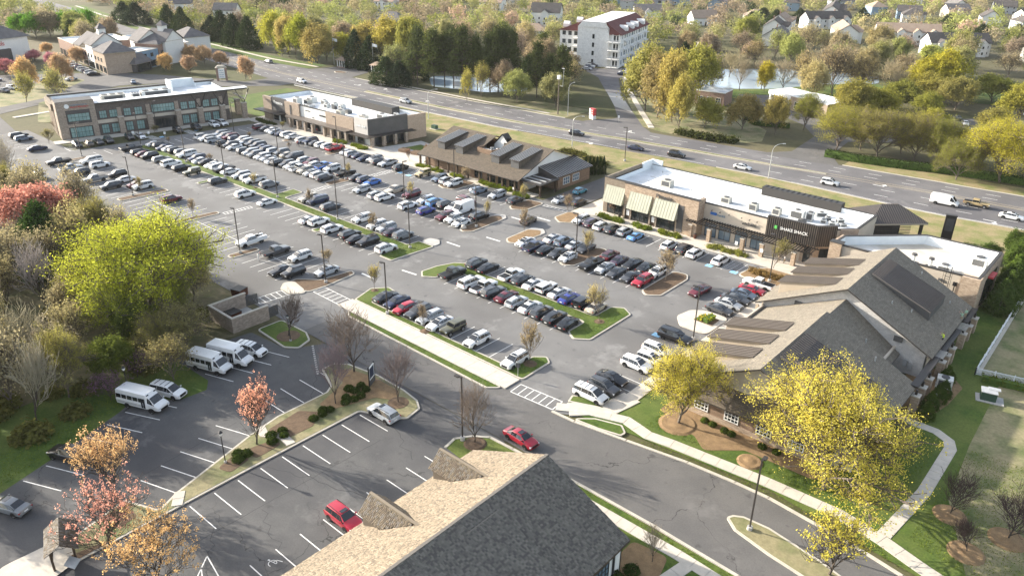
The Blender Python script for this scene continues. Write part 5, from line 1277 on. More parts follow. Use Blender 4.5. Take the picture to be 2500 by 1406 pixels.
for a in ((-43.6,83.5,-43.3,111.8),(-43.6,111.82,-43.3,132.2),(-19.0,83.5,-18.7,103.6),(-23.4,103.6,-23.1,111.8),(-19.0,111.8,-18.7,132.2)):MB().box(a[0],a[1],0,a[2],a[3],3.7).build('wall','stucco_taupe',t)
SHG=['shingle_taupe_x','shingle_taupe_x','bronze']
gable_roof(t,-44.2,-17.6,82.4,103.6,3.2,XR,9.7,SHG)
gable_roof(t,-44.2,-22.3,103.62,111.75,2.8,XR-.1,8.7,SHG)
gable_roof(t,-44.6,-18.0,111.0,133.0,4.0,XR,10.6,SHG)
def slope_z(x,xe,ze,xr_,zr):return ze+(zr-ze)*(x-xe)/(xr_-xe)
for (y0,y1,xa,xb,xe,ze,zr) in ((87.0,95.2,-30.6,-20.4,-17.6,3.2,9.7),(119.4,127.2,-30.4,-21.2,-18.0,4.0,10.6)):
    za,zb=slope_z(xa,xe,ze,XR,zr),slope_z(xb,xe,ze,XR,zr)
    b=MB()
    up1,up2=.35,1.35
    b.poly([(xa,y0,za+up1),(xb,y0,zb+up2),(xb,y1,zb+up2),(xa,y1,za+up1)])
    b.poly([(xb,y0,zb),(xb,y1,zb),(xb,y1,zb+up2),(xb,y0,zb+up2)],1)
    b.poly([(xa,y0,za),(xb,y0,zb),(xb,y0,zb+up2),(xa,y0,za+up1)],1);b.poly([(xa,y1,za),(xa,y1,za+up1),(xb,y1,zb+up2),(xb,y1,zb)],1)
    mr=b.build('roof_monitor',['metal_roof_dark','charcoal'],t)
    for k in range(17):
        y=y0+(y1-y0)*k/16
        MB().bar((xa,y,za+up1+.03),(xb+.05,y,zb+up2+.03),.07,.09).build('seam','metal_roof',mr)
for (yc,ze,zr) in ((88.2,3.2,9.7),(93.2,3.2,9.7),(98.2,3.2,9.7),(116.2,4.0,10.55),(121.2,4.0,10.55),(126.2,4.0,10.55)):
    x0,x1=-42.6,-34.0
    z0=slope_z(x0,-44.2,ze,XR,zr);z1=slope_z(x1,-44.2,ze,XR,zr)
    w2=1.35
    b=MB()
    b.poly([(x0,yc-w2,z0),(x0,yc-w2,z0+2.1),(x1,yc-w2,z1+.05),(x1,yc-w2,z1)][::-1])
    b.poly([(x0,yc+w2,z0),(x0,yc+w2,z0+2.1),(x1,yc+w2,z1+.05),(x1,yc+w2,z1)])
    b.poly([(x0,yc-w2,z0),(x0,yc+w2,z0),(x0,yc+w2,z0+2.1),(x0,yc-w2,z0+2.1)][::-1])
    mo=b.build('shed_monitor','stucco_tan',t)
    rb=MB();zt0=z0+2.13
    rb.poly([(x0-.35,yc-w2-.2,zt0),(x1,yc-w2-.2,z1+.12),(x1,yc+w2+.2,z1+.12),(x0-.35,yc+w2+.2,zt0)])
    rb.poly([(x0-.35,yc-w2-.2,zt0-.14),(x1,yc-w2-.2,z1-.02),(x1,yc-w2-.2,z1+.12),(x0-.35,yc-w2-.2,zt0)])
    rb.poly([(x0-.35,yc-w2-.2,zt0-.14),(x0-.35,yc-w2-.2,zt0),(x0-.35,yc+w2+.2,zt0),(x0-.35,yc+w2+.2,zt0-.14)])
    rb.build('metal_roof','metal_roof',mo)
    for k in range(7):
        y=yc-w2-.15+(2*w2+.3)*k/6
        MB().bar((x0-.34,y,zt0+.05),(x1,y,z1+.17),.06,.10).build('seam','seam',mo)
MB().box(-40.0,82.0,0,-22.0,83.3,3.0).build('front_bay','siding_wood',t)
MB().box(-40.1,81.9,0,-21.9,82.0,.8).build('stone_plinth','stone',t)
b=MB();b.poly([(-40.9,81.2,2.95),(-21.3,81.2,2.95),(-22.6,83.3,5.0),(-39.6,83.3,5.0)]);b.poly([(-40.9,81.2,2.95),(-39.6,83.3,5.0),(-40.9,83.3,2.95)]);b.poly([(-21.3,81.2,2.95),(-21.3,83.3,2.95),(-22.6,83.3,5.0)]);b.box(-40.9,81.2,2.75,-21.3,83.2,2.94)
b.build('lean_to_roof','shingle_brown_y',t)
for x in (-38.9,-34.6,-30.2,-26.0):
    window(t,(x,82.0,.95),(1,0,0),(0,-1,0),2.0,1.6,4,3,'frame_white','glass_dark',.12)
for x in (-38.6,-23.6):
    MB().box(x,111.6,5.2 if x<-30 else 4.6,x+1.2,111.78,6.0 if x<-30 else 5.4).build('wall_vent','louvre',t)
for y in (111.6,114.2,117.4,121.0,125.0,129.0):
    MB().box(-44.6,y-.18,0,-44.2,y+.18,3.4).build('porch_post','stucco_tan',t)
for y in (113,119,124.5):
    window(t,(-43.62,y+3.2,.4),(0,-1,0),(-1,0,0),2.8,2.4,3,1)
b=MB()
for x,y,z in ((-23,101.4,6.2),(-25.6,105.2,6.4),(-26,116.4,8.1),(-23.5,118.2,6.9),(-26.0,131,8.1),(-20.6,128.8,5.4)):b.cyl(x,y,z-.4,z+.3,.10,n=8)
b.build('vent_pipe','galv',t)
t2=t
b=MB()
b.box(-22.6,104.2,0,-21.6,105.0,1.1);b.box(-22.6,106.0,0,-21.0,107.6,.9);b.cyl(-20.4,104.6,0,1.0,.35,n=12);b.cyl(-19.6,105.8,0,1.0,.35,n=12);b.cyl(-19.8,107.4,0,1.0,.35,n=12)
ya=tag(b.build('utility_cabinets','galv'),'cluster of bins and cabinets in the yard between the gables','utility cabinet')
for i,(x,y,z) in enumerate(((-21.6,111.6,1.3),(-20.9,111.6,1.1))):
    MB().box(x,y-.3,z,x+.55,y-.02,z+1.1).build('meter_box','galv',t)
# ---------- stone piers and dark beam walk along the right side
t=thing('side_arcade','row of stone piers carrying dark flat beams right of the gabled building','arcade')
for y in (102.1,104.9,107.9,114.0,116.6,119.4,125.4,128.9,132.4):
    stone_pier(t,-17.2,y,2.5,.95,'stone','concrete')
for y0,y1 in ((102.6,113.0),(115.6,124.4),(127.6,134.0)):
    MB().box(-18.3,y0,3.3,-17.3,y1,3.55).build('canopy','bronze',t)
for y in (102.1,104.9,107.9,114.0,116.6,119.4,125.4,128.9,132.4):
    MB().box(-17.4,y-.15,2.68,-17.1,y+.15,3.4).build('post','bronze',t)
b=MB()
for k in range(9):b.bar((-18.4,113.2+k*.3,3.45),(-17.0,113.2+k*.3,3.45),.1,.14)
for k in range(6):b.bar((-18.4,124.6+k*.5,3.45),(-16.8,124.6+k*.5,3.45),.1,.14)
b.build('open_rafters','concrete_grey',t)
# ---------- dark-roofed restaurant in the middle
t=thing('dark_roof_restaurant','long dark shingle-roofed restaurant with four ribbed roof monitors and rooftop well','building')
def gable_roof_x(par,x0,x1,yl,yr,ze,yr_,zr,mats,th=.2,name='roof'):
    b=MB()
    for ye in (yl,yr):
        pts=[(x0,ye,ze),(x1,ye,ze),(x1,yr_,zr),(x0,yr_,zr)]
        if ye>yr_:pts=pts[::-1]
        b.poly(pts,0 if ye<yr_ else 1)
        lo=[(p[0],p[1],p[2]-th) for p in pts]
        b.poly(lo[::-1],2)
        for i in range(4):
            j=(i+1)%4
            b.poly([lo[i],lo[j],pts[j],pts[i]],2)
    return b.build(name,mats,par)
YR,ZR=148.0,8.3
SB=['shingle_brown_y','shingle_brown_y','bronze']
b=MB()
YF=134.4
def fz(y):return 3.3+(ZR-3.3)*(y-YF)/(YR-YF)
wx0,wx1,wy0=-134.6,-129.4,140.6
for (xa,xb,ya,yb_) in ((-150.4,wx0,YF,YR),(wx0,wx1,YF,wy0),(wx1,-115.4,YF,YR)):
    b.poly([(xa,ya,fz(ya)),(xb,ya,fz(ya)),(xb,yb_,fz(yb_)),(xa,yb_,fz(yb_))])
    b.poly([(xa,ya,fz(ya)-.2),(xb,ya,fz(ya)-.2),(xb,yb_,fz(yb_)-.2),(xa,yb_,fz(yb_)-.2)][::-1],1)
b.poly([(-150.4,YF,3.1),(-115.4,YF,3.1),(-115.4,YF,3.3),(-150.4,YF,3.3)],1)
b.poly([(-150.4,161.6,3.3),(-150.4,YR,ZR),(-115.4,YR,ZR),(-115.4,161.6,3.3)][::-1])
b.poly([(-115.4,YF,3.1),(-115.4,YR,ZR-.2),(-115.4,YR,ZR),(-115.4,YF,3.3)],1);b.poly([(-115.4,161.6,3.1),(-115.4,161.6,3.3),(-115.4,YR,ZR),(-115.4,YR,ZR-.2)],1)
b.poly([(-150.4,YF,3.1),(-150.4,YF,3.3),(-150.4,YR,ZR),(-150.4,YR,ZR-.2)],1)
b.build('roof',['shingle_brown_y','bronze'],t)
pr=[(136.6,0),(160.4,0),(160.4,3.3),(YR,7.9),(136.6,3.9)]
MB().ext(pr,-116.6,-116.3,0,'x').build('gable_wall','stucco_white',t)
MB().ext(pr,-149.6,-149.3,0,'x').build('gable_wall','stucco_white',t)
MB().box(-149.6,136.6,0,-116.3,136.9,3.5).build('wall','siding_wood',t);MB().box(-149.6,160.1,0,-116.3,160.4,3.2).build('wall','siding_wood',t)
b=MB();b.box(wx0,wy0,fz(wy0)-.6,wx1,wy0+.15,fz(wy0)+1.2);b.box(wx1-.15,wy0,fz(wy0),wx1,143.4,fz(wy0)+1.2);b.box(wx0,wy0,fz(wy0),wx0+.15,143.4,fz(wy0)+1.2)
b.build('well_wall','siding_wood',t)
MB().poly([(wx0,wy0,5.2),(wx1,wy0,5.2),(wx1,YR-.5,5.2),(wx0,YR-.5,5.2)]).build('well_deck','roof_white',t)
MB().ext([(wx0-.2,5.2),(wx1+.2,5.2),(wx1+.2,6.2),((wx0+wx1)/2,9.0),(wx0-.2,6.2)],YR-.6,YR-.4,0,'y').build('well_gable','stucco_white',t)
MB().box(-131.4,YR-.75,5.25,-130.6,YR-.6,7.2).build('door','charcoal',t)
b=MB()
b.poly([(wx0-.4,YR-.9,6.3),((wx0+wx1)/2,YR-.9,9.3),((wx0+wx1)/2,YR+1.5,9.3),(wx0-.4,YR+1.5,6.3)][::-1]);b.poly([(wx1+.4,YR-.9,6.3),((wx0+wx1)/2,YR-.9,9.3),((wx0+wx1)/2,YR+1.5,9.3),(wx1+.4,YR+1.5,6.3)])
b.build('well_roof','bronze',t)
for i,(x,y) in enumerate(((-133.6,142.6),(-132.4,142.9),(-131.2,142.6),(-130.2,143.0),(-133.0,144.6),(-131.0,144.8))):
    rtu('rooftop_unit',f'small white unit in the roof well of the dark restaurant, {ordinal(i)} of six',x,y,5.2,.9,.8,1.0,'unit_white',.2*i,'units in the roof well')
for x0 in (-146.6,-140.0,-127.6,-121.2):
    x1=x0+2.6;ya,yb_=138.4,146.8
    za,zb=fz(ya),fz(yb_)
    b=MB()
    for x in (x0,x1):
        q=[(x,ya,za),(x,ya,za+1.9),(x,yb_,zb+.1),(x,yb_,zb)]
        b.poly(q if x==x0 else q[::-1])
    b.poly([(x0,ya,za),(x1,ya,za),(x1,ya,za+1.9),(x0,ya,za+1.9)],1)
    mo=b.build('roof_monitor',['shingle_brown_y','louvre'],t)
    rb=MB();rb.poly([(x0-.2,ya-.3,za+1.95),(x1+.2,ya-.3,za+1.95),(x1+.2,yb_,zb+.15),(x0-.2,yb_,zb+.15)])
    rb.poly([(x0-.2,ya-.3,za+1.75),(x1+.2,ya-.3,za+1.75),(x1+.2,ya-.3,za+1.95),(x0-.2,ya-.3,za+1.95)])
    rb.poly([(x1+.2,ya-.3,za+1.75),(x1+.2,yb_,zb-.05),(x1+.2,yb_,zb+.15),(x1+.2,ya-.3,za+1.95)])
    rb.build('metal_roof','metal_roof_dark',mo)
    for k in range(6):
        x=x0-.15+(x1-x0+.3)*k/5
        MB().bar((x,ya-.3,za+2.0),(x,yb_,zb+.2),.07,.10).build('seam','galv',mo)
for i,x in enumerate((-150.0,-146.6,-143.4,-139.6,-136.4,-132.6,-128.6,-125.0,-121.0,-117.0)):
    MB().box(x-.22,135.0,0,x+.22,135.4,3.2).build('porch_post','wood_dark',t)
for x in (-131.6,-127.2,-123.6,-120.0):
    window(t,(x,136.6,.5),(1,0,0),(0,-1,0),2.6,2.2,3,2)
b=MB();b.box(-116.3,143.6,0,-110.6,156.4,3.2);b.build('end_wing','siding_wood',t)
b=MB();b.poly([(-116.3,143.0,4.9),(-110.2,143.0,3.4),(-110.2,157.0,3.4),(-116.3,157.0,4.9)]);b.poly([(-110.2,143.0,3.2),(-110.2,157.0,3.2),(-110.2,157.0,3.4),(-110.2,143.0,3.4)]);b.poly([(-116.3,143.0,3.2),(-110.2,143.0,3.2),(-110.2,143.0,3.4),(-116.3,143.0,4.9)])
wr_=b.build('wing_roof','metal_roof_dark',t)
for k in range(18):
    y=143.05+13.9*k/17
    MB().bar((-116.2,y,4.95),(-110.2,y,3.45),.07,.09).build('seam','galv',wr_)
for y in (145.6,149.4):
    window(t,(-110.6,y,.9),(0,1,0),(1,0,0),2.6,1.8,3,2,'frame_white','glass_blue')
for x in (-116.0,-110.4):
    for y in (136.6,142.4):
        MB().box(x-.2,y-.2,0,x+.2,y+.2,3.0).build('pergola_post','wood_dark',t)
MB().box(-117.0,135.8,3.0,-109.6,143.0,3.22).build('terrace_roof','bronze',t)
for k in range(3):
    MB().box(-115.8,136.8+k*1.8,3.24,-110.4,137.2+k*1.8,3.34).build('roof_light_strip','galv',t)
b=MB()
for i in range(12):b.tube((-109.4,136.4+i*.6,.1),(-109.4,136.4+i*.6,1.0),.03)
b.tube((-109.4,136.4,1.0),(-109.4,143.2,1.0),.04)
b.build('terrace_railing','black_metal',t)
for i in range(3):
    tb=thing('patio_table',f'dark patio table under the terrace roof of the restaurant, {ordinal(i)} from the lot','table',(-113.2,137.6+i*1.8,.0),0,'patio tables')
    MB().cyl(0,0,.7,.75,.5,n=12).build('table_top','wood_dark',tb);MB().cyl(0,0,0,.7,.06,n=6).build('leg','black_metal',tb)
# ---------- far retail block with brick, pale and charcoal bays
t=thing('brick_retail_building','far retail block with white flat roof, tan brick bays and charcoal ends','building')
P3=[(-225.2,137.2),(-174.6,138.4),(-171.6,156.6),(-223.2,153.0)]
flat_block(t,P3,6.9,'stucco_white','roof_white',1.0)
def fy(x):return 137.2+(x+225.2)*1.2/50.6
def bay(x0,x1,h,mat,d=.35,z0=0):
    return MB().prism([(x0,fy(x0)-d),(x1,fy(x1)-d),(x1,fy(x1)+.4),(x0,fy(x0)+.4)],z0,h).build('wall_bay',mat,t)
bay(-225.4,-221.0,7.3,'brick_tan');bay(-221,-213.6,7.5,'charcoal',.25,3.4);bay(-213.6,-206.4,7.2,'brick_tan',.5);bay(-193.4,-181.0,7.0,'brick_tan',.5,0);bay(-180.4,-174.6,7.6,'stucco_grey',.55,2.9)
b=MB();b.prism([(-174.9,138.0),(-174.2,138.0),(-172.0,150.6),(-172.7,150.6)],3.0,7.6);b.build('charcoal_bay','charcoal',t)
MB().prism([(-172.6,150.6),(-171.9,150.6),(-171.1,157.0),(-171.8,157.0)],0,7.1).build('brick_bay','brick_tan',t)
text(t,'Fresnos',(-217.2,fy(-217)-.25,6.0),(1,0,0),(0,-1,0),1.5,'white')
strokes(t,(-197.2,fy(-197)-.02,5.0),(1,0,0),(0,-1,0),3.4,.6,'charcoal',5)
strokes(t,(-203.8,fy(-203)-.02,5.6),(1,0,0),(0,-1,0),2.6,.3,'charcoal',6);strokes(t,(-200.8,fy(-200)-.02,3.9),(1,0,0),(0,-1,0),1.2,.3,'charcoal',7)
strokes(t,(-179.6,fy(-179)-.56,5.0),(1,0,0),(0,-1,0),4.2,.8,'white',8)
MB().prism([(-226.6,133.8),(-213.4,134.2),(-213.4,fy(-213)),(-226.6,fy(-226))],3.1,3.35).build('canopy','bronze',t)
MB().prism([(-210.2,134.4),(-181.4,135.2),(-181.4,fy(-181)),(-210.2,fy(-210))],3.3,3.55).build('canopy','metal_roof',t)
MB().prism([(-181.8,135.4),(-172.2,135.6),(-169.4,151.6),(-172.6,152),(-174.4,138.2),(-181.8,138.2)],2.95,3.15).build('canopy','bronze',t)
for x in (-208.8,-205.0,-201.4,-197.8,-192.2,-188.8,-185.4,-182.2):stone_pier(t,x,fy(x)-2.2,2.7,.8,'stone_grey')
for x,y in ((-172.6,137.6),(-172.0,141.4),(-171.3,145.0),(-170.7,148.6)):stone_pier(t,x,y,2.75,.85,'stone_grey')
for x in (-220.6,-217.0,-209.6,-204.0,-199.6,-195.6,-191.0,-187.4,-184.0,-179.2):
    window(t,(x,fy(x)-(.56 if x>-181 else .52 if (-213<x<-206 or-193<x<-181) else .02),.3),(1,.0237,0),(.0237,-1,0),2.6,2.5,3,1)
for k in range(3):
    window(t,(-173.6+.66*k+.0,139.6+3.6*k,.3),(.175,.985,0),(.985,-.175,0),2.8,2.5,3,1)
MB().box(-211.0,fy(-211)-.62,3.4,-210.4,fy(-211)-.45,6.4).build('tall_panel','charcoal',t)
MB().box(-199,151.6,5.9,-180,154.6,7.9).build('rear_canopy','coping',t)
rr=random.Random(4)
for i,(x,y,w_,h_,m_) in enumerate(((-211.6,140.4,2.6,2.2,'unit_white'),(-209.2,142.6,2.4,1.6,'unit_beige'),(-206.4,141.0,3.2,.8,'galv'),(-211.0,145.4,3.0,1.8,'unit_white'),(-205.4,146.0,2.0,1.6,'unit_white'),(-203.0,145.2,1.6,1.2,'galv'),(-201.4,143.8,1.5,1.2,'unit_white'),(-199.8,145.4,1.4,1.4,'unit_white'),(-198.0,144.2,1.3,1.0,'louvre'),(-196.6,145.6,1.4,1.2,'unit_white'),(-194.6,144.4,1.3,1.0,'galv'),(-201.6,147.4,1.5,1.0,'unit_white'),(-197.4,147.0,1.5,1.2,'unit_white'),(-190.6,143.6,2.2,1.0,'louvre'),(-190.0,140.4,2.4,1.6,'unit_beige'),(-180.0,141.0,2.4,1.6,'unit_beige'),(-178.6,146.6,2.8,1.4,'unit_white'),(-175.8,149.6,1.2,1.6,'galv'))):
    rtu('rooftop_unit',f'rooftop unit on the far white-roofed retail block, {ordinal(i)} of eighteen',x,y,5.9,w_,w_*.7,h_,m_,rr.uniform(-.1,.1),'rooftop units on the far retail block')
for i,(x,y) in enumerate(((-163.0,141.0),(-158.6,141.6),(-157.0,145.0))):
    p=thing('planter_box',f'wooden planter box between the far shops and the restaurant, {ordinal(i)} from the left','planter',(x,y,.1),.2,'wooden planters')
    MB().box(-1.2,-1.2,0,1.2,1.2,.8).build('box','siding_wood',p)
    MB().box(-1.05,-1.05,.8,1.05,1.05,.86).build('soil','mulch',p)
sheet('plaza',[(-171,138.9),(-152.1,138.9),(-151,150),(-168,152)],.12,'concrete_grey')
sheet('plaza_lawn',[(-166,143.6),(-153.6,144),(-153,149),(-165,149)],.15,'grass')
# ---------- two-storey office block
t=thing('office_building','two-storey brick office block with white roof and slanted steel canopy braces','building',(-242.4,82.0,0),math.radians(76.8))
W_,D_,H_=52.6,17.5,9.7
flat_block(t,[(0,0),(W_-5,0),(W_-5,D_),(0,D_)],H_-.4,'brick_brown','roof_white',.7)
MB().box(10.0,-.9,H_-.5,W_+1.0,2.0,H_-.1).box(-.4,D_-.6,H_-.3,W_-4,D_+1.0,H_+.1).build('roof_edge','bronze',t)
MB().box(9.4,-1.0,H_-.12,W_+1.2,1.9,H_-.02).build('roof_lip','roof_white',t)
MB().box(-.6,-.6,0,9.4,5.0,10.6).build('stone_corner','stone_grey',t)
MB().box(-.5,-.5,10.6,9.3,4.9,10.72).build('coping','coping',t)
MB().box(-1.2,5.0,7.4,-.2,D_+.4,9.4).build('eave','siding',t)
MB().box(1.6,-.66,4.3,7.9,-.5,8.2).box(1.6,-.66,.3,7.9,-.5,3.4).build('recess_panel','brick_dark',t)
window(t,(1.9,-.66,5.0),(1,0,0),(0,-1,0),5.7,2.2,6,2,pane='glass_teal');window(t,(1.9,-.66,.4),(1,0,0),(0,-1,0),5.7,2.9,6,2,pane='glass_teal')
MB().cyl(0,0,0,.12,.62,n=20).build('round_emblem','white',t).matrix_local=Matrix.Translation((2.2,-.62,9.4)) @ Matrix.Rotation(PI/2,4,'X')
strokes(t,(3.1,-.62,9.45),(1,0,0),(0,-1,0),4.6,.4,'slate_blue',11);strokes(t,(3.1,-.62,8.85),(1,0,0),(0,-1,0),4.8,.45,'red_sign',12)
MB().box(9.4,-.12,3.5,W_-5,-.02,4.5).build('spandrel','stucco_taupe',t)
for x in (15.6,23.6,31.8,38.4,45.2):
    stone_pier(t,x,-.7,4.9,1.5,'stone_grey');MB().box(x-.55,-.35,5.1,x+.55,0,7.6).build('pilaster','stone_grey',t)
for x,wd in ((10.2,2.0),(12.9,2.2),(16.8,2.0),(19.8,2.2),(33.0,2.0),(35.4,2.0),(39.6,2.0),(42.2,2.0)):
    window(t,(x,0,4.9),(1,0,0),(0,-1,0),wd,2.2,3,2,pane='glass_teal');window(t,(x,0,.5),(1,0,0),(0,-1,0),wd,2.6,3,2,pane='glass_teal')
window(t,(24.6,0,5.0),(1,0,0),(0,-1,0),6.6,2.3,8,2,pane='glass_teal')
MB().box(24.4,-1.8,3.2,31.0,0,3.6).build('entrance_canopy','bronze',t);window(t,(25.0,-.0,.2),(1,0,0),(0,-1,0),5.6,2.8,6,1)
for k in range(8):
    y=5.6+k*1.45
    MB().box(-.75,y,0,0,y+.7,7.4).build('pilaster','stone_grey',t)
    if k<7:
        window(t,(-.02,y+1.4,.8),(0,-1,0),(-1,0,0),.62,6.0,1,4,pane='glass_dark')
for x in (38.5,45.2,W_-.6):
    for s in (-1,1):
        MB().bar((x,-1.0,4.9),(x+s*2.2,-.6,9.2),.22,.22).build('v_brace','bronze',t)
MB().box(W_-5,-.5,9.0,W_+.4,1.0,9.3).box(W_-.4,-.5,6.0,W_+.2,D_*.6,6.2).build('steel_beam','bronze',t)
for i in range(9):MB().box(W_-5,.6,5.2+i*.45,W_,.7,5.35+i*.45).build('screen_slat','bronze',t)
stone_pier(t,W_-.6,-.7,4.9,1.5,'stone_grey');stone_pier(t,W_-.6,6.0,4.9,1.5,'stone_grey')
b=MB();b.box(33.4,10.6,8.6,34.0,D_-.8,11.4);b.box(34.0,D_-1.6,8.6,41.5,D_-.8,11.2);b.poly([(41.5,D_-1.6,8.6),(41.5,D_-1.6,11.2),(41.5,11.5,9.0),(41.5,11.5,8.6)])
b.build('roof_screen','parapet',t)
mt_=Matrix.Translation((-242.4,82.0,0)) @ Matrix.Rotation(math.radians(76.8),4,'Z')
for i,(x,y,w_,d_,h_,m_) in enumerate(((15.5,5.2,6.6,3.0,1.9,'unit_beige'),(22.2,7.4,2.2,2.0,1.2,'galv'),(28.0,7.0,8.6,2.6,1.6,'unit_white'))):
    q=mt_ @ Vector((x,y,8.62));rtu('rooftop_unit',('long beige','small grey','long white')[i]+' rooftop unit on the office roof',q.x,q.y,q.z,w_,d_,h_,m_,math.radians(76.8),fans=3)
q=[mt_ @ Vector(p) for p in ((-3,-4.5,0),(53,-4.5,0),(53,-.6,0),(-3,-.6,0))]
pavement('sidewalk',[(p.x,p.y) for p in q],.12)
# ---------- foreground building with wooden shake roof
t=thing('shake_roof_building','foreground building with weathered wooden shake roof and two gabled dormers','building')
XL,XE,XRG,ZE,ZRG,Y0,Y1=-51.2,-29.8,-40.5,4.0,8.85,12.0,52.6
MB().box(-50.4,12.5,0,-50.1,52.0,3.9).build('wall','stucco_white',t);MB().box(-30.6,12.5,0,-30.3,52.0,3.9).build('wall','stucco_white',t)
MB().ext([(-50.4,0),(-30.3,0),(-30.3,3.7),(XRG,8.3),(-50.4,3.7)],51.8,52.0,0,'y').build('gable_wall','stucco_white',t)
b=MB()
for xe in (XL,XE):
    pts=[(xe,Y0,ZE),(XRG,Y0,ZRG),(XRG,Y1,ZRG),(xe,Y1,ZE)]
    if xe>XRG:pts=pts[::-1]
    b.poly([(p[0],p[1],p[2]-.06) for p in pts]);lo=[(p[0],p[1],p[2]-.3) for p in pts];b.poly(lo[::-1])
    for i in range(4):
        j=(i+1)%4
        b.poly([lo[i],lo[j],(pts[j][0],pts[j][1],pts[j][2]-.06),(pts[i][0],pts[i][1],pts[i][2]-.06)])
b.build('roof_deck','wood_dark',t)
def shakes(name,o,ux,vx,nx,wu,lv,mats,par,seed=1,cw=.21,ex=.23,clip=None):
    """overlapping wooden shakes: courses up the slope from the eave (o), u along the eave, v up the slope, n out"""
    rg=np.random.default_rng(seed)
    ux,vx,nx,o=(np.array(a,float) for a in (ux,vx,nx,o))
    rows=int(lv/ex);V=[];Q=[];MI=[]
    for r in range(rows+1):
        a=-rg.uniform(0,cw)
        while a<wu:
            w=cw*rg.uniform(.65,1.4)
            a0,a1=max(0,a),min(wu,a+w-.012)
            a+=w
            if a1-a0<.05:continue
            if clip is not None and not clip((a0+a1)/2,r*ex):continue
            v0=r*ex+rg.uniform(-.025,.025);v1=min(lv+.02,v0+ex*1.25)
            t0=rg.uniform(.030,.060);t1=.010
            P=[o+ux*a0+vx*v0,o+ux*a1+vx*v0,o+ux*a1+vx*v1,o+ux*a0+vx*v1]
            k=len(V)
            V+=[P[0]+nx*t0,P[1]+nx*t0,P[2]+nx*t1,P[3]+nx*t1,P[0]-nx*.02,P[1]-nx*.02,P[2]-nx*.02,P[3]-nx*.02]
            mi=rg.integers(0,len(mats))
            for q in ((0,1,2,3),(4,5,1,0),(5,6,2,1),(7,4,0,3)):
                Q.append([k+i for i in q]);MI.append(mi)
    me=np_mesh(name,np.array(V),np.array(Q),mats,MI)
    o2=put(name,me,par);o2['kind']='stuff'
    return o2
sl=math.hypot(XRG-XL,ZRG-ZE);cs,sn=(XRG-XL)/sl,(ZRG-ZE)/sl
SH1=['shake_a','shake_b','shake_c','shake_a','shake_d'];SH2=['shake_g1','shake_g2','shake_g3','shake_g1','shake_g4']
shakes('roof_shakes',(XL,Y1,ZE),(0,-1,0),(cs,0,sn),(-sn,0,cs),Y1-20,sl,SH1,t,1)
shakes('roof_shakes',(XE,20,ZE),(0,1,0),(-cs,0,sn),(sn,0,cs),Y1-20,sl,SH2,t,2)
b=MB()
for k in range(90):
    y=20.2+k*.36
    b.box(XRG-.16,y,ZRG+.0,XRG+.16,y+.34,ZRG+.07+.02*(k%2))
b.build('ridge_cap','shake_g1',t)['kind']='stuff'
sx0,sz0,sx1,sz1,sy0,sy1=-39.0,8.22,-29.2,4.55,14.0,43.5
ls=math.hypot(sx1-sx0,sz0-sz1);c2_,s2_=(sx1-sx0)/ls,(sz0-sz1)/ls
b=MB();b.poly([(sx0,sy0,sz0-.05),(sx1,sy0,sz1-.05),(sx1,sy1,sz1-.05),(sx0,sy1,sz0-.05)]);b.poly([(sx0,sy1,sz0-.05),(sx1,sy1,sz1-.05),(sx1,sy1,sz1-.75),(sx0,sy1,sz0-.3)]);b.poly([(sx1,sy0,sz1-.75),(sx1,sy1,sz1-.75),(sx1,sy1,sz1-.05),(sx1,sy0,sz1-.05)])
b.build('shed_deck','wood_dark',t)
shakes('roof_shakes',(sx1,20,sz1),(0,1,0),(-c2_,0,s2_),(s2_,0,c2_),sy1-20,ls,SH2,t,6)
MB().bar((sx0-.02,39.1,sz0+.08),(sx0-.02,43.5,sz0+.08),.10,.05).build('flashing','shake_g3',t)
window(t,(-30.3,47.4,.9),(0,1,0),(1,0,0),2.4,2.0,4,3,'frame_dark','glass_blue',.1)
for yc in (47.2,37.6):
    dx0=-50.6;w2=1.75;zb0=ZE+(dx0-XL)*sn/cs
    d=MB()
    zt,zp=zb0+1.35,zb0+3.0
    xr_e=XL+(zt-ZE)*cs/sn;xr_r=XL+(zp-ZE)*cs/sn
    d.poly([(dx0,yc-w2+.25,zb0-.2),(dx0,yc+w2-.25,zb0-.2),(dx0,yc+w2-.25,zt),(dx0,yc,zp-.25),(dx0,yc-w2+.25,zt)][::-1])
    for s in (-1,1):
        d.poly([(dx0,yc+s*(w2-.25),zb0-.2),(dx0,yc+s*(w2-.25),zt),(xr_e,yc+s*(w2-.25),zt)][::s])
    dm=d.build('dormer','shake_d',t)
    sd=math.hypot(w2,zp-zt)
    for s in (-1,1):
        vy,vz=-s*w2/sd,(zp-zt)/sd
        def clip(a,v,xr_e=xr_e,xr_r=xr_r,sd=sd,dx0=dx0):
            return dx0-.45+a<xr_e+(xr_r-xr_e)*v/sd+.1
        shakes('dormer_shakes',(dx0-.45,yc+s*w2,zt),(1,0,0),(0,vy,vz),(0,s*vz,abs(vy)),6.4,sd,['shake_b','shake_d','shake_a','shake_g1'],dm,9+s,.2,.24,clip)
    MB().bar((dx0-.45,yc,zp+.02),(xr_r,yc,zp+.02),.3,.08).build('dormer_ridge','shake_c',dm)
b=MB();b.cyl(-34.2,28.4,6.0,7.2,.12,n=8);b.cyl(-36.0,27.0,6.8,7.5,.07,n=8)
b.build('vent_pipe','galv',t)
MB().box(-30.25,50.4,0,-30.1,50.6,3.8).build('downpipe','black_metal',t)
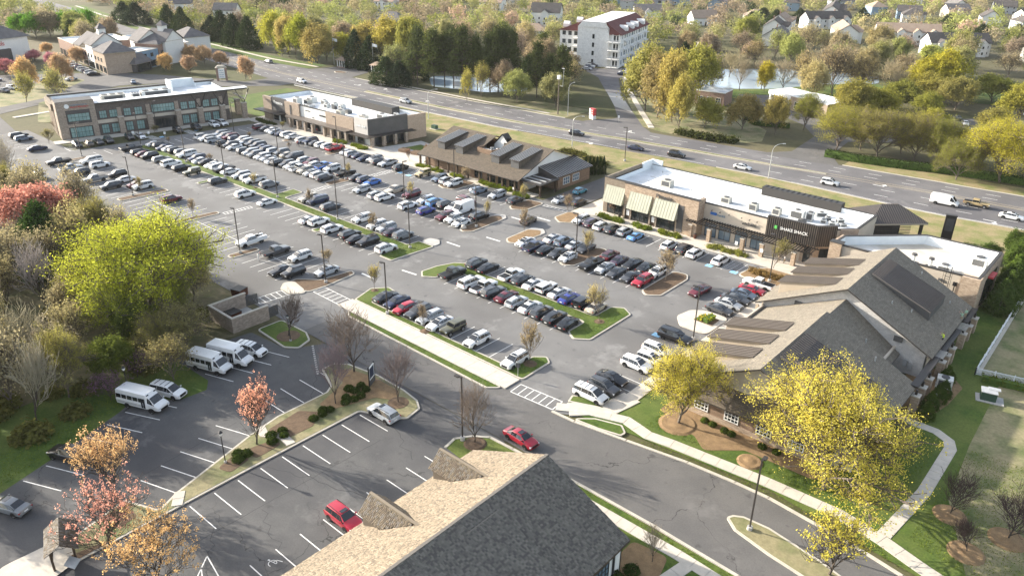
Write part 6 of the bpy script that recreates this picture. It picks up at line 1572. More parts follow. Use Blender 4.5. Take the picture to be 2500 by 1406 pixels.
# ---------- kiosk with shake roof, bottom left
t=thing('shelter_kiosk','small open shelter with wooden shake roof at the lower left corner','shelter',(-73.2,15.8,.2),math.radians(-20))
for x in (-1.7,1.7):
    for y in (-1.0,1.0):MB().box(x-.1,y-.1,0,x+.1,y+.1,2.3).build('post','wood_dark',t)
MB().box(-1.7,-1.05,.9,1.7,-.95,2.1).build('notice_board','wood_dark',t)
hh=math.hypot(1.5,1.0)
for s in (-1,1):
    shakes('roof_shakes',(-2.3,s*1.5,2.2),(1,0,0),(0,-s*1.5/hh,1.0/hh),(0,s*1.0/hh,1.5/hh),4.6,hh,['shake_g1','shake_g2','shake_d','shake_g3','shake_b'],t,30+s,.2,.24)
b=MB()
for s in (-1,1):b.poly([(-2.3,s*1.5,2.18),(2.3,s*1.5,2.18),(2.3,0,3.18),(-2.3,0,3.18)][::s])
b.build('roof_deck','wood_dark',t)
sg=thing('small_notice_sign','small grey slanted notice panel beside the shake-roofed shelter','sign',(-70.6,15.6,.2),.4)
MB().box(-.04,-.04,0,.04,.04,.9).build('post','black_metal',sg)
b=MB();b.poly([(-.7,-.45,.8),(.7,-.45,.8),(.7,.45,1.25),(-.7,.45,1.25)]);b.poly([(-.7,-.45,.74),(-.7,.45,1.19),(.7,.45,1.19),(.7,-.45,.74)]);b.build('panel','galv',sg)
# ---------- dumpster enclosures
def enclosure(name,label,poly_w,poly_d,loc,rz,wall,gates):
    t=thing(name,label,'enclosure',loc,rz)
    w,d,h,k=poly_w,poly_d,2.5,.3
    MB().box(0,0,0,w,k,h).build('wall',wall,t);MB().box(0,k,0,k,d,h).build('wall',wall,t);MB().box(0,d,0,w,d+k,h).build('wall',wall,t)
    MB().box(-.06,-.06,h,w+.06,k+.06,h+.14).build('wall_cap','concrete',t);MB().box(-.06,k+.06,h,k+.06,d-.06,h+.14).build('wall_cap','concrete',t);MB().box(-.06,d-.06,h,w+.06,d+k+.06,h+.14).build('wall_cap','concrete',t)
    MB().box(k,k,.0,w,d,.04).build('floor_slab','concrete_grey',t)
    for s,y in ((0,k),(1,d)):
        g=MB()
        a=math.radians(100)
        dx,dy=math.cos(a)*2.4,math.sin(a)*2.4*(-1 if s==0 else 1)*-1
        for j in range(9):
            f=j/8
            g.bar((w+f*1.9,y+(.2 if s==0 else-.2)*f,.15),(w+f*1.9,y+(.2 if s==0 else-.2)*f,1.95),.18,.05)
        g.build('gate','charcoal',t)
    return t
e1=enclosure('dumpster_enclosure','stone dumpster enclosure with open gates beside the white buses',6.5,6.7,(-103.1,52.5,0),math.radians(90),'stone_grey',True)
e2=enclosure('dumpster_enclosure','grey block dumpster enclosure near the pink tree',9.0,5.2,(-176.3,56.4,0),0,'stucco_grey',True)
def dumpster(x,y,rz,mat,label):
    t=thing('dumpster',label,'dumpster',(x,y,.04),rz)
    MB().ext([(-.9,.1),(.9,.1),(1.0,1.3),(-1.0,1.3)],-1.0,1.0,0,'x').build('bin',mat,t)
    MB().box(-1.02,-1.02,1.3,1.02,1.02,1.38).build('lid','car_black',t)
    MB().box(-1.12,-.1,.7,-1.0,.1,.9).box(1.0,-.1,.7,1.12,.1,.9).build('lift_pocket',mat,t)
dumpster(-107.6,55.2,.1,'rust','rust-brown dumpster inside the stone enclosure')
dumpster(-114.6,60.6,.3,'rust','rust-brown dumpster standing outside the stone enclosure')
bx_=thing('flattened_cardboard','pale cardboard heap beside the dumpster in the stone enclosure','cardboard',(-105.2,55.4,.04),.2)
MB().box(-1.0,-.8,0,1.0,.8,1.0).build('stack','cardboard',bx_);MB().box(-.8,-.7,1.0,.9,.6,1.1).build('loose_sheet','cardboard',bx_)
dumpster(-173.4,59.0,0,'unit_white','white dumpster inside the grey block enclosure')
# ------------------------------------------------------------------ buildings beyond the highway and the shopping centre
def hip(b,x0,x1,y0,y1,z,h,ov=.5,mi=0):
    x0-=ov;x1+=ov;y0-=ov;y1+=ov
    w,d=x1-x0,y1-y0
    if w >= d:
        r0,r1=(x0+d/2,(y0+y1)/2,z+h),(x1-d/2,(y0+y1)/2,z+h)
        P=[(x0,y0,z),(x1,y0,z),(x1,y1,z),(x0,y1,z)]
        b.poly([P[0],P[1],r1,r0],mi);b.poly([P[1],P[2],r1],mi);b.poly([P[2],P[3],r0,r1],mi);b.poly([P[3],P[0],r0],mi)
    else:
        r0,r1=((x0+x1)/2,y0+w/2,z+h),((x0+x1)/2,y1-w/2,z+h)
        P=[(x0,y0,z),(x1,y0,z),(x1,y1,z),(x0,y1,z)]
        b.poly([P[0],P[1],r0],mi);b.poly([P[1],P[2],r1,r0],mi);b.poly([P[2],P[3],r1],mi);b.poly([P[3],P[0],r0,r1],mi)
    b.poly(P[::-1],mi)
def gab(b,x0,x1,y0,y1,z,h,ov=.4,mi=0,wall=None):
    """ridge along x"""
    yc=(y0+y1)/2
    A=[(x0-ov,y0-ov,z),(x1+ov,y0-ov,z),(x1+ov,yc,z+h),(x0-ov,yc,z+h)]
    B=[(x1+ov,y1+ov,z),(x0-ov,y1+ov,z),(x0-ov,yc,z+h),(x1+ov,yc,z+h)]
    b.poly(A,mi);b.poly(B,mi)
    for q in (A,B):
        b.poly([(p[0],p[1],p[2]-.25) for p in q][::-1],mi)
    if wall is not None:
        for x,s in ((x0,1),(x1,-1)):
            b.poly([(x,y0,z),(x,yc,z+h*.93),(x,y1,z)][::s],wall)
WALLC={'white':(.70,.69,.66,1),'cream':(.62,.56,.46,1),'grey':(.36,.38,.40,1),'blue':(.22,.30,.38,1),'tan':(.46,.38,.29,1)}
def house(x,y,w,d,h,rh,rz,wall,roof,label,kind='gable',wings=0,group='houses beyond the highway',name='house',floors=2,seed=0,dormers=0):
    rr=random.Random(seed)
    t=thing(name,label,'house',(x,y,0),math.radians(rz),group)
    c=WALLC[wall]
    o=MB().box(-w/2,-d/2,0,w/2,d/2,h).build('wall','house_wall',t);o.color=c
    b=MB()
    (hip if kind=='hip' else gab)(b,-w/2,w/2,-d/2,d/2,h,rh)
    rf=b.build('roof',roof,t)
    if kind != 'hip':
        g=MB();yc=0
        for xx,s in ((-w/2,1),(w/2,-1)):
            g.poly([(xx,-d/2,h),(xx,0,h+rh*.93),(xx,d/2,h)][::-s])
        o=g.build('gable_end','house_wall',t);o.color=c
    for i in range(wings):
        wx=-w/2+w*(i+.5)/wings
        ww=min(4.2,w/wings*.6)
        m=MB().box(wx-ww/2,-d/2-2.2,0,wx+ww/2,-d/2,h);o=m.build('front_bay','house_wall',t);o.color=c
        m=MB();zz=h
        for s in (-1,1):
            m.poly([(wx+s*(ww/2+.3),-d/2-2.6,zz-.1),(wx,-d/2-2.6,zz+ww*.42),(wx,0,zz+ww*.42),(wx+s*(ww/2+.3),0,zz-.1)][::s])
        m.build('bay_roof',roof,t)
        m=MB();m.poly([(wx-ww/2,-d/2-2.21,zz),(wx+ww/2,-d/2-2.21,zz),(wx,-d/2-2.21,zz+ww*.40)]);o=m.build('bay_gable','house_wall',t);o.color=c
    nwin=max(2,int(w/3.2))
    wm=MB()
    for f in range(floors):
        for i in range(nwin):
            wx=-w/2+w*(i+.5)/nwin
            z0=1.0+f*2.8
            if z0+1.3>h:continue
            yy=-d/2
            for k in range(wings):
                bx=-w/2+w*(k+.5)/wings
                if abs(bx-wx)<min(4.2,w/wings*.6)/2:yy=-d/2-2.2
            fr=MB().box(wx-.55,yy-.05,z0,wx+.55,yy,z0+1.4).build('window','frame_white',t)
            MB().box(wx-.45,yy-.07,z0+.1,wx+.45,yy-.045,z0+1.3).build('pane','glass_dark',fr)
        for s in (-1,1):
            z0=1.0+f*2.8
            if z0+1.3>h:continue
            x0,x1=sorted((s*w/2,s*(w/2+.05)))
            fr=MB().box(x0,-.6,z0,x1,.6,z0+1.4).build('window','frame_white',t)
            x0,x1=sorted((s*(w/2+.045),s*(w/2+.07)))
            MB().box(x0,-.45,z0+.1,x1,.45,z0+1.3).build('pane','glass_dark',fr)
    MB().box(-.5,-d/2-.06,0,.5,-d/2+.02,2.1).build('door','wood_dark',t)
    if rr.random()<.5:
        MB().box(w*.2,d*.12,h+rh*.3,w*.2+.7,d*.12+.6,h+rh+.7).build('chimney','brick_red',rf)
    for i in range(dormers):
        xx=-w/2+w*(i+.5)/dormers
        MB().ext([(xx-.8,h+.4),(xx+.8,h+.4),(xx+.8,h+1.4),(xx,h+2.2),(xx-.8,h+1.4)],-d/2+.6,-d/2+2.6,0,'y').build('dormer','frame_white',t)
    return t
H=[
 ('grey-roofed house behind the cedars at the top left edge',-515,262,14,10,7,4,60,'white','shingle_far_grey','gable',0),
 ('pale house behind the cedars, right of the top left house',-470,268,14,10,6,4,40,'white','shingle_far_grey','gable',0),
 ('grey-roofed house among the olive trees above the flagpoles',-372,318,16,11,5,4,20,'grey','shingle_far_grey','hip',0),
 ('grey house half hidden behind the tall highway trees',-318,262,15,11,5,4,30,'white','shingle_far_grey','gable',1),
 ('large house with dark roof and white porch above the pines',-318,395,18,13,8,5,30,'white','shingle_far_dark','gable',1),
 ('left of three low tan-roofed villas behind the pines',-290,350,16,12,3.6,3.4,30,'white','shingle_far_tan','hip',0),
 ('middle of three low tan-roofed villas behind the pines',-270,362,15,11,3.6,3.2,42,'white','shingle_far_tan','gable',1),
 ('right of three low tan-roofed villas behind the pines',-252,352,15,11,3.6,3.2,35,'cream','shingle_far_tan','gable',0),
 ('grey-roofed house just above the white apartment block',-298,478,18,12,4.5,4,40,'white','shingle_far_grey','gable',1),
 ('tan-roofed house right of and above the white apartment block',-252,470,16,12,4.5,4.4,50,'white','shingle_far_tan','gable',0),
 ('tan-roofed house in the trees behind the apartment block',-232,505,16,12,4.5,4,35,'cream','shingle_far_tan','hip',0),
 ('stepped tan-roofed townhouse row above the pond, upper part',-205,480,20,11,6,4,105,'white','shingle_far_tan','gable',2),
 ('stepped townhouse row above the pond, middle part',-196,452,18,11,6,4,108,'white','shingle_far_dark','gable',2),
 ('white gabled house facing the pond',-179,418,16,12,5,4.4,100,'white','shingle_far_grey','gable',1),
 ('small white house behind the golden roadside tree',-196,372,10,8,3.4,2.6,60,'white','shingle_far_grey','gable',0),
 ('long dark-roofed townhouse row at the top, running away',-204,560,44,11,7,4,108,'white','shingle_far_dark','gable',6),
 ('long dark-roofed townhouse row left of the tan row',-190,512,30,10,6,4,55,'white','shingle_far_dark','gable',3),
 ('long tan-roofed townhouse row right of the pond',-160,462,26,11,6,4,118,'white','shingle_far_tan','gable',3),
 ('wide tan-roofed townhouse row behind the bare trees',-132,478,32,11,6.5,4,28,'white','shingle_far_tan','gable',4),
 ('dark-roofed white townhouse row in front of the tan row',-101,452,30,11,6.5,4.2,42,'white','shingle_far_dark','gable',3),
 ('white house with dark roof and dormers at right',-62,458,18,12,6,4.6,44,'white','shingle_far_dark','gable',1),
 ('house with orange hip roof at the right edge',-30,486,22,14,4.5,4.4,44,'cream','shingle_orange','hip',1),
 ('long white tan-roofed building above the green bank at right',-22,420,36,12,6,3.6,40,'white','shingle_far_tan','gable',0),
 ('grey-roofed house behind the orange hip roof',-56,540,16,11,5,4,40,'white','shingle_far_grey','gable',1),
 ('tan-roofed house at the far right edge',2,520,16,11,5,4,60,'white','shingle_far_tan','gable',0),
]
FAR=[(-196,622),(-170,610),(-148,640),(-158,575),(-120,612),(-104,640),(-96,590),(-84,665),(-58,622),(-66,588),(-130,700),(-90,720),(-160,690),(-28,600),(-40,570),(-250,600),(-228,640),(-290,560),(-340,520),(-420,470),(-395,430),(-450,380),(-200,720),(-50,690)]
for i,a in enumerate(H):
    house(*a[1:8],a[8],a[9],a[0],a[10],a[11],seed=i)
rr=random.Random(3)
FAR=sorted(FAR,key=lambda p:p[0])
for i,(x,y) in enumerate(FAR):
    wl=rr.choice(['white','white','grey','blue','cream']);rf=rr.choice(['shingle_far_grey','shingle_far_tan','shingle_far_dark','shingle_far_grey'])
    house(x,y,rr.uniform(13,17),rr.uniform(10,12),rr.uniform(4.5,6.5),rr.uniform(3.4,4.6),rr.choice((20,42,60,110,130)),wl,rf,f'{wl} house with {rf.split("_")[-1]} roof in the far trees, {ordinal(i)} from left',rr.choice(('gable','gable','hip')),rr.choice((0,1)),seed=i+50,group='far houses in the trees')
# ---------- blue apartment block at the top
t=thing('blue_apartment_building','blue and pale grey apartment block at the top edge behind the white one','building',(-352,560,0),math.radians(38))
o=MB().box(-36,-8,0,36,8,11).build('wall','house_wall',t);o.color=WALLC['grey']
for x in (-34,20):
    MB().box(x,-10,0,x+14,-8,12).build('blue_bay','slate_blue',t)
    for f in range(4):
        for k in range(3):
            w0=MB().box(x+1.4+k*4.2,-10.08,1+f*2.8,x+3.0+k*4.2,-10.0,2.6+f*2.8).build('window','frame_white',t)
            MB().box(x+1.6+k*4.2,-10.1,1.15+f*2.8,x+2.8+k*4.2,-10.075,2.45+f*2.8).build('pane','glass_dark',w0)
b=MB();hip(b,-36,36,-10,8,11,4.5,.8);b.build('roof','shingle_far_grey',t)
for f in range(4):
    for k in range(7):
        x=-18+k*5.4
        MB().box(x,-9.4,.6+f*2.8,x+3.0,-8.0,.8+f*2.8).build('balcony','frame_white',t)
        MB().box(x+.4,-8.06,.9+f*2.8,x+2.6,-8.0,2.9+f*2.8).build('pane','glass_dark',t)
# ---------- white four-storey apartment block with maroon roof
t=thing('white_apartment_building','white four-storey apartment block with maroon mansard roof and balconies','building',(-197.5,296.5,0),math.radians(107.5))
Ld,Wd,Hh=46,24,14.2
o=MB().box(0,5.0,0,Ld,19.5,Hh+2.4).build('wall','siding_white',t)
MB().box(1.0,0,0,Ld,5.0,Hh).build('wall','siding_white',t)
MB().box(6.0,19.5,0,Ld-4,30.0,Hh).build('left_wing','siding_white',t)
b=MB()
b.poly([(-.4,5.0,Hh+2.4),(-.4,19.5,Hh+2.4),(-.4,17.6,Hh+4.6),(-.4,7.0,Hh+4.6)][::-1])
b.build('blank_gable','siding_white',t)
b=MB()
b.poly([(0,-1.0,Hh-.3),(Ld+.6,-1.0,Hh-.3),(Ld+.6,6.6,Hh+4.7),(0,6.6,Hh+4.7)])
b.poly([(0,-1.0,Hh-.3),(0,6.6,Hh+4.7),(0,5.0,Hh-.3)])
b.poly([(6.0,30.8,Hh-.3),(6.0,18.0,Hh+4.6),(Ld,18.0,Hh+4.6),(Ld,30.8,Hh-.3)][::-1])
b.poly([(5.4,30.8,Hh-.3),(5.4,18.6,Hh-.3),(5.4,18.0,Hh+4.6)][::-1])
b.poly([(Ld+.6,-1.0,Hh-.3),(Ld+.6,30.8,Hh-.3),(Ld+.6,18.0,Hh+4.6),(Ld+.6,6.6,Hh+4.7)])
b.build('mansard_roof','shingle_maroon',t)
MB().poly([(-.3,7.0,Hh+4.72),(Ld+.5,6.6,Hh+4.72),(Ld+.5,18.2,Hh+4.72),(-.3,17.6,Hh+4.72)]).build('roof','roof_white',t)
for x in (10,20,27,38):
    MB().ext([(x-1.1,Hh+.6),(x+1.1,Hh+.6),(x+1.1,Hh+1.9),(x,Hh+3.0),(x-1.1,Hh+1.9)],-.4,3.4,0,'y').build('dormer','frame_white',t)
for x in (12,30):
    MB().ext([(x-1.1,Hh+.6),(x+1.1,Hh+.6),(x+1.1,Hh+1.9),(x,Hh+3.0),(x-1.1,Hh+1.9)],27.4,30.4,0,'y').build('dormer','frame_white',t)
for f in range(4):
    z=.5+f*3.55
    fr=MB().box(-.06,11.6,z+.7,0,12.6,z+2.6).build('window','frame_dark',t)
    MB().box(-.09,11.7,z+.8,-.055,12.5,z+2.5).build('pane','glass_dark',fr)
    bl=MB().box(-2.6,-.4,z-.3,1.0,5.0,z-.05).build('balcony','frame_white',t)
    b=MB()
    for i in range(10):b.box(-2.6,-.3+i*.57,z,-2.55,-.25+i*.57,z+.95)
    for i in range(7):b.box(-2.5+i*.55,-.38,z,-2.45+i*.55,-.33,z+.95)
    b.box(-2.62,-.4,z+.95,-2.52,5.0,z+1.05);b.box(-2.6,-.42,z+.95,1.0,-.32,z+1.05)
    b.build('railing','frame_white',bl)
    MB().box(-2.6,-.4,z-.05,-2.3,-.1,z+3.3).build('balcony_post','frame_white',t);MB().box(-2.6,2.4,z-.05,-2.3,2.7,z+3.3).build('balcony_post','frame_white',t)
    for y in (.8,2.2):
        MB().box(.92,y,z+.1,1.0,y+.9,z+2.4).build('balcony_door','glass_dark',t)
    for k in range(11):
        x=3.0+k*3.8
        big=k%3==1
        w0=2.6 if big else 1.3
        fr=MB().box(x,-.06,z+.7,x+w0,0,z+2.6).build('window','frame_white',t)
        MB().box(x+.12,-.10,z+.8,x+w0-.12,-.05,z+2.5).build('pane','glass_blue',fr)
        if big:MB().box(x-.4,-1.5,z-.3,x+3.0,0,z-.1).build('balcony','frame_white',t)
    for k in range(3):
        fr=MB().box(5.94,21.6+k*2.8,z+.7,6.0,23.2+k*2.8,z+2.5).build('window','frame_dark',t)
        MB().box(5.9,21.7+k*2.8,z+.8,5.95,23.1+k*2.8,z+2.4).build('pane','glass_dark',fr)
    MB().box(4.6,20.4,z-.3,6.0,23.4,z-.1).build('balcony','frame_white',t)
# ---------- banks
t=thing('brick_bank','small brick bank with flat white roof beside the pond','building',(-137,256.5,0),math.radians(8))
flat_block(t,[(0,0),(10.6,0),(10.6,8.6),(0,8.6)],4.6,'brick_red','roof_white',.4,.3,coping='frame_white')
for x in (1.2,4.4,7.6):window(t,(x,0,.8),(1,0,0),(0,-1,0),1.8,2.0,2,2,'frame_white')
t=thing('drive_through_bank','white drive-through bank with broad canopy behind the olive trees','building',(-115,272.5,0),math.radians(-20))
flat_block(t,[(8,0),(24,0),(24,12),(8,12)],4.8,'brick_tan','roof_white',.5,.4,coping='frame_white')
MB().box(-3,.6,3.6,8,11.4,4.9).build('canopy','white',t)
for x in (-2.2,2.2,6.4):
    for y in (1.2,10.8):MB().box(x-.4,y-.4,0,x+.4,y+.4,3.6).build('canopy_column','white',t)
for x in (10,14,18):window(t,(x,0,.8),(1,0,0),(0,-1,0),2.4,2.4,3,2,'frame_white')
t=thing('grey_flat_building','low flat grey building behind the golden tree at right','building',(-22,262,0),math.radians(20))
flat_block(t,[(0,0),(26,0),(26,14),(0,14)],4.2,'stucco_grey','asphalt_street',.4,.4)
t=thing('white_barrier_wall','long white retaining wall beyond the bank lot at right','wall',(-45,320,0),math.radians(22))
MB().box(0,0,0,52,.5,2.2).build('wall','stucco_white',t);MB().box(-.1,-.1,2.2,52.1,.6,2.35).build('coping','concrete',t)
# ---------- shopping centre at top left
def shop(name,label,x,y,rz,w,d,h,wall,roof='roof_white',tower=None,trim=True,cat='building'):
    t=thing(name,label,cat,(x,y,0),math.radians(rz))
    flat_block(t,[(0,0),(w,0),(w,d),(0,d)],h,wall,roof,.6,.35,coping='concrete')
    n=max(1,int(w/5))
    for i in range(n):
        window(t,(w*i/n+.8,0,.3),(1,0,0),(0,-1,0),w/n-1.6,2.6,3,1)
    return t
shop('anchor_store','wide shopping-centre store with grey hip roof and red lettering at left edge',-391,97,106,33,24,8.6,'stucco_white')
t=bpy.data.objects['anchor_store']
b=MB();hip(b,-1,34,-1.5,14,9.6,5.0,.8);b.build('hip_roof','shingle_far_grey',t)
MB().box(-.6,-1.2,0,33.4,0,9.6).build('front','stucco_white',t);MB().box(12,-2.6,0,24,-1.2,5.4).build('entrance','brick_dark',t)
text(t,'Michaels',(18,-1.25,7.6),(1,0,0),(0,-1,0),2.6,'red_sign')
shop('long_store','long brick store with white roof in the shopping centre',-402,143,-7,25,24,7.2,'brick_red')
shop('rear_store','white flat-roofed store behind the village shops',-392,168,-7,40,16,7.0,'stucco_white')
VS=[('cream_shop','cream shop with steep grey gable beside the long brick store',-376.5,140.0,-7,9,13,7.6,'stucco_tan','gable'),
      ('brick_tower_shop','brick shop with small grey gable between cream and white shops',-367.3,138.9,-7,8,11,6.8,'brick_red',None),
      ('white_gable_shop','tall white shop with steep grey gable and square turret',-359.2,137.9,-7,9,12,9.6,'stucco_white','turret'),
      ('pink_brick_shop','pinkish brick shop with grey hip roof facing the lot',-350.0,136.8,-7,15,12,8.2,'brick_tan','hip'),
      ('grey_gable_shop','grey-roofed gabled shop behind the hip-roofed shops',-362,158,-7,11,11,9.2,'stucco_white','gable'),
      ('turret_shop','white shop with small square turret at the back of the centre',-352,160,20,11,11,9.4,'stucco_white','turret'),
      ('blue_shop','pale blue shopfront at the corner of the shopping centre',-336.0,147.4,114,14,12,7.2,'slate_blue',None),
      ('corner_brick_shop','brick corner shop with grey hip roof nearest the highway',-341.9,160.6,114,12,12,8.6,'brick_red','hip'),
      ('low_porch_shop','low dark-roofed porch in front of the blue shop',-332.0,145.4,114,9,4.5,3.2,'brick_dark','hip'),
      ('back_hip_shop','grey hip-roofed block at the back of the shopping centre',-380,186,-7,16,12,7,'stucco_white','hip')]
for nm,lb_,x,y,rz,w_,d_,h_,wl,rk in VS:
    t=shop(nm,lb_,x,y,rz,w_,d_,h_,wl)
    b=MB()
    if rk=='hip':hip(b,0,w_,0,d_,h_+.15,3.6,.7)
    elif rk:gab(b,0,w_,0,d_,h_+.1,4.6,.5)
    if rk:b.build('pitched_roof','shingle_far_grey',t)
    if rk in ('gable','turret'):
        MB().poly([(0,0,h_),(0,d_/2,h_+4.4),(0,d_,h_)][::-1]).build('gable_end',wl,t);MB().poly([(w_,0,h_),(w_,d_/2,h_+4.4),(w_,d_,h_)]).build('gable_end',wl,t)
    if rk=='turret':
        MB().box(w_/2-1.4,d_/2-1.4,h_+3.5,w_/2+1.4,d_/2+1.4,h_+6.0).build('turret','stucco_white',t)
        b=MB();hip(b,w_/2-1.4,w_/2+1.4,d_/2-1.4,d_/2+1.4,h_+6.0,2.2,.5);b.build('turret_roof','shingle_far_grey',t)
    for i in range(max(1,int(w_/4))):
        if h_>6:window(t,(i*4+1.2,0,4.4),(1,0,0),(0,-1,0),1.6,1.5,2,2)
text(bpy.data.objects['corner_brick_shop'],'Corner',(6,-.05,6.3),(1,0,0),(0,-1,0),1.2,'red_sign') if False else strokes(bpy.data.objects['corner_brick_shop'],(3,0,6.0),(1,0,0),(0,-1,0),6,.9,'red_sign',21)
for i,(x,y) in enumerate(((-284,213.5),(-263.5,215.5))):
    t=thing('gatehouse',('left' if i==0 else 'right')+' of two white-columned gatehouses at the wooded entrance','gatehouse',(x,y,0),.1,'entrance gatehouses')
    MB().box(-2.4,-1.8,0,2.4,1.8,.3).build('base','brick_red',t);MB().box(-1.6,-1.0,.3,1.6,1.0,3.0).build('room','glass_dark',t)
    for xx in (-2.1,-.7,.7,2.1):
        for yy in (-1.5,1.5):MB().cyl(xx,yy,.3,3.0,.18,n=8).build('column','white',t)
    b=MB();hip(b,-2.4,2.4,-1.8,1.8,3.0,1.5,.5);b.build('roof','shingle_far_tan',t)
    f=thing('flagpole',('left' if i==0 else 'right')+' of two flagpoles with a pale flag at the entrance','flagpole',(x-8+i*4,y+1,0),.4,'entrance flagpoles')
    MB().cyl(0,0,0,11.5,.10,.05,8).build('pole','galv',f)
    b=MB();n=6
    for k in range(n):
        a0,a1=k/n,(k+1)/n
        b.poly([(.1+2.2*a0,.15*math.sin(a0*7),11.2-.3*a0),(.1+2.2*a1,.15*math.sin(a1*7),11.2-.3*a1),(.1+2.2*a1,.15*math.sin(a1*7),10.0-.3*a1),(.1+2.2*a0,.15*math.sin(a0*7),10.0-.3*a0)])
    b.build('flag','white',f)
island('road_island',[(-278,203.6),(-275,202.4),(-271.4,204.0),(-272,206.0),(-276,206.4)],'mulch',.8)
sheet('gate_road',[(-290,200),(-262,200),(-266,212),(-280,224),(-286,214)],.009,'asphalt_street')
k=0
for i in range(11):
    add_car(['suv','sedan','suv'][i%3],['white','silver','dark','white','maroon','slate','white','silver','navy','white','black'][i],-372+i*3.4,134.6-i*.42,math.radians(80),f'{["white","silver","charcoal","white","maroon","slate blue","white","silver","navy","white","black"][i]} car before the village shops, {ordinal(i)} from left','cars at the village shops',False,.012)
for i,(x,y) in enumerate(((-352,100),(-346,96),(-340,106),(-336,112),(-348,108),(-330,98),(-326,94),(-340,92),(-333,120),(-322,112))):
    c_=rr.choice(['white','silver','dark','white','black','slate']);add_car(rr.choice(['suv','sedan']),c_,x,y,rr.choice((.3,1.9))+rr.uniform(-.1,.1),f'{CNAME.get(c_, c_)} car in the far left lot, {ordinal(i)} counted from the anchor store','cars in the far left lot',False,.018)
add_car('pickup','red',-296.5,141.5,math.radians(150),'red pickup on the road behind the office roof',None,False,.012)
add_car('sedan','slate',-311,134,math.radians(160),'slate blue sedan on the road left of the red pickup',None,False,.012)
for i,(x,y,c_,k_) in enumerate(((-205,283.5,'silver','sedan'),(-206.4,286.4,'navy','sedan'),(-207.5,289.4,'white','suv'),(-208.4,292.2,'dark','suv'),(-186.6,284,'navy','sedan'),(-188,287.2,'white','sedan'),(-189,290.4,'dark','suv'))):
    add_car(k_,c_,x,y,math.radians(20),f'{CNAME.get(c_, c_)} {TNAME[k_]} by the white apartment block, {ordinal(i)} counted from left','cars at the white apartments',False,.014)
for i,(x,y) in enumerate(((-62,286),(-56,289),(-40,300),(-32,304),(-24,309),(-16,314),(-38,326),(-30,331),(-22,336),(-14,341),(-60,296),(-50,282))):
    c_=rr.choice(['white','silver','dark','white','black','slate']);add_car(rr.choice(['suv','sedan']),c_,x,y,math.radians(rr.choice((110,118))),f'{CNAME.get(c_, c_)} car in the lot behind the golden tree, {ordinal(i)} counted from left','cars behind the golden tree',False,.02)
for i,(x,y,c_) in enumerate(((-18,402,'white'),(-12,404,'silver'))):
    add_car('suv',c_,x,y,math.radians(40),f'{c_} SUV parked at the long white tan-roofed building',None,False,.0)
# ------------------------------------------------------------------ lamp posts, signs, fences, shrubs, people
def make_post(h,arm,name,label):
    t=thing(name,label,'lamp post')
    MB().cyl(0,0,0,.55,.32,.30,12).build('concrete_base','concrete_grey',t)
    b=MB();b.box(-.075,-.075,.5,.075,.075,h);b.build('pole','bronze',t)
    b=MB();b.box(0,-.05,h-.25,arm,.05,h-.12);b.build('arm','bronze',t)
    b=MB();b.prism([(arm-.1,-.22),(arm+.55,-.22),(arm+.65,0),(arm+.55,.22),(arm-.1,.22)],h-.28,h-.12);b.build('lamp_head','bronze',t)
    MB().box(arm,-.16,h-.30,arm+.5,.16,h-.275).build('lens','frame_white',t)
    return t
posts=[(-179.5,72.4,'on the first narrow mulch island by the woods'),(-131.0,70.6,'beside the white service truck'),(-154.3,94.4,'at the bend of the long green island'),(-132.4,94.9,'on the long green island beside the beige SUV'),(-109.1,94.7,'at the near end of the long green island'),(-90.6,73.1,'on the grass strip by the pale sidewalk'),
         (-23.2,66.2,'on the street median at lower right'),(-57.3,56.9,'beside the bare tree by the street'),(-82.0,113.0,'on the mulch island between the car rows'),(-107.6,112.0,'on the mulch island left of the central lane'),(-154.0,113.8,'on the mulch island with the dark pickup'),(-178.0,129.6,'at the kerb below the far shops'),
         (-131.6,129.4,'on the mulch island in front of the dark-roofed restaurant'),(-49.6,128.4,'on the straw bed by the gabled building'),(-48.9,99.6,'beside the black full-size SUV'),(-221.0,78.0,'at the far end of the woods rows'),(-220.4,93.8,'at the far tip of the long green island'),(-196.0,94.2,'a third along the long green island'),
         (-214.0,119.0,'in the far double row near the office'),(-180.2,112.0,'halfway along the far double row'),(-177.0,94.4,'halfway along the long green island'),(-232.5,104.5,'in front of the office entrance'),(-107.9,73.6,'on the mulch corner island'),(-176.4,60.0,'beside the grey block enclosure'),(-131.8,113.4,'in the middle double row near the beige pickup'),(-113.0,176.0,'at the highway end of the entry road')]
lp=None
for i,(x,y,tx) in enumerate(posts):
    lb_='tall dark lamp post '+tx
    if lp is None:
        lp=make_post(9.3,.5,'lamp_post',lb_);lp.location=(x,y,.02);lp.rotation_euler=(0,0,PI);lp['group']='lot lamp posts'
    else:
        q=copy_tree(lp,(x,y,.02),PI if i%3 else PI/2,label=lb_)
def garden_lamp(x,y,label):
    t=thing('garden_lamp',label,'lamp post',(x,y,.18),0,'short lantern posts')
    MB().cyl(0,0,0,.25,.18,n=8).build('base','concrete_grey',t);MB().cyl(0,0,.2,3.9,.07,.055,8).build('pole','black_metal',t)
    MB().cyl(0,0,3.9,4.3,.10,.26,10).build('lantern','frame_white',t);MB().cyl(0,0,4.3,4.6,.28,.03,10).build('cap','black_metal',t)
garden_lamp(-74.9,34.6,'short lantern post in the divider island bed')
garden_lamp(-94.4,57.0,'short lantern post beside the bare tree at the lot mouth')
garden_lamp(-97.6,33.6,'short lantern post among the purple twigs left of the minibus')
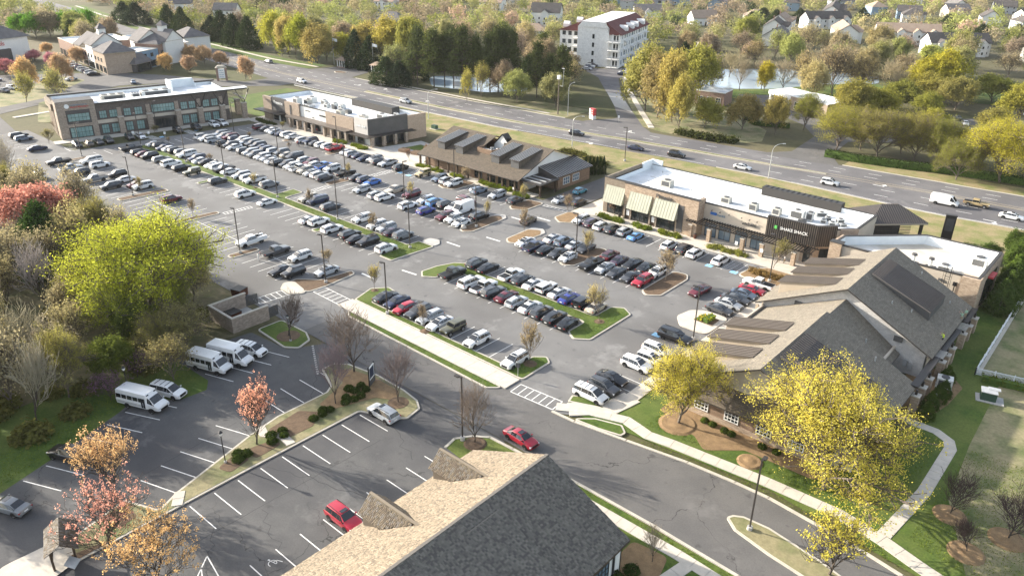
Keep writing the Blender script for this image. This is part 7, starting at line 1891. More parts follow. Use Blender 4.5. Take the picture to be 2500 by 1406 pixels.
def street_lamp(x,y,h,rz,label,reach=2.6):
    t=thing('street_lamp',label,'street lamp',(x,y,0),rz,'curved highway lamps')
    MB().cyl(0,0,0,h-1.6,.13,.09,8).build('pole','galv',t)
    b=MB();pr=(0,0,h-1.6)
    for k in range(1,7):
        a=k/6;p=(reach*a*a*.9+reach*.1*a,0,h-1.6+1.6*math.sin(a*PI/2))
        b.tube(pr,p,.06);pr=p
    b.build('arm','galv',t)
    MB().box(reach-.1,-.16,h-.12,reach+.6,.16,h+.04).build('lamp_head','galv',t)
street_lamp(-187.4,173.1,9.4,.9,'curved street lamp above the far shops')
street_lamp(-77.4,188.2,9.0,.9,'curved street lamp behind the long white roof')
street_lamp(-132.5,178.0,9.0,.4,'curved street lamp behind the dark-roofed restaurant')
street_lamp(-157.5,208.4,10.5,1.6,'curved street lamp next to the tall wooden mast')
t=thing('utility_mast','tall wooden mast with equipment and side lamp by the side road','mast',(-161,207.5,0))
MB().cyl(0,0,0,12.6,.22,.15,10).build('pole','bark',t);MB().box(-.5,-.5,11.6,.5,.5,12.8).build('equipment_box','unit_white',t);MB().tube((.5,0,9.5),(1.6,0,9.5),.05).tube((1.6,0,9.3),(1.9,0,15.2),.07).box(1.2,-.1,15.1,2.1,.1,15.3).build('side_lamp','galv',t)
t=thing('red_monument_sign','red and white monument sign at the side road junction','sign',(-148.8,210.4,0),math.radians(-20))
MB().box(-1.1,-.6,0,1.1,.6,1.2).build('base','white',t);MB().box(-1.1,-.6,1.2,1.1,.6,3.4).build('cabinet','red_sign',t);MB().box(-1.14,-.62,1.25,-.5,.62,3.35).build('white_side','white',t)
for z in (1.6,2.2,2.9):strokes(t,(-.4,-.6,z-.1),(1,0,0),(0,-1,0),1.4,.3,'white',int(z*10))
t=thing('real_estate_sign','white billboard with a looping monogram beside the apartment drive','sign',(-183.5,284.6,0),math.radians(40))
MB().box(-1.9,-.05,1.2,1.9,.05,4.2).build('board','white',t);MB().box(-1.7,-.04,0,-1.55,.04,1.2).build('post','white',t);MB().box(1.55,-.04,0,1.7,.04,1.2).build('post','white',t)
b=MB();pr=None
for k in range(25):
    a=k/24*2*PI;p=(.7*math.cos(a),-.07,2.9+.7*math.sin(a*1.0))
    if pr:b.tube(pr,p,.06,n=4)
    pr=p
b.tube((.5,-.07,2.2),(1.1,-.07,3.6),.06,n=4);b.build('monogram','slate_blue',t)
t=thing('real_estate_board','navy sign board with white border on the divider island','sign',(-75.7,57.6,.2),math.radians(-62))
MB().box(-1.0,-.08,0,-.86,.08,3.1).build('post','black_metal',t);MB().box(.86,-.08,0,1.0,.08,3.1).build('post','black_metal',t)
pn=MB().box(-.86,-.04,.9,.86,.04,2.9).build('panel','white',t)
MB().box(-.68,-.06,1.1,.68,.06,2.7).build('navy_field','navy_sign',pn)
for i,z in enumerate((2.35,1.9,1.7,1.3)):strokes(pn,(-.5,-.06,z),(1,0,0),(0,-1,0),1.0 if i != 2 else .8,.16,'white',40+i)
MB().box(-.86,-.05,0,.86,.05,.9).build('lower_panel','charcoal',t);MB().box(-.6,-.09,.1,.7,.0,.35).build('address_plate','white',t)
t=thing('centre_pylon_sign','arched shopping-centre sign with brick posts by the highway','sign',(-292,160.6,0),math.radians(60))
MB().box(-2.0,-.5,0,-1.2,.5,5.0).build('brick_post','brick_red',t);MB().box(1.2,-.5,0,2.0,.5,5.0).build('brick_post','brick_red',t);MB().box(-1.2,-.3,1.0,1.2,.3,4.6).build('panel','white',t);MB().ext([(-2.2,5.0),(2.2,5.0),(1.2,5.9),(-1.2,5.9)],-.6,.6,0,'y').build('arch','concrete',t)
for z in (1.4,2.2,3.0,3.8):strokes(t,(-.9,-.3,z),(1,0,0),(0,-1,0),1.8,.4,'slate_blue',int(z*10))
t=thing('green_sign','small green roadside sign beside the drive-through bank','sign',(-86,262,0),.6)
MB().box(-.8,-.1,.6,.8,.1,3.0).build('panel','green_sign',t);MB().box(-.1,-.08,0,.1,.08,.6).build('post','galv',t)
def stop_sign(x,y,rz,lab,shape='sign',mat='white',h=2.2):
    t=thing('traffic_sign',lab,'sign',(x,y,.1),rz,'small traffic signs')
    MB().cyl(0,0,0,h,.035,n=6).build('post','galv',t);MB().box(-.3,-.03,h-.7,.3,.03,h).build('plate',mat,t)
stop_sign(-62.0,72.9,.6,'small brown backed sign on the grass corner by the crosswalk',mat='charcoal')
stop_sign(-60.8,137.2,0,'white accessible-parking sign near the pergola, left');stop_sign(-55.4,137.0,0,'white accessible-parking sign near the pergola, right');stop_sign(-98.6,133.6,.3,'yellow pedestrian diamond sign by the entry crosswalk',mat='paint_yellow');stop_sign(-139.6,212.0,.3,'round white sign by the red monument sign')
for i,x in enumerate((-225.4,-222.0,-218.4)):
    stop_sign(x-4,108+i*3-12,PI/2,f'white parking sign before the office front, {ordinal(i)} from the left')
# ---- fences
t=thing('white_fence','white vinyl picket fence around the lawn at right','fence')
F0,F1,F2=Vector((-13.3,118.2)),Vector((-13.8,158)),Vector((22,127))
for a,c,solid in ((F0,F1,True),(F0,F2,False)):
    d=(c-a);L_=d.length;d.normalize()
    n=int(L_/2.4)
    for i in range(n+1):
        p=a+d*(L_*i/n)
        MB().box(p.x-.07,p.y-.07,0,p.x+.07,p.y+.07,1.35).build('post','white_vinyl',t)
    for z in (.25,1.15):
        MB().bar((a.x,a.y,z),(c.x,c.y,z),.05,.10).build('rail','white_vinyl',t)
    if not solid:
        me=MB().box(-.035,-.02,.2,.035,.02,1.25).mesh('picket','white_vinyl')
        for i in range(int(min(L_,17)/.16)):
            p=a+d*(.1+i*.16)
            put('picket',me,t,(p.x,p.y,0),math.atan2(d.y,d.x))
    else:
        for i in range(n):
            p0=a+d*(L_*i/n);p1=a+d*(L_*(i+1)/n)
            MB().bar((p0.x,p0.y,.7),(p1.x,p1.y,.7),.03,.85).build('panel','white_vinyl',t)
walk('fence_footing',[(-13.0,119),(-13.5,158)],.5,.12,'concrete')
t=thing('guard_rail','wooden-post guard rail along the highway behind the far shops','guard rail')
for i in range(15):
    x=-262+i*3.4;y=hwy_at(x)[0]-3.2
    MB().box(x-.12,y-.12,0,x+.12,y+.12,.9).build('post','bark',t)
    if i<14:
        x2=x+3.4;y2=hwy_at(x2)[0]-3.2
        MB().bar((x,y-.15,.7),(x2,y2-.15,.7),.06,.3).build('rail','galv',t)
# ---- utility boxes
t=thing('transformer_box','green transformer box with open grey lid on a concrete pad','utility box',(-10.3,112.3,.08),math.radians(14))
MB().box(-1.5,-1.2,0,1.9,1.0,.12).build('pad','concrete_grey',t);MB().box(-1.0,-.8,.12,.9,.8,1.3).build('cabinet','green_box',t);MB().box(-1.05,-.85,1.3,.95,.85,1.4).build('lid','galv',t);MB().box(-.2,.2,1.4,1.3,1.0,1.46).build('lid_flap','galv',t)
rtu('ground_air_unit','large white fan unit beside the stone piers',-15.8,111.6,.08,2.0,1.5,1.5,'unit_white',.2,None)
t=thing('meter_pedestal','small grey pedestal box in the straw bed by the piers','utility box',(-15.8,106.6,.08));MB().box(-.3,-.25,0,.3,.25,1.1).build('cabinet','galv',t);MB().box(-.34,-.29,1.1,.34,.29,1.16).build('lid','galv',t)
t=thing('utility_box','dark green utility box on the verge behind the far shops','utility box',(-176,165,0));MB().box(-.9,-.6,0,.9,.6,1.2).build('cabinet','green_box',t);MB().box(-1.4,-1.0,0,1.4,1.0,.1).build('pad','concrete',t)
t=thing('trash_bin','dark round litter bin by the stone shop doors','bin',(-88.6,137.6,.15));MB().cyl(0,0,0,.95,.28,.32,12).build('bin','bronze',t);MB().cyl(0,0,.95,1.05,.34,.2,12).build('lid','black_metal',t)
t=thing('trash_bin','brown litter bin beside the second stone pier','bin',(-70.2,138.0,.15));MB().cyl(0,0,0,.95,.28,.32,12).build('bin','rust',t);MB().cyl(0,0,.95,1.05,.34,.2,12).build('lid','black_metal',t)
t=thing('pale_boulder','pale boulder on the mulch island beside the white sedan','rock',(-109.0,109.6,.17))
rk_=MB();rr2=random.Random(8);n=9
for j,(z,r_) in enumerate(((0,.6),(.35,.62),(.65,.35),(.75,.05))):
    for k in range(n):
        a=2*PI*k/n;q=r_*rr2.uniform(.82,1.15);rk_.v.append((q*math.cos(a),q*math.sin(a),z))
for j in range(3):
    for k in range(n):rk_.f.append((j*n+k,j*n+(k+1)%n,(j+1)*n+(k+1)%n,(j+1)*n+k));rk_.m.append(0)
rk_.build('boulder','concrete',t)
# ------------------------------------------------------------------ trees and shrubs
def tubes_np(P,Q,r0,r1,n):
    P,Q=np.asarray(P,float),np.asarray(Q,float);r0=np.asarray(r0)[:,None];r1=np.asarray(r1)[:,None]
    d=Q-P;d /= np.maximum(np.linalg.norm(d,axis=1,keepdims=True),1e-9)
    a=np.cross(d,np.where(np.abs(d[:,2:3])>.9,[[1.,0,0]],[[0,0,1.]]));a /= np.maximum(np.linalg.norm(a,axis=1,keepdims=True),1e-9)
    c=np.cross(d,a);m=len(P);V=np.zeros((m,2*n,3));F=np.zeros((m,n,4),int)
    for i in range(n):
        t=2*PI*i/n;o=a*math.cos(t)+c*math.sin(t)
        V[:,i]=P+o*r0;V[:,n+i]=Q+o*r1
        j=(i+1)%n
        F[:,i]=[i,j,n+j,n+i]
    F+=(np.arange(m)*2*n)[:,None,None]
    return V.reshape(-1,3),F.reshape(-1,4)
def skeleton(seed,kids=(7,5,4,3),length=(.42,.40,.26,.16),spread=.75,up=.10,trunk=.30,rad=.028,gn=3):
    """limbs that fork level by level; returns segments (p, q, r0, r1, level) and the twig tips"""
    rg=np.random.default_rng(seed);segs=[];tips=[]
    def rec(p,d,L,r,l):
        cur=p
        pts=[p]
        for s in range(gn):
            d=d+rg.normal(0,.13,3)+np.array((0,0,up*(1.5 if l else 1)))
            d=d/np.linalg.norm(d);nx=cur+d*(L/gn)
            segs.append((cur,nx,r*(1-.2*s),r*(1-.2*(s+1)),l));cur=nx;pts.append(cur);r *= .93
        if l >= len(kids):
            tips.append(cur);tips.append((pts[-1]+pts[-2])/2);return
        for k in range(kids[l]):
            f=.35+.65*(k+1)/kids[l] if l else .15+.85*(k+1)/kids[l]
            i=min(gn-1,int(f*gn-1e-6));q=pts[i]+(pts[i+1]-pts[i])*(f*gn-i)
            a=rg.normal(0,1,3);a-=a.dot(d)*d;a /= np.linalg.norm(a)+1e-9
            if l==0:
                t=2.4*k+rg.uniform(-.4,.4);a=np.array((math.cos(t),math.sin(t),0))
            sp=spread*rg.uniform(.7,1.25)*(1.15-.45*f if l==0 else 1)
            nd=d*math.cos(sp)+a*math.sin(sp)
            rec(q,nd/np.linalg.norm(nd),length[l]*rg.uniform(.75,1.2)*(1.1-.35*f if l==0 else 1),r*(.55 if l else .6),l+1)
    rec(np.zeros(3),np.array((0,0,1.)),trunk+.22,rad,0)
    tp=np.array(tips)
    rx=np.percentile(np.hypot(tp[:,0],tp[:,1]),99.5)*1.04;hz=tp[:,2].max()*1.02
    S=np.array((1/rx,1/rx,1/hz))
    return [(a*S,b*S,c,d_,l) for a,b,c,d_,l in segs],tp*S
def leaf_quads(cent,k,sig,size,rg,asp=2.0,bias=.5):
    """k small leaf faces round every centre, in unit tree space (z is stretched by asp later)"""
    C=np.repeat(np.asarray(cent),k,axis=0);n=len(C)
    off=rg.normal(0,1,(n,3))*sig;off[:,2] /= asp
    C=C+off
    out=C-np.array((0,0,.55));out[:,2] *= asp;out /= np.maximum(np.linalg.norm(out,axis=1,keepdims=True),1e-6)
    nr=out*bias+rg.normal(0,.55,(n,3))+np.array((0,0,.25));nr /= np.linalg.norm(nr,axis=1,keepdims=True)
    a=np.cross(nr,rg.normal(0,1,(n,3)));a /= np.maximum(np.linalg.norm(a,axis=1,keepdims=True),1e-6);b=np.cross(nr,a)
    s=size*rg.uniform(.6,1.3,(n,1));A=a*s;B=b*s*rg.uniform(.5,.95,(n,1))
    V=np.stack([C-A,C-B*.9+A*.15,C+A,C+B],1)
    D=V-C[:,None];D[:,:,2] /= asp
    V=C[:,None]+D
    return V.reshape(-1,3),np.arange(n*4).reshape(-1,4)
def twig_mesh(name,segs,lv0,lv1,mat,rs=1.,n=3,rmin=0.):
    S=[s for s in segs if lv0 <= s[4] <= lv1]
    V,F=tubes_np([s[0] for s in S],[s[1] for s in S],[max(rmin,s[2]*rs) for s in S],[max(rmin*.7,s[3]*rs) for s in S],n)
    return np_mesh(name,V,F,mat)
PROTO={}
def proto(key,trunk_me,crown_me,trunk_col=False):
    PROTO.setdefault(key,[]).append((trunk_me,crown_me,trunk_col))
rg=np.random.default_rng(21)
for s in range(2):
    sg,tp=skeleton(100+s,(11,7,5,4),(.50,.38,.24,.14),.72,.07,.30,.030)
    V,F=leaf_quads(tp,20,.048,.0090,rg,1.4);proto('hero',twig_mesh('trunk_hero',sg,0,4,'bark',1,4,.004),np_mesh('crown_hero',V,F,'leaf'))
    keep=tp[rg.random(len(tp))<.6]
    V,F=leaf_quads(keep,24,.036,.0085,rg,1.4);proto('spring',twig_mesh('trunk_spring',sg,0,4,'bark',1,4,.004),np_mesh('crown_spring',V,F,'leaf'))
for s in range(4):
    sg,tp=skeleton(140+s,(11,6,5),(.50,.38,.26),.78,.06,.12,.030)
    V,F=leaf_quads(tp,24,.085,.036,rg,2.0);proto('mid',twig_mesh('trunk_mid',sg,0,2,'bark',1,4),np_mesh('crown_mid',V,F,'leaf'))
    V,F=leaf_quads(tp[rg.random(len(tp))<.7],8,.085,.030,rg,2.0);proto('thin',twig_mesh('trunk_thin',sg,0,3,'bark',1,3,.006),np_mesh('crown_thin',V,F,'leaf'))
for s in range(3):
    sg,tp=skeleton(170+s,(9,6,4,2),(.46,.40,.27,.19),.60,.11,.32,.028)
    proto('bare',twig_mesh('trunk_bare',sg,0,1,'bark_dark',1,4),twig_mesh('crown_bare',sg,2,4,'twig',1.0,3,.0042))
    top=tp[(rg.random(len(tp))<.62) & (tp[:,2]>.5)]
    V,F=leaf_quads(top,5,.022,.017,rg,1.8);proto('coral',twig_mesh('trunk_coral',sg,0,4,'bark_dark',1,3,.0032),np_mesh('crown_coral',V,F,'leaf'))
    V,F=leaf_quads(tp[rg.random(len(tp))<.8],7,.026,.0165,rg,1.8);proto('orange',twig_mesh('trunk_orange',sg,0,4,'bark_dark',1,3,.0032),np_mesh('crown_orange',V,F,'leaf'))
for s in range(3):
    sg,tp=skeleton(190+s,(8,6,4),(.48,.42,.28),.45,.18,.45,.024)
    V,F=leaf_quads(tp,5,.06,.028,rg,2.2);proto('lot',twig_mesh('trunk_lot',sg,0,3,'bark',1,3,.0075),np_mesh('crown_lot',V,F,'leaf'))
for s in range(3):
    r2_=np.random.default_rng(300+s);segs=[(np.array((0,0,z)),np.array((0,0,z+.2)),.045*(1-z*.8),.045*(1-(z+.2)*.8),0) for z in np.arange(0,.98,.2)]
    cs_=[]
    for z in np.linspace(.30,.98,26):
        for k in range(3):
            a=r2_.uniform(0,2*PI);L=(1.05-((z-.30)/.70)**1.6*.75)*r2_.uniform(.45,1.0)
            q=np.array((math.cos(a)*L,math.sin(a)*L,z+r2_.uniform(-.01,.05)));segs.append((np.array((0,0,z)),q,.012,.005,1))
            for f in (.4,.6,.8,1.0):cs_.append(q*np.array((f,f,1))*1.0+r2_.normal(0,.02,3))
    V,F=leaf_quads(np.array(cs_),22,np.array((.13,.13,.09)),.042,rg,2.6,.35);proto('pine',twig_mesh('trunk_pine',segs,0,1,'bark_dark',1,5),np_mesh('crown_pine',V,F,'needle'))
for s in range(3):
    r2_=np.random.default_rng(330+s);n=340
    z=r2_.uniform(.02,1.0,n)**1.15;R_=np.minimum(1.0,(1.02-z)*1.55)*r2_.uniform(.55,1.0,n)**.5;a=r2_.uniform(0,2*PI,n)
    V,F=leaf_quads(np.stack([np.cos(a)*R_,np.sin(a)*R_,z*.96],1),24,.085,.045,rg,2.2,.5)
    proto('cone',twig_mesh('trunk_cone',[(np.zeros(3),np.array((0,0,.9)),.05,.01,0)],0,0,'bark_dark',1,5),np_mesh('crown_cone',V,F,'needle'))
for s in range(3):
    r2_=np.random.default_rng(360+s);n=230
    d=r2_.normal(0,1,(n,3));d /= np.linalg.norm(d,axis=1,keepdims=True);d[:,2]=np.abs(d[:,2])*.5+.5*(d[:,2]>0)*0
    c=d*np.array((.9,.9,1.7))*r2_.uniform(.86,1.0,(n,1));c[:,2]=c[:,2]*.95+.06
    V,F=leaf_quads(c,7,.10,.09,rg,1.0,.9);PROTO.setdefault('shrub',[]).append((None,np_mesh('shrub_leaves',V,F,'shrub_leaf'),False))
    c=r2_.normal(0,.42,(150,3))*np.array((1,1,.55));c[:,2]=np.abs(c[:,2])+.15
    V,F=leaf_quads(c,8,.16,.13,rg,1.0,.5);PROTO.setdefault('bush',[]).append((None,np_mesh('bush_leaves',V,F,'shrub_leaf'),False))
CAMV=(r2,u2,fw)
def scr(x,y,z=0):
    q=Vector((x,y,z-59.2));c=q.dot(fw)
    return (1250+1909.9*q.dot(r2)/c,703-1909.9*q.dot(u2)/c,c)
TR=random.Random(77)
NT=[0]
def add_tree(pk,x,y,h,r,col,label,group,name='tree',tcol=(.16,.13,.105),zoff=0.):
    pr=PROTO[pk];tm,cm,_=pr[TR.randrange(len(pr))]
    j=TR.uniform(.88,1.12)
    t=thing(name,label,'tree',(x,y,zoff),TR.uniform(0,6.28),group)
    t.scale=(r,r,h)
    o=put('trunk',tm,t);o.color=(*tcol,1)
    o=put('crown',cm,t);o.color=(col[0]*j,col[1]*j,col[2]*TR.uniform(.85,1.1),1)
    NT[0]+=1
    return t
SPC={
 'gold_hero':('spring',(.64,.57,.10),'golden spring tree beside the gabled building','golden_tree'),
 'coral':('coral',(.86,.46,.37),'leafing coral-red tree on the divider island','coral_tree'),
 'orange':('orange',(.80,.54,.28),'orange budding tree at lower left','orange_tree'),
 'bare':('bare',(.17,.135,.12),'bare grey tree near the street','bare_tree'),
 'crape':('bare',(.25,.20,.16),'pale multi-stem bare tree by the shake-roofed building','bare_tree'),
 'prune':('bare',(.085,.055,.062),'purplish bare ornamental tree on the right lawn','ornamental_tree'),
 'lotgold':('lot',(.48,.41,.16),'young yellow-leafed tree in the parking lot','young_tree'),
 'lottan':('lot',(.34,.27,.17),'young tan twiggy tree in the parking lot','young_tree'),
 'lotolive':('lot',(.30,.28,.10),'young olive-leafed tree by the walks','young_tree'),
 'twig':('lot',(.24,.15,.11),'small reddish twiggy tree by the shopfronts','small_tree'),
 'olive':('mid',(.36,.32,.10),'olive-yellow spring tree beyond the highway','spring_tree'),
 'gold':('mid',(.50,.43,.06),'bright golden tree beyond the highway','golden_tree'),
 'bareolive':('thin',(.33,.27,.14),'thin brown-olive tree around the right pond','pond_tree'),
 'pine':('pine',(.085,.105,.042),'tall dark pine beside the left pond','pine_tree'),
 'evergreen':('cone',(.042,.062,.030),'dense dark evergreen beyond the highway','evergreen_tree'),
 'youngolive':('thin',(.40,.37,.10),'slim pale yellow tree by the left pond','slim_tree'),
 'peach':('mid',(.56,.40,.25),'peach-coloured round tree around the shopping centre','ornamental_tree'),
 'lemon':('thin',(.44,.42,.12),'lemon-green tree behind the office','lemon_tree'),
 'pinktree':('mid',(.50,.22,.25),'pink blossoming tree before the anchor store','blossom_tree'),
 'green':('mid',(.13,.28,.035),'fresh green tree behind the shopping centre','green_tree'),
}
TREES['olive']+=[(-70,233,11,6.5),(-60,237,12,6.5),(-47,234,12,6.5),(-40,240,12,6.5),(-26,237,11,6),(-14,240,12,6.5),(-4,238,12,6.5),(8,244,12,7),(-58,256,10,6),(-68,288,9,5.5),(-48,334,9,6),(-30,318,9,5.5),(-46,276,9,5.5),(-10,300,10,6),]
TREES['bareolive']+=[(-86,318,12,7),(-76,340,12,7),(-96,352,12,7),(-140,360,12,7),(-158,348,12,7),(-124,372,12,7)]
for sp,L in TREES.items():
    pk,col,ph,nm=SPC[sp]
    for i,(x,y,h,r) in enumerate(sorted(L,key=lambda q:scr(q[0],q[1])[0])):
        c=col
        if sp=='olive':
            k=(i*7)%5
            c=((.34,.33,.09),(.42,.37,.10),(.36,.30,.12),(.31,.31,.08),(.38,.32,.11))[k]
            if x>-92:c=((.25,.26,.06),(.29,.28,.065),(.27,.25,.08))[i%3]
            if x<-290:c=((.40,.40,.07),(.31,.34,.05),(.42,.35,.14))[i%3]
        if sp=='gold_hero':
            pk2='spring' if y>70 else 'coral'
            h,r=(h*.92,r*1.12) if h>15 else (h,r)
        else:pk2=pk
        if sp=='bareolive' and i%3:pk2,c='bare',(.30,.25,.17)
        if sp=='gold' and x>-90:c=(.42,.39,.055)
        if pk=='mid' and x>-92 and y<245:pk2='hero'
        lab=f'{ph}, {ordinal(i)} from left' if len(L)>1 else ph
        add_tree(pk2,x,y,h,r*(1.12 if pk in ('bare','coral','orange') else 1.0),c,lab,ph.split(',')[0]+'s',nm,zoff=.1)
add_tree('hero',-118,47,18.8,14.6,(.40,.43,.06),'huge yellow-green tree at the edge of the left woods',None,'giant_tree')
add_tree('spring',-114,40,11.5,6.8,(.30,.34,.06),'green tree below the huge yellow tree in the woods',None,'green_tree')
add_tree('spring',-114,48.5,9,4.6,(.30,.33,.06),'leaning green tree over the stone enclosure',None,'green_tree')
add_tree('mid',-161,45,13,8.0,(.60,.30,.25),'salmon-pink blossoming tree in the left woods',None,'blossom_tree')
add_tree('mid',-153,50,9,5.5,(.42,.19,.15),'second salmon-pink tree beside the grey enclosure',None,'blossom_tree')
add_tree('cone',-149,43,13,6.0,(.045,.085,.022),'dark green conical tree under the pink tree',None,'evergreen_tree')
add_tree('coral',-98.5,31.5,4.5,3.2,(.24,.13,.24),'purple redbud twigs behind the white minibus',None,'redbud_tree')
add_tree('coral',-101.5,36.5,4.2,3.0,(.25,.14,.25),'purple redbud twigs left of the passenger van',None,'redbud_tree')
add_tree('thin',-97,39.6,7,4.4,(.26,.23,.13),'drooping twiggy tree on the kerb bulge between the buses',None,'twiggy_tree')
add_tree('thin',-104.5,45.5,8,4.4,(.27,.25,.13),'twiggy tree drooping over the half hidden minibus',None,'twiggy_tree')
wl=[]
tries=0
while len(wl)<70 and tries<6000:
    tries+=1
    x=TR.uniform(-232,-99);y=TR.uniform(4,57)
    lim=15+(-91-x)*.345
    if y<lim-13 or y>57:continue
    if x>-103.5 and y>42.5:continue
    if x>-94.6-(y-15)*.30:continue
    if math.hypot(x+119,y-46)<7 or (-180<x<-168 and y>50) or (-114<x<-99 and y>43):continue
    if any(math.hypot(x-a,y-b)<5.2 for a,b in wl):continue
    wl.append((x,y))
wl.sort(key=lambda p:scr(*p)[0])
for i,(x,y) in enumerate(wl):
    u=TR.random();hh_=TR.uniform(9,14.5);rr_=TR.uniform(3.6,5.6)
    if x>-128 and y>34:hh_ *= .75
    if u<.46:add_tree('thin',x,y,hh_,rr_,(.36,.32,.19),f'thin grey-olive tree in the left woods, {ordinal(i)} counted from left','trees of the left woods','woodland_tree')
    elif u<.76:add_tree('bare',x,y,hh_,rr_,(.36,.32,.26),f'bare grey-brown tree in the left woods, {ordinal(i)} counted from left','trees of the left woods','woodland_tree')
    elif u<.92:add_tree('spring',x,y,hh_,rr_*1.05,(.34,.32,.09),f'yellow-green tree in the left woods, {ordinal(i)} counted from left','trees of the left woods','woodland_tree')
    else:add_tree('mid',x,y,hh_*.8,rr_*.9,(.12,.15,.035),f'leafy green tree in the left woods, {ordinal(i)} counted from left','trees of the left woods','woodland_tree')
ub=[]
for i in range(100):
    x=TR.uniform(-205,-97);y=TR.uniform(8,56)
    if y<15+(-91-x)*.345-8 or x>-93.8-(y-15)*.30 or (x>-104 and y>42):continue
    ub.append((x,y,TR.uniform(.9,2.0)))
V_,F_,o_=[],[],0
bm_=PROTO['bush'][0][1];bv=np.empty(len(bm_.vertices)*3,np.float32);bm_.vertices.foreach_get('co',bv);bv=bv.reshape(-1,3)
for x,y,s in ub:
    V_.append(bv*np.array((s*1.3,s*1.3,s))+np.array((x,y,0)));F_.append(np.arange(len(bv)).reshape(-1,4)+o_);o_+=len(bv)
o=put('undergrowth',np_mesh('undergrowth',np.concatenate(V_),np.concatenate(F_),'shrub_leaf'));o.color=(.12,.12,.035,1);o['kind']='stuff'
tag(o,'tangled low undergrowth beneath the left woods','undergrowth')
HB=[(a[1],a[2],max(a[3],a[4])*.62+3) for a in H]+[(x,y,12) for x,y in FAR]+[(-352,560,38),(-215,312,24),(-212,330,22),(-131,260,9),(-104,270,14),(-10,272,16)]
def blocked(x,y):
    h=hwy_at(max(-899,min(499,x)))
    if h[0]-4<y<h[3]+7:return True
    if y <= h[0]-4:return not (x<-404 and y<h[0]-10 and y>150)
    for a,b,r in HB:
        dx,dy=x-a,y-b
        if dx*dx+dy*dy<r*r:return True
        d=math.hypot(a,b);t=-(dx*a+dy*b)/d
        if 0<t<r+22 and abs(dx*b-dy*a)/d<r*.85:return True
    if-176<x<-100 and 280<y<350 and (y-284)*.66>(x+153)*1.0-40 and math.hypot((x+138)/40,(y-322)/42)<1:return True
    if math.hypot((x+219)/26,(y-227)/18)<1:return True
    if-212<x<-128 and 205<y<345 and abs((x+142)+(y-215)*.68)<13:return True
    if-170<x<-90 and 205<y<268 and x>-165+(y-205)*-.2 and y<262:return True
    if-100<x<40 and 210<y<345:return True
    if-70<x<0 and 330<y<400:return True
    if-290<x<-255 and y<226:return True
    if x<-284 and y<h[3]+14:return True
    return False
cand=[]
tries=0
while tries<9000 and len(cand)<1500:
    tries+=1
    x=TR.uniform(-760,130);y=TR.uniform(150,900)
    sx,sy,dep=scr(x,y)
    if not (-160<sx<2660 and-150<sy<520):continue
    if blocked(x,y):continue
    gx=(int(x//9),int(y//9))
    if any(abs(x-a)<8 and abs(y-b)<8 and math.hypot(x-a,y-b)<8.0+dep*.004 for a,b,_ in cand):continue
    cand.append((x,y,dep))
cand.sort(key=lambda c:c[2])
FCOL=[((.33,.33,.14),'olive'),((.40,.35,.20),'tan'),((.33,.285,.19),'brown'),((.35,.38,.13),'yellow-green'),((.50,.36,.27),'peach'),((.27,.29,.08),'green'),((.34,.275,.20),'grey-brown'),((.035,.055,.022),'dark evergreen')]
WT=[7,4,5,6,1.6,3,6,2.4]
near_c=sorted(cand[:96],key=lambda c:scr(c[0],c[1])[0]);far_c=cand[96:]
for i,(x,y,dep) in enumerate(near_c):
    k=TR.choices(range(8),WT)[0];c,nm=FCOL[k]
    if k==7:add_tree('cone',x,y,TR.uniform(9,13),TR.uniform(4,5.5),c,f'{nm} tree in the wood beyond the highway, {ordinal(i)} counted from left','trees of the wood beyond the highway','woodland_tree')
    else:add_tree('mid' if TR.random()<.55 else 'thin',x,y,TR.uniform(10,17),TR.uniform(5,7.5),c,f'{nm} tree in the wood beyond the highway, {ordinal(i)} counted from left','trees of the wood beyond the highway','woodland_tree')
def fixed_leaf(name,c):
    m=leaf_mat(name,.3,.3,.25);n=m.node_tree
    rgb=n.nodes.new('ShaderNodeRGB');rgb.outputs[0].default_value=(*c,1)
    for l in list(n.links):
        if l.from_node.type=='OBJECT_INFO':s_=l.to_socket;n.links.remove(l);n.links.new(rgb.outputs[0],s_)
    return m
FM=[fixed_leaf('far_leaf_'+str(i),c) for i,(c,_) in enumerate(FCOL)]
fp=[]
for s in range(5):
    r2_=np.random.default_rng(400+s);n=42
    d=r2_.normal(0,1,(n,3));d /= np.linalg.norm(d,axis=1,keepdims=True);rad_=r2_.uniform(.45,.95,(n,1))**.6
    c=d*rad_*np.array((.9,.9,.36))+np.array((0,0,.60))
    V,F=leaf_quads(c,13,.16,.088,r2_,2.0,.5);fp.append((V,F))
VV,FF,MM,off=[],[],[],0
for x,y,dep in far_c:
    V,F=fp[TR.randrange(5)];k=TR.choices(range(8),WT)[0]
    a=TR.uniform(0,6.28);ca,sa=math.cos(a),math.sin(a);r_=TR.uniform(4.2,7.0);h_=TR.uniform(7.5,12.5)
    if k==7:r_ *= .75
    W2=np.stack([(V[:,0]*ca-V[:,1]*sa)*r_+x,(V[:,0]*sa+V[:,1]*ca)*r_+y,V[:,2]*h_],1)
    VV.append(W2);FF.append(F+off);off+=len(V);MM.append(np.full(len(F),k))
o=put('far_woodland',np_mesh('far_woodland',np.concatenate(VV),np.concatenate(FF),FM,np.concatenate(MM)));o['kind']='stuff'
tag(o,'mixed spring woodland filling the distance behind the houses','woodland')
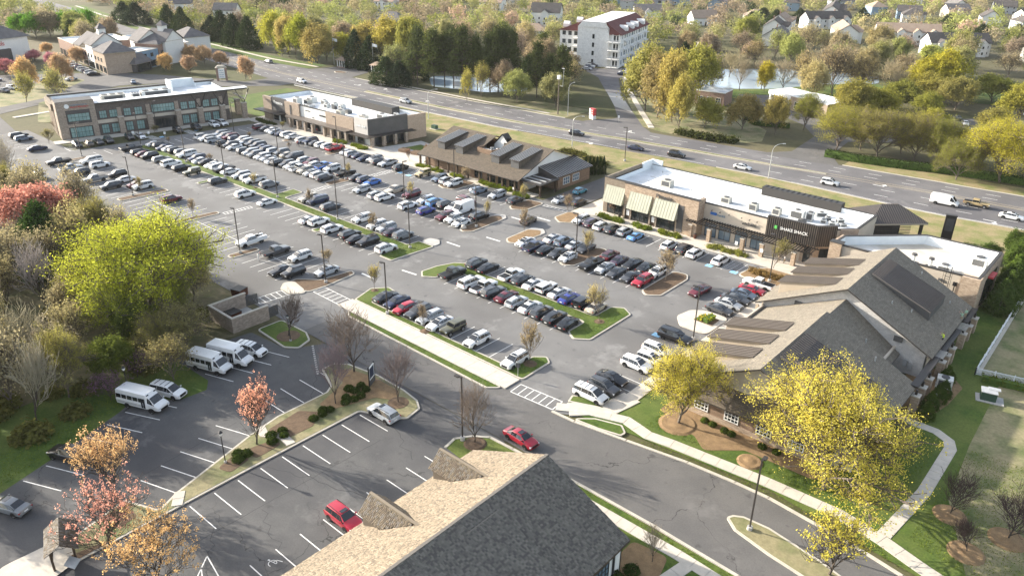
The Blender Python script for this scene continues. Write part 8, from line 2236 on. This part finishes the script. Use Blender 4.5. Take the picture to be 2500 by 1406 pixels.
# ---- shrubs
def shrub(pk,x,y,r,h,col,label,group,z=.1,name='round_shrub',rz=None):
    me=PROTO[pk][TR.randrange(3)][1]
    o=put(name,me,None,(x,y,z),TR.uniform(0,6) if rz is None else rz,(r,r,h));j=TR.uniform(.85,1.15);o.color=(col[0]*j,col[1]*j,col[2]*j,1)
    return tag(o,label,'shrub',group)
BOX=[(-75.8,54.7),(-76.3,56.1),(-76.8,54.4),(-74.9,55.9),(-74.2,54.4),(-74.3,53.3),(-75.4,52.8),(-74.5,52.0),(-75.2,48.9),(-74.6,49.6),(-74.5,46.9),(-74.5,48.3),(-75.4,41.2),(-75.2,42.7),(-74.2,42.3),(-74.2,40.6),(-75.1,36.4),(-74.3,37.1),(-74.1,35.8)]
for i,(x,y) in enumerate(BOX):shrub('shrub',x,y,TR.uniform(.62,.82),TR.uniform(.6,.8),(.050,.075,.018),f'clipped round boxwood on the divider island, {ordinal(i)} counted from the street','clipped boxwoods',.2)
for i,(x,y) in enumerate(((-36.7,81.0),(-35.5,80.9),(-33.7,80.7),(-32.7,80.6),(-28.6,80.8),(-26.8,80.9))):shrub('shrub',x,y,.6,.6,(.075,.105,.02),f'small round bush under the gabled building windows, {ordinal(i)} from left','bushes under the windows')
for i,(x,y) in enumerate(((-29.3,52.6),(-30.0,50.8),(-29.0,48.6))):shrub('shrub',x,y,.9,.8,(.045,.07,.02),f'dark round bush at the shake-roofed building corner, {ordinal(i)} from the street','bushes at the shake building')
for i,(x,y) in enumerate(((-15.7,104.5),(-15.3,106.9),(-15.2,108.9),(-15.4,101.6),(-15.9,113.4))):add_tree('cone',x,y,2.6,1.15,(.065,.10,.022),f'rounded conical evergreen by the stone piers, {ordinal(i)} counted','conical evergreens by the piers','conical_shrub')
for i,(x,y) in enumerate(((-113.7,159.0),(-112.9,159.7),(-112.2,160.3),(-111.6,161.0),(-111.1,161.8),(-110.6,162.6))):add_tree('cone',x,y,4.6,.75,(.035,.055,.018),f'slim columnar evergreen behind the restaurant wing, {ordinal(i)} from left','columnar evergreens','columnar_evergreen')
for i,(x,y) in enumerate(((-121.4,169.9),(-120.0,170.2),(-117.7,169.1),(-118.0,171.0),(-114.9,168.5),(-124.2,171.8),(-125.6,171.8),(-127.1,171.9),(-128.9,172.0),(-130.4,171.8))):shrub('bush',x,y,1.3,1.3,(.12,.12,.035),f'round brown-green shrub on the verge behind the restaurant, {ordinal(i)} counted','verge shrubs')
for i,(x,y,h_) in enumerate(((-15.6,143.5,6),(-15.4,147,6.5),(-15.6,151,7),(-16.2,156,6.5),(-17,161,7),(-17.6,166,6.5),(-22.5,168,3.5),(-26,166,3),(-19,172,6))):add_tree('mid' if i>3 else 'cone',x,y,h_,2.4,(.085,.13,.03),f'broad evergreen right of the corner building, {ordinal(i)} from the front','evergreens right of the corner building','evergreen_shrub')
i=0
rows_=[(-150.4,-141,134.1,7,(.20,.24,.03)),(-138,-133.2,134.4,4,(.20,.24,.03)),(-128.2,-117.6,134.9,12,(.20,.24,.03)),(-115.6,-111.8,134.2,7,(.17,.21,.03)),(-92.4,-86.4,135.6,7,(.15,.19,.03)),(-84,-79.6,135.8,6,(.16,.21,.03)),(-77.4,-72.6,135.9,6,(.17,.20,.03)),(-66,-57.6,136.2,8,(.24,.25,.06)),(-186,-181,134.6,7,(.18,.22,.03)),(-178,-172,135.0,7,(.18,.22,.03)),(-225,-214,133.2,8,(.08,.10,.03)),(-54,-48,130.6,9,(.22,.15,.06))]
for k,(x0,x1,y,n,c) in enumerate(rows_):
    for j in range(n):
        i+=1
        shrub('bush',x0+(x1-x0)*(j+.5)/n+TR.uniform(-.2,.2),y+TR.uniform(-.5,.5),TR.uniform(.65,1.0),TR.uniform(.7,1.1),c,f'low shrub in planting bed number {ordinal(k)} along the shops, {ordinal(j)} from left'.replace('number ',''),'bed shrubs along the shops',.12,'bed_shrub')
for i,(x,y,s) in enumerate(((-117.4,213.2,1.8),(-114,213,1.9),(-111,212.8,1.9),(-108,213,2.0),(-104.6,213.8,2.0),(-101.4,214.8,2.0))):shrub('bush',x,y,s,s*1.1,(.055,.065,.02),f'dark clipped shrub on the bank verge across the highway, {ordinal(i)} from left','verge shrubs across the highway',0)
def hedge(name,label,pts,wd,h,col,z=0.05):
    t=thing(name,label,'hedge');V2=[Vector(p) for p in pts];C=[]
    for a,b in zip(V2,V2[1:]):
        d=(b-a);n=max(2,int(d.length*16*(wd+h)/2))
        for _ in range(n):
            q=a+d*TR.random();nr=Vector((-d.y,d.x)).normalized();s=TR.uniform(-1,1)
            if TR.random()<.5:C.append((q.x+nr.x*s*wd/2,q.y+nr.y*s*wd/2,h*TR.uniform(.92,1.0)))
            else:C.append((q.x+nr.x*math.copysign(wd/2,s),q.y+nr.y*math.copysign(wd/2,s),h*TR.random()))
    C=np.array(C);V,F=leaf_quads(C,5,.10,.13,rg,1.0,.3);o=put('foliage',np_mesh('hedge_leaves',V,F,'shrub_leaf'),t,(0,0,z));o.color=(*col,1)
    b=MB()
    for a,c in zip(V2,V2[1:]):
        d=(c-a).normalized();n=Vector((-d.y,d.x))*wd*.42
        b.prism([tuple(a-n),tuple(c-n),tuple(c+n),tuple(a+n)],0,h*.92)
    b.build('inner_stems','hedge',t,loc=(0,0,z))
hedge('clipped_hedge','long clipped green hedge along the white picket fence',[(-12.2,116.9),(22,125.2)],1.0,1.0,(.10,.13,.02))
hedge('flower_hedge','bright yellow-green clipped hedge in the concrete island bed',[(-50.2,105.7),(-50.0,108.1)],1.0,.8,(.26,.30,.03),.2)
hedge('yellow_flower_bed','yellow flowers beside the clipped hedge on the concrete island',[(-51.5,105.8),(-51.3,108.0)],1.0,.35,(.55,.42,.04),.2)
hedge('roadside_hedge','long dark hedge across the highway under the olive trees',[(-75,219.5),(-66,220),(-56,222),(-46,225.4),(-30,228),(0,234)],2.2,1.9,(.035,.055,.016))
hedge('bank_hedge','dark hedge around the drive-through bank lot',[(-96,244),(-106,240),(-112,246)],1.4,1.4,(.05,.065,.02))
gp=[]
def blades(poly,dens):
    xs_=[p[0] for p in poly];ys_=[p[1] for p in poly];x0,x1,y0,y1=min(xs_),max(xs_),min(ys_),max(ys_);n=int((x1-x0)*(y1-y0)*dens)
    P_=np.stack([RN.uniform(x0,x1,n),RN.uniform(y0,y1,n)],1);ins=np.zeros(n,bool);k=len(poly)
    for i in range(k):
        (ax,ay),(bx,by)=poly[i],poly[(i+1)%k]
        c=((ay>P_[:,1]) != (by>P_[:,1]));xi=(bx-ax)*(P_[:,1]-ay)/((by-ay) if by != ay else 1e-9)+ax
        ins ^= c & (P_[:,0]<xi)
    return P_[ins]
for poly,z in (([(-94,68.4),(-63.4,67.9),(-62,69.1),(-96,69.2)],.17),([(-98.4,73),(-61.2,72.8),(-64,73.8),(-96,73.9)],.17),([(-94,93.1),(-65,93.1),(-65,95.3),(-94,95.3)],.17),([(-64.7,88.6),(-61,89),(-61.1,100),(-64.7,99.8)],.17),([(-110.3,88.4),(-107.3,88.4),(-106.6,98),(-110.3,98)],.17),([(-152,93.2),(-111,93.2),(-111,95.3),(-152,95.3)],.17),
                ([(-63.8,74.4),(-61.3,73),(-61.3,79),(-63.8,78.6)],.17),([(-41,71.1),(-24,72.8),(-12,71.8),(-9,71.2),(-12,73),(-25,73.8),(-40,72.4)],.08),([(-42,75.2),(-25,76.3),(-14,76.4),(-13,84),(-18,84),(-20,80),(-32,75.8),(-42,78.6)],.06),([(-17,84),(-12.2,84),(-12.4,97.6),(-17,98)],.06),([(-41,58.9),(-21,58.3),(-8,57),(-8,57.6),(-21,59),(-41,59.6)],.075),([(-10,76.2),(-5,75),(10,71),(12,100),(-9,98)],.075),([(-95,42),(-103,41),(-100,25),(-94,12),(-89.5,14),(-96,31.5)],.01)):
    P_=blades(poly,26);gp.append(np.column_stack([P_,np.full(len(P_),z)]))
gp=np.concatenate(gp);n=len(gp);a=RN.uniform(0,6.28,n);hh_=RN.uniform(.05,.16,n);wv=RN.uniform(.03,.06,n)
dx,dy=np.cos(a)*wv,np.sin(a)*wv;lean=RN.normal(0,.05,(n,2))
V=np.stack([gp+np.stack([-dx,-dy,0*dx],1),gp+np.stack([dx,dy,0*dx],1),gp+np.stack([lean[:,0],lean[:,1],hh_],1)],1).reshape(-1,3)
o=put('grass_blades',np_mesh('grass_blades',V,np.arange(3*n).reshape(-1,3),'shrub_leaf'));o.color=(.14,.19,.025,1);o['kind']='stuff'
tag(o,'short green grass on the near islands and verges','grass')
# ------------------------------------------------------------------ people
def person_mesh(pose):
    J={'pel':((0,0,.95),.125),'wst':((0,0,1.12),.115),'chs':((0,0,1.34),.145),'nck':((0,.0,1.50),.055),'hd0':((.01,0,1.60),.085),'hd1':((.02,0,1.72),.075)}
    E_=[('pel','wst'),('wst','chs'),('chs','nck'),('nck','hd0'),('hd0','hd1')]
    for s,sd in ((1,'l'),(-1,'r')):
        st=.16*s if pose=='walk' else .03*s
        J.update({'hip'+sd:((0,.10*s,.90),.095),'kne'+sd:((st*.6+.02,.11*s,.50),.062),'ank'+sd:((st-.03,.11*s,.09),.042),'toe'+sd:((st+.14,.12*s,.04),.035),'sho'+sd:((0,.20*s,1.42),.062)})
        el,wr=(((.02,.27*s,1.14),(.08,.27*s,.90)) if pose != 'reach' else ((.20,.24*s,1.36),(.40,.20*s,1.56)))
        J.update({'elb'+sd:(el,.043),'wri'+sd:(wr,.032)})
        dv=Vector(wr)-Vector(el);dv.normalize();pm=Vector(wr)+dv*.07;J['plm'+sd]=(tuple(pm),.034)
        E_+=[('pel','hip'+sd),('hip'+sd,'kne'+sd),('kne'+sd,'ank'+sd),('ank'+sd,'toe'+sd),('chs','sho'+sd),('sho'+sd,'elb'+sd),('elb'+sd,'wri'+sd),('wri'+sd,'plm'+sd)]
        for k in range(5):
            q=pm+dv*(.085 if k else .04)+Vector((.022*(k-2.2),0,0))*(1 if k else 1.8);J[f'f{k}{sd}']=(tuple(q),.009);E_.append(('plm'+sd,f'f{k}{sd}'))
    names=list(J);me=bpy.data.meshes.new('person');me.from_pydata([J[n_][0] for n_ in names],[(names.index(a),names.index(b)) for a,b in E_],[])
    o=bpy.data.objects.new('tmp_person',me);COL.objects.link(o);m=o.modifiers.new('skin','SKIN');sv=me.skin_vertices[0].data
    for i,n_ in enumerate(names):sv[i].radius=(J[n_][1],)*2;sv[i].use_root=n_=='pel'
    sb_=o.modifiers.new('sub','SUBSURF');sb_.levels=1
    out=bpy.data.meshes.new_from_object(o.evaluated_get(bpy.context.evaluated_depsgraph_get()))
    bpy.data.objects.remove(o)
    return out
PM={p:person_mesh(p) for p in ('stand','walk','reach')}
def cloth(name,c):
    if name not in M:mk(name,c,rough=.9)
    return M[name]
SHIRT={'white':(.7,.7,.68),'red':(.35,.05,.05),'yellow':(.55,.70,.05),'green':(.30,.45,.32),'navy':(.03,.04,.10),'tan':(.4,.32,.22)}
def person(x,y,z,rz,pose,shirt,trousers,label):
    me=PM[pose].copy();me.materials.clear()
    for m_ in (cloth('shirt_'+shirt,SHIRT[shirt]),cloth('trousers_'+trousers,{'dark':(.03,.03,.04),'white':(.62,.62,.6),'tan':(.3,.24,.16)}[trousers]),M['skin'],cloth('hair',(.03,.02,.015)),cloth('shoe',(.02,.02,.02))):me.materials.append(m_)
    mi=[]
    for p in me.polygons:
        c=p.center;r_=abs(c.y)
        if c.z>1.52:k=3 if (c.z>1.69 or c.x<-.02) else 2
        elif c.z>1.47 and r_<.07:k=2
        elif c.z<.10:k=4
        elif r_>.2 and (c.z<1.0 or c.x>.28):k=2
        elif c.z<.98:k=1
        else:k=0
        mi.append(k)
    me.polygons.foreach_set('material_index',mi);me.polygons.foreach_set('use_smooth',[True]*len(mi))
    return tag(put('person',me,None,(x,y,z),rz),label,'person','people about the plaza')
person(-125.3,71.0,.03,1.4,'stand','white','white','person in white standing behind the charcoal pickup')
person(-189.2,124.1,.03,.2,'walk','red','dark','person in red walking in the far aisle')
person(-188.0,123.7,.03,.3,'walk','navy','dark','person in navy walking beside the one in red')
person(-186.3,124.8,.03,3.0,'walk','white','white','person in white walking in the far aisle')
person(-116.6,134.2,.15,1.2,'walk','white','tan','person in white on the walk before the dark restaurant')
person(-18.4,117.6,3.6,3.1,'reach','yellow','dark','worker in yellow vest up on the arcade rafters')
person(-18.2,127.0,3.6,2.8,'reach','green','tan','worker in pale green on the far arcade canopy, near one')
person(-18.0,128.6,3.6,2.6,'stand','green','tan','worker in pale green on the far arcade canopy, far one')
person(-52.2,138.0,.15,.5,'walk','tan','tan','person in tan under the pergola, left one')
person(-51.2,138.3,.15,.5,'walk','white','tan','person in white under the pergola, right one')
person(-196.4,136.0,.15,1.2,'stand','red','dark','person in red under the far shop canopy')
person(-183.6,136.6,.15,1.2,'stand','white','dark','person in white under the far shop canopy')
# ------------------------------------------------------------------ air
hz=bpy.data.materials.new('haze_air');hz.use_nodes=True;n=hz.node_tree
n.nodes.remove(n.nodes['Principled BSDF']);pv=n.nodes.new('ShaderNodeVolumePrincipled')
pv.inputs['Color'].default_value=(.95,.95,.94,1);pv.inputs['Density'].default_value=.00005;pv.inputs['Anisotropy'].default_value=0.0
n.links.new(pv.outputs[0],n.nodes['Material Output'].inputs['Volume']);M['haze_air']=hz
HAZE=MB().box(-1500,-300,-1.5,600,1500,62).build('haze','haze_air');HAZE['kind']='stuff'
tag(HAZE,'thin pale haze over the whole scene','haze')
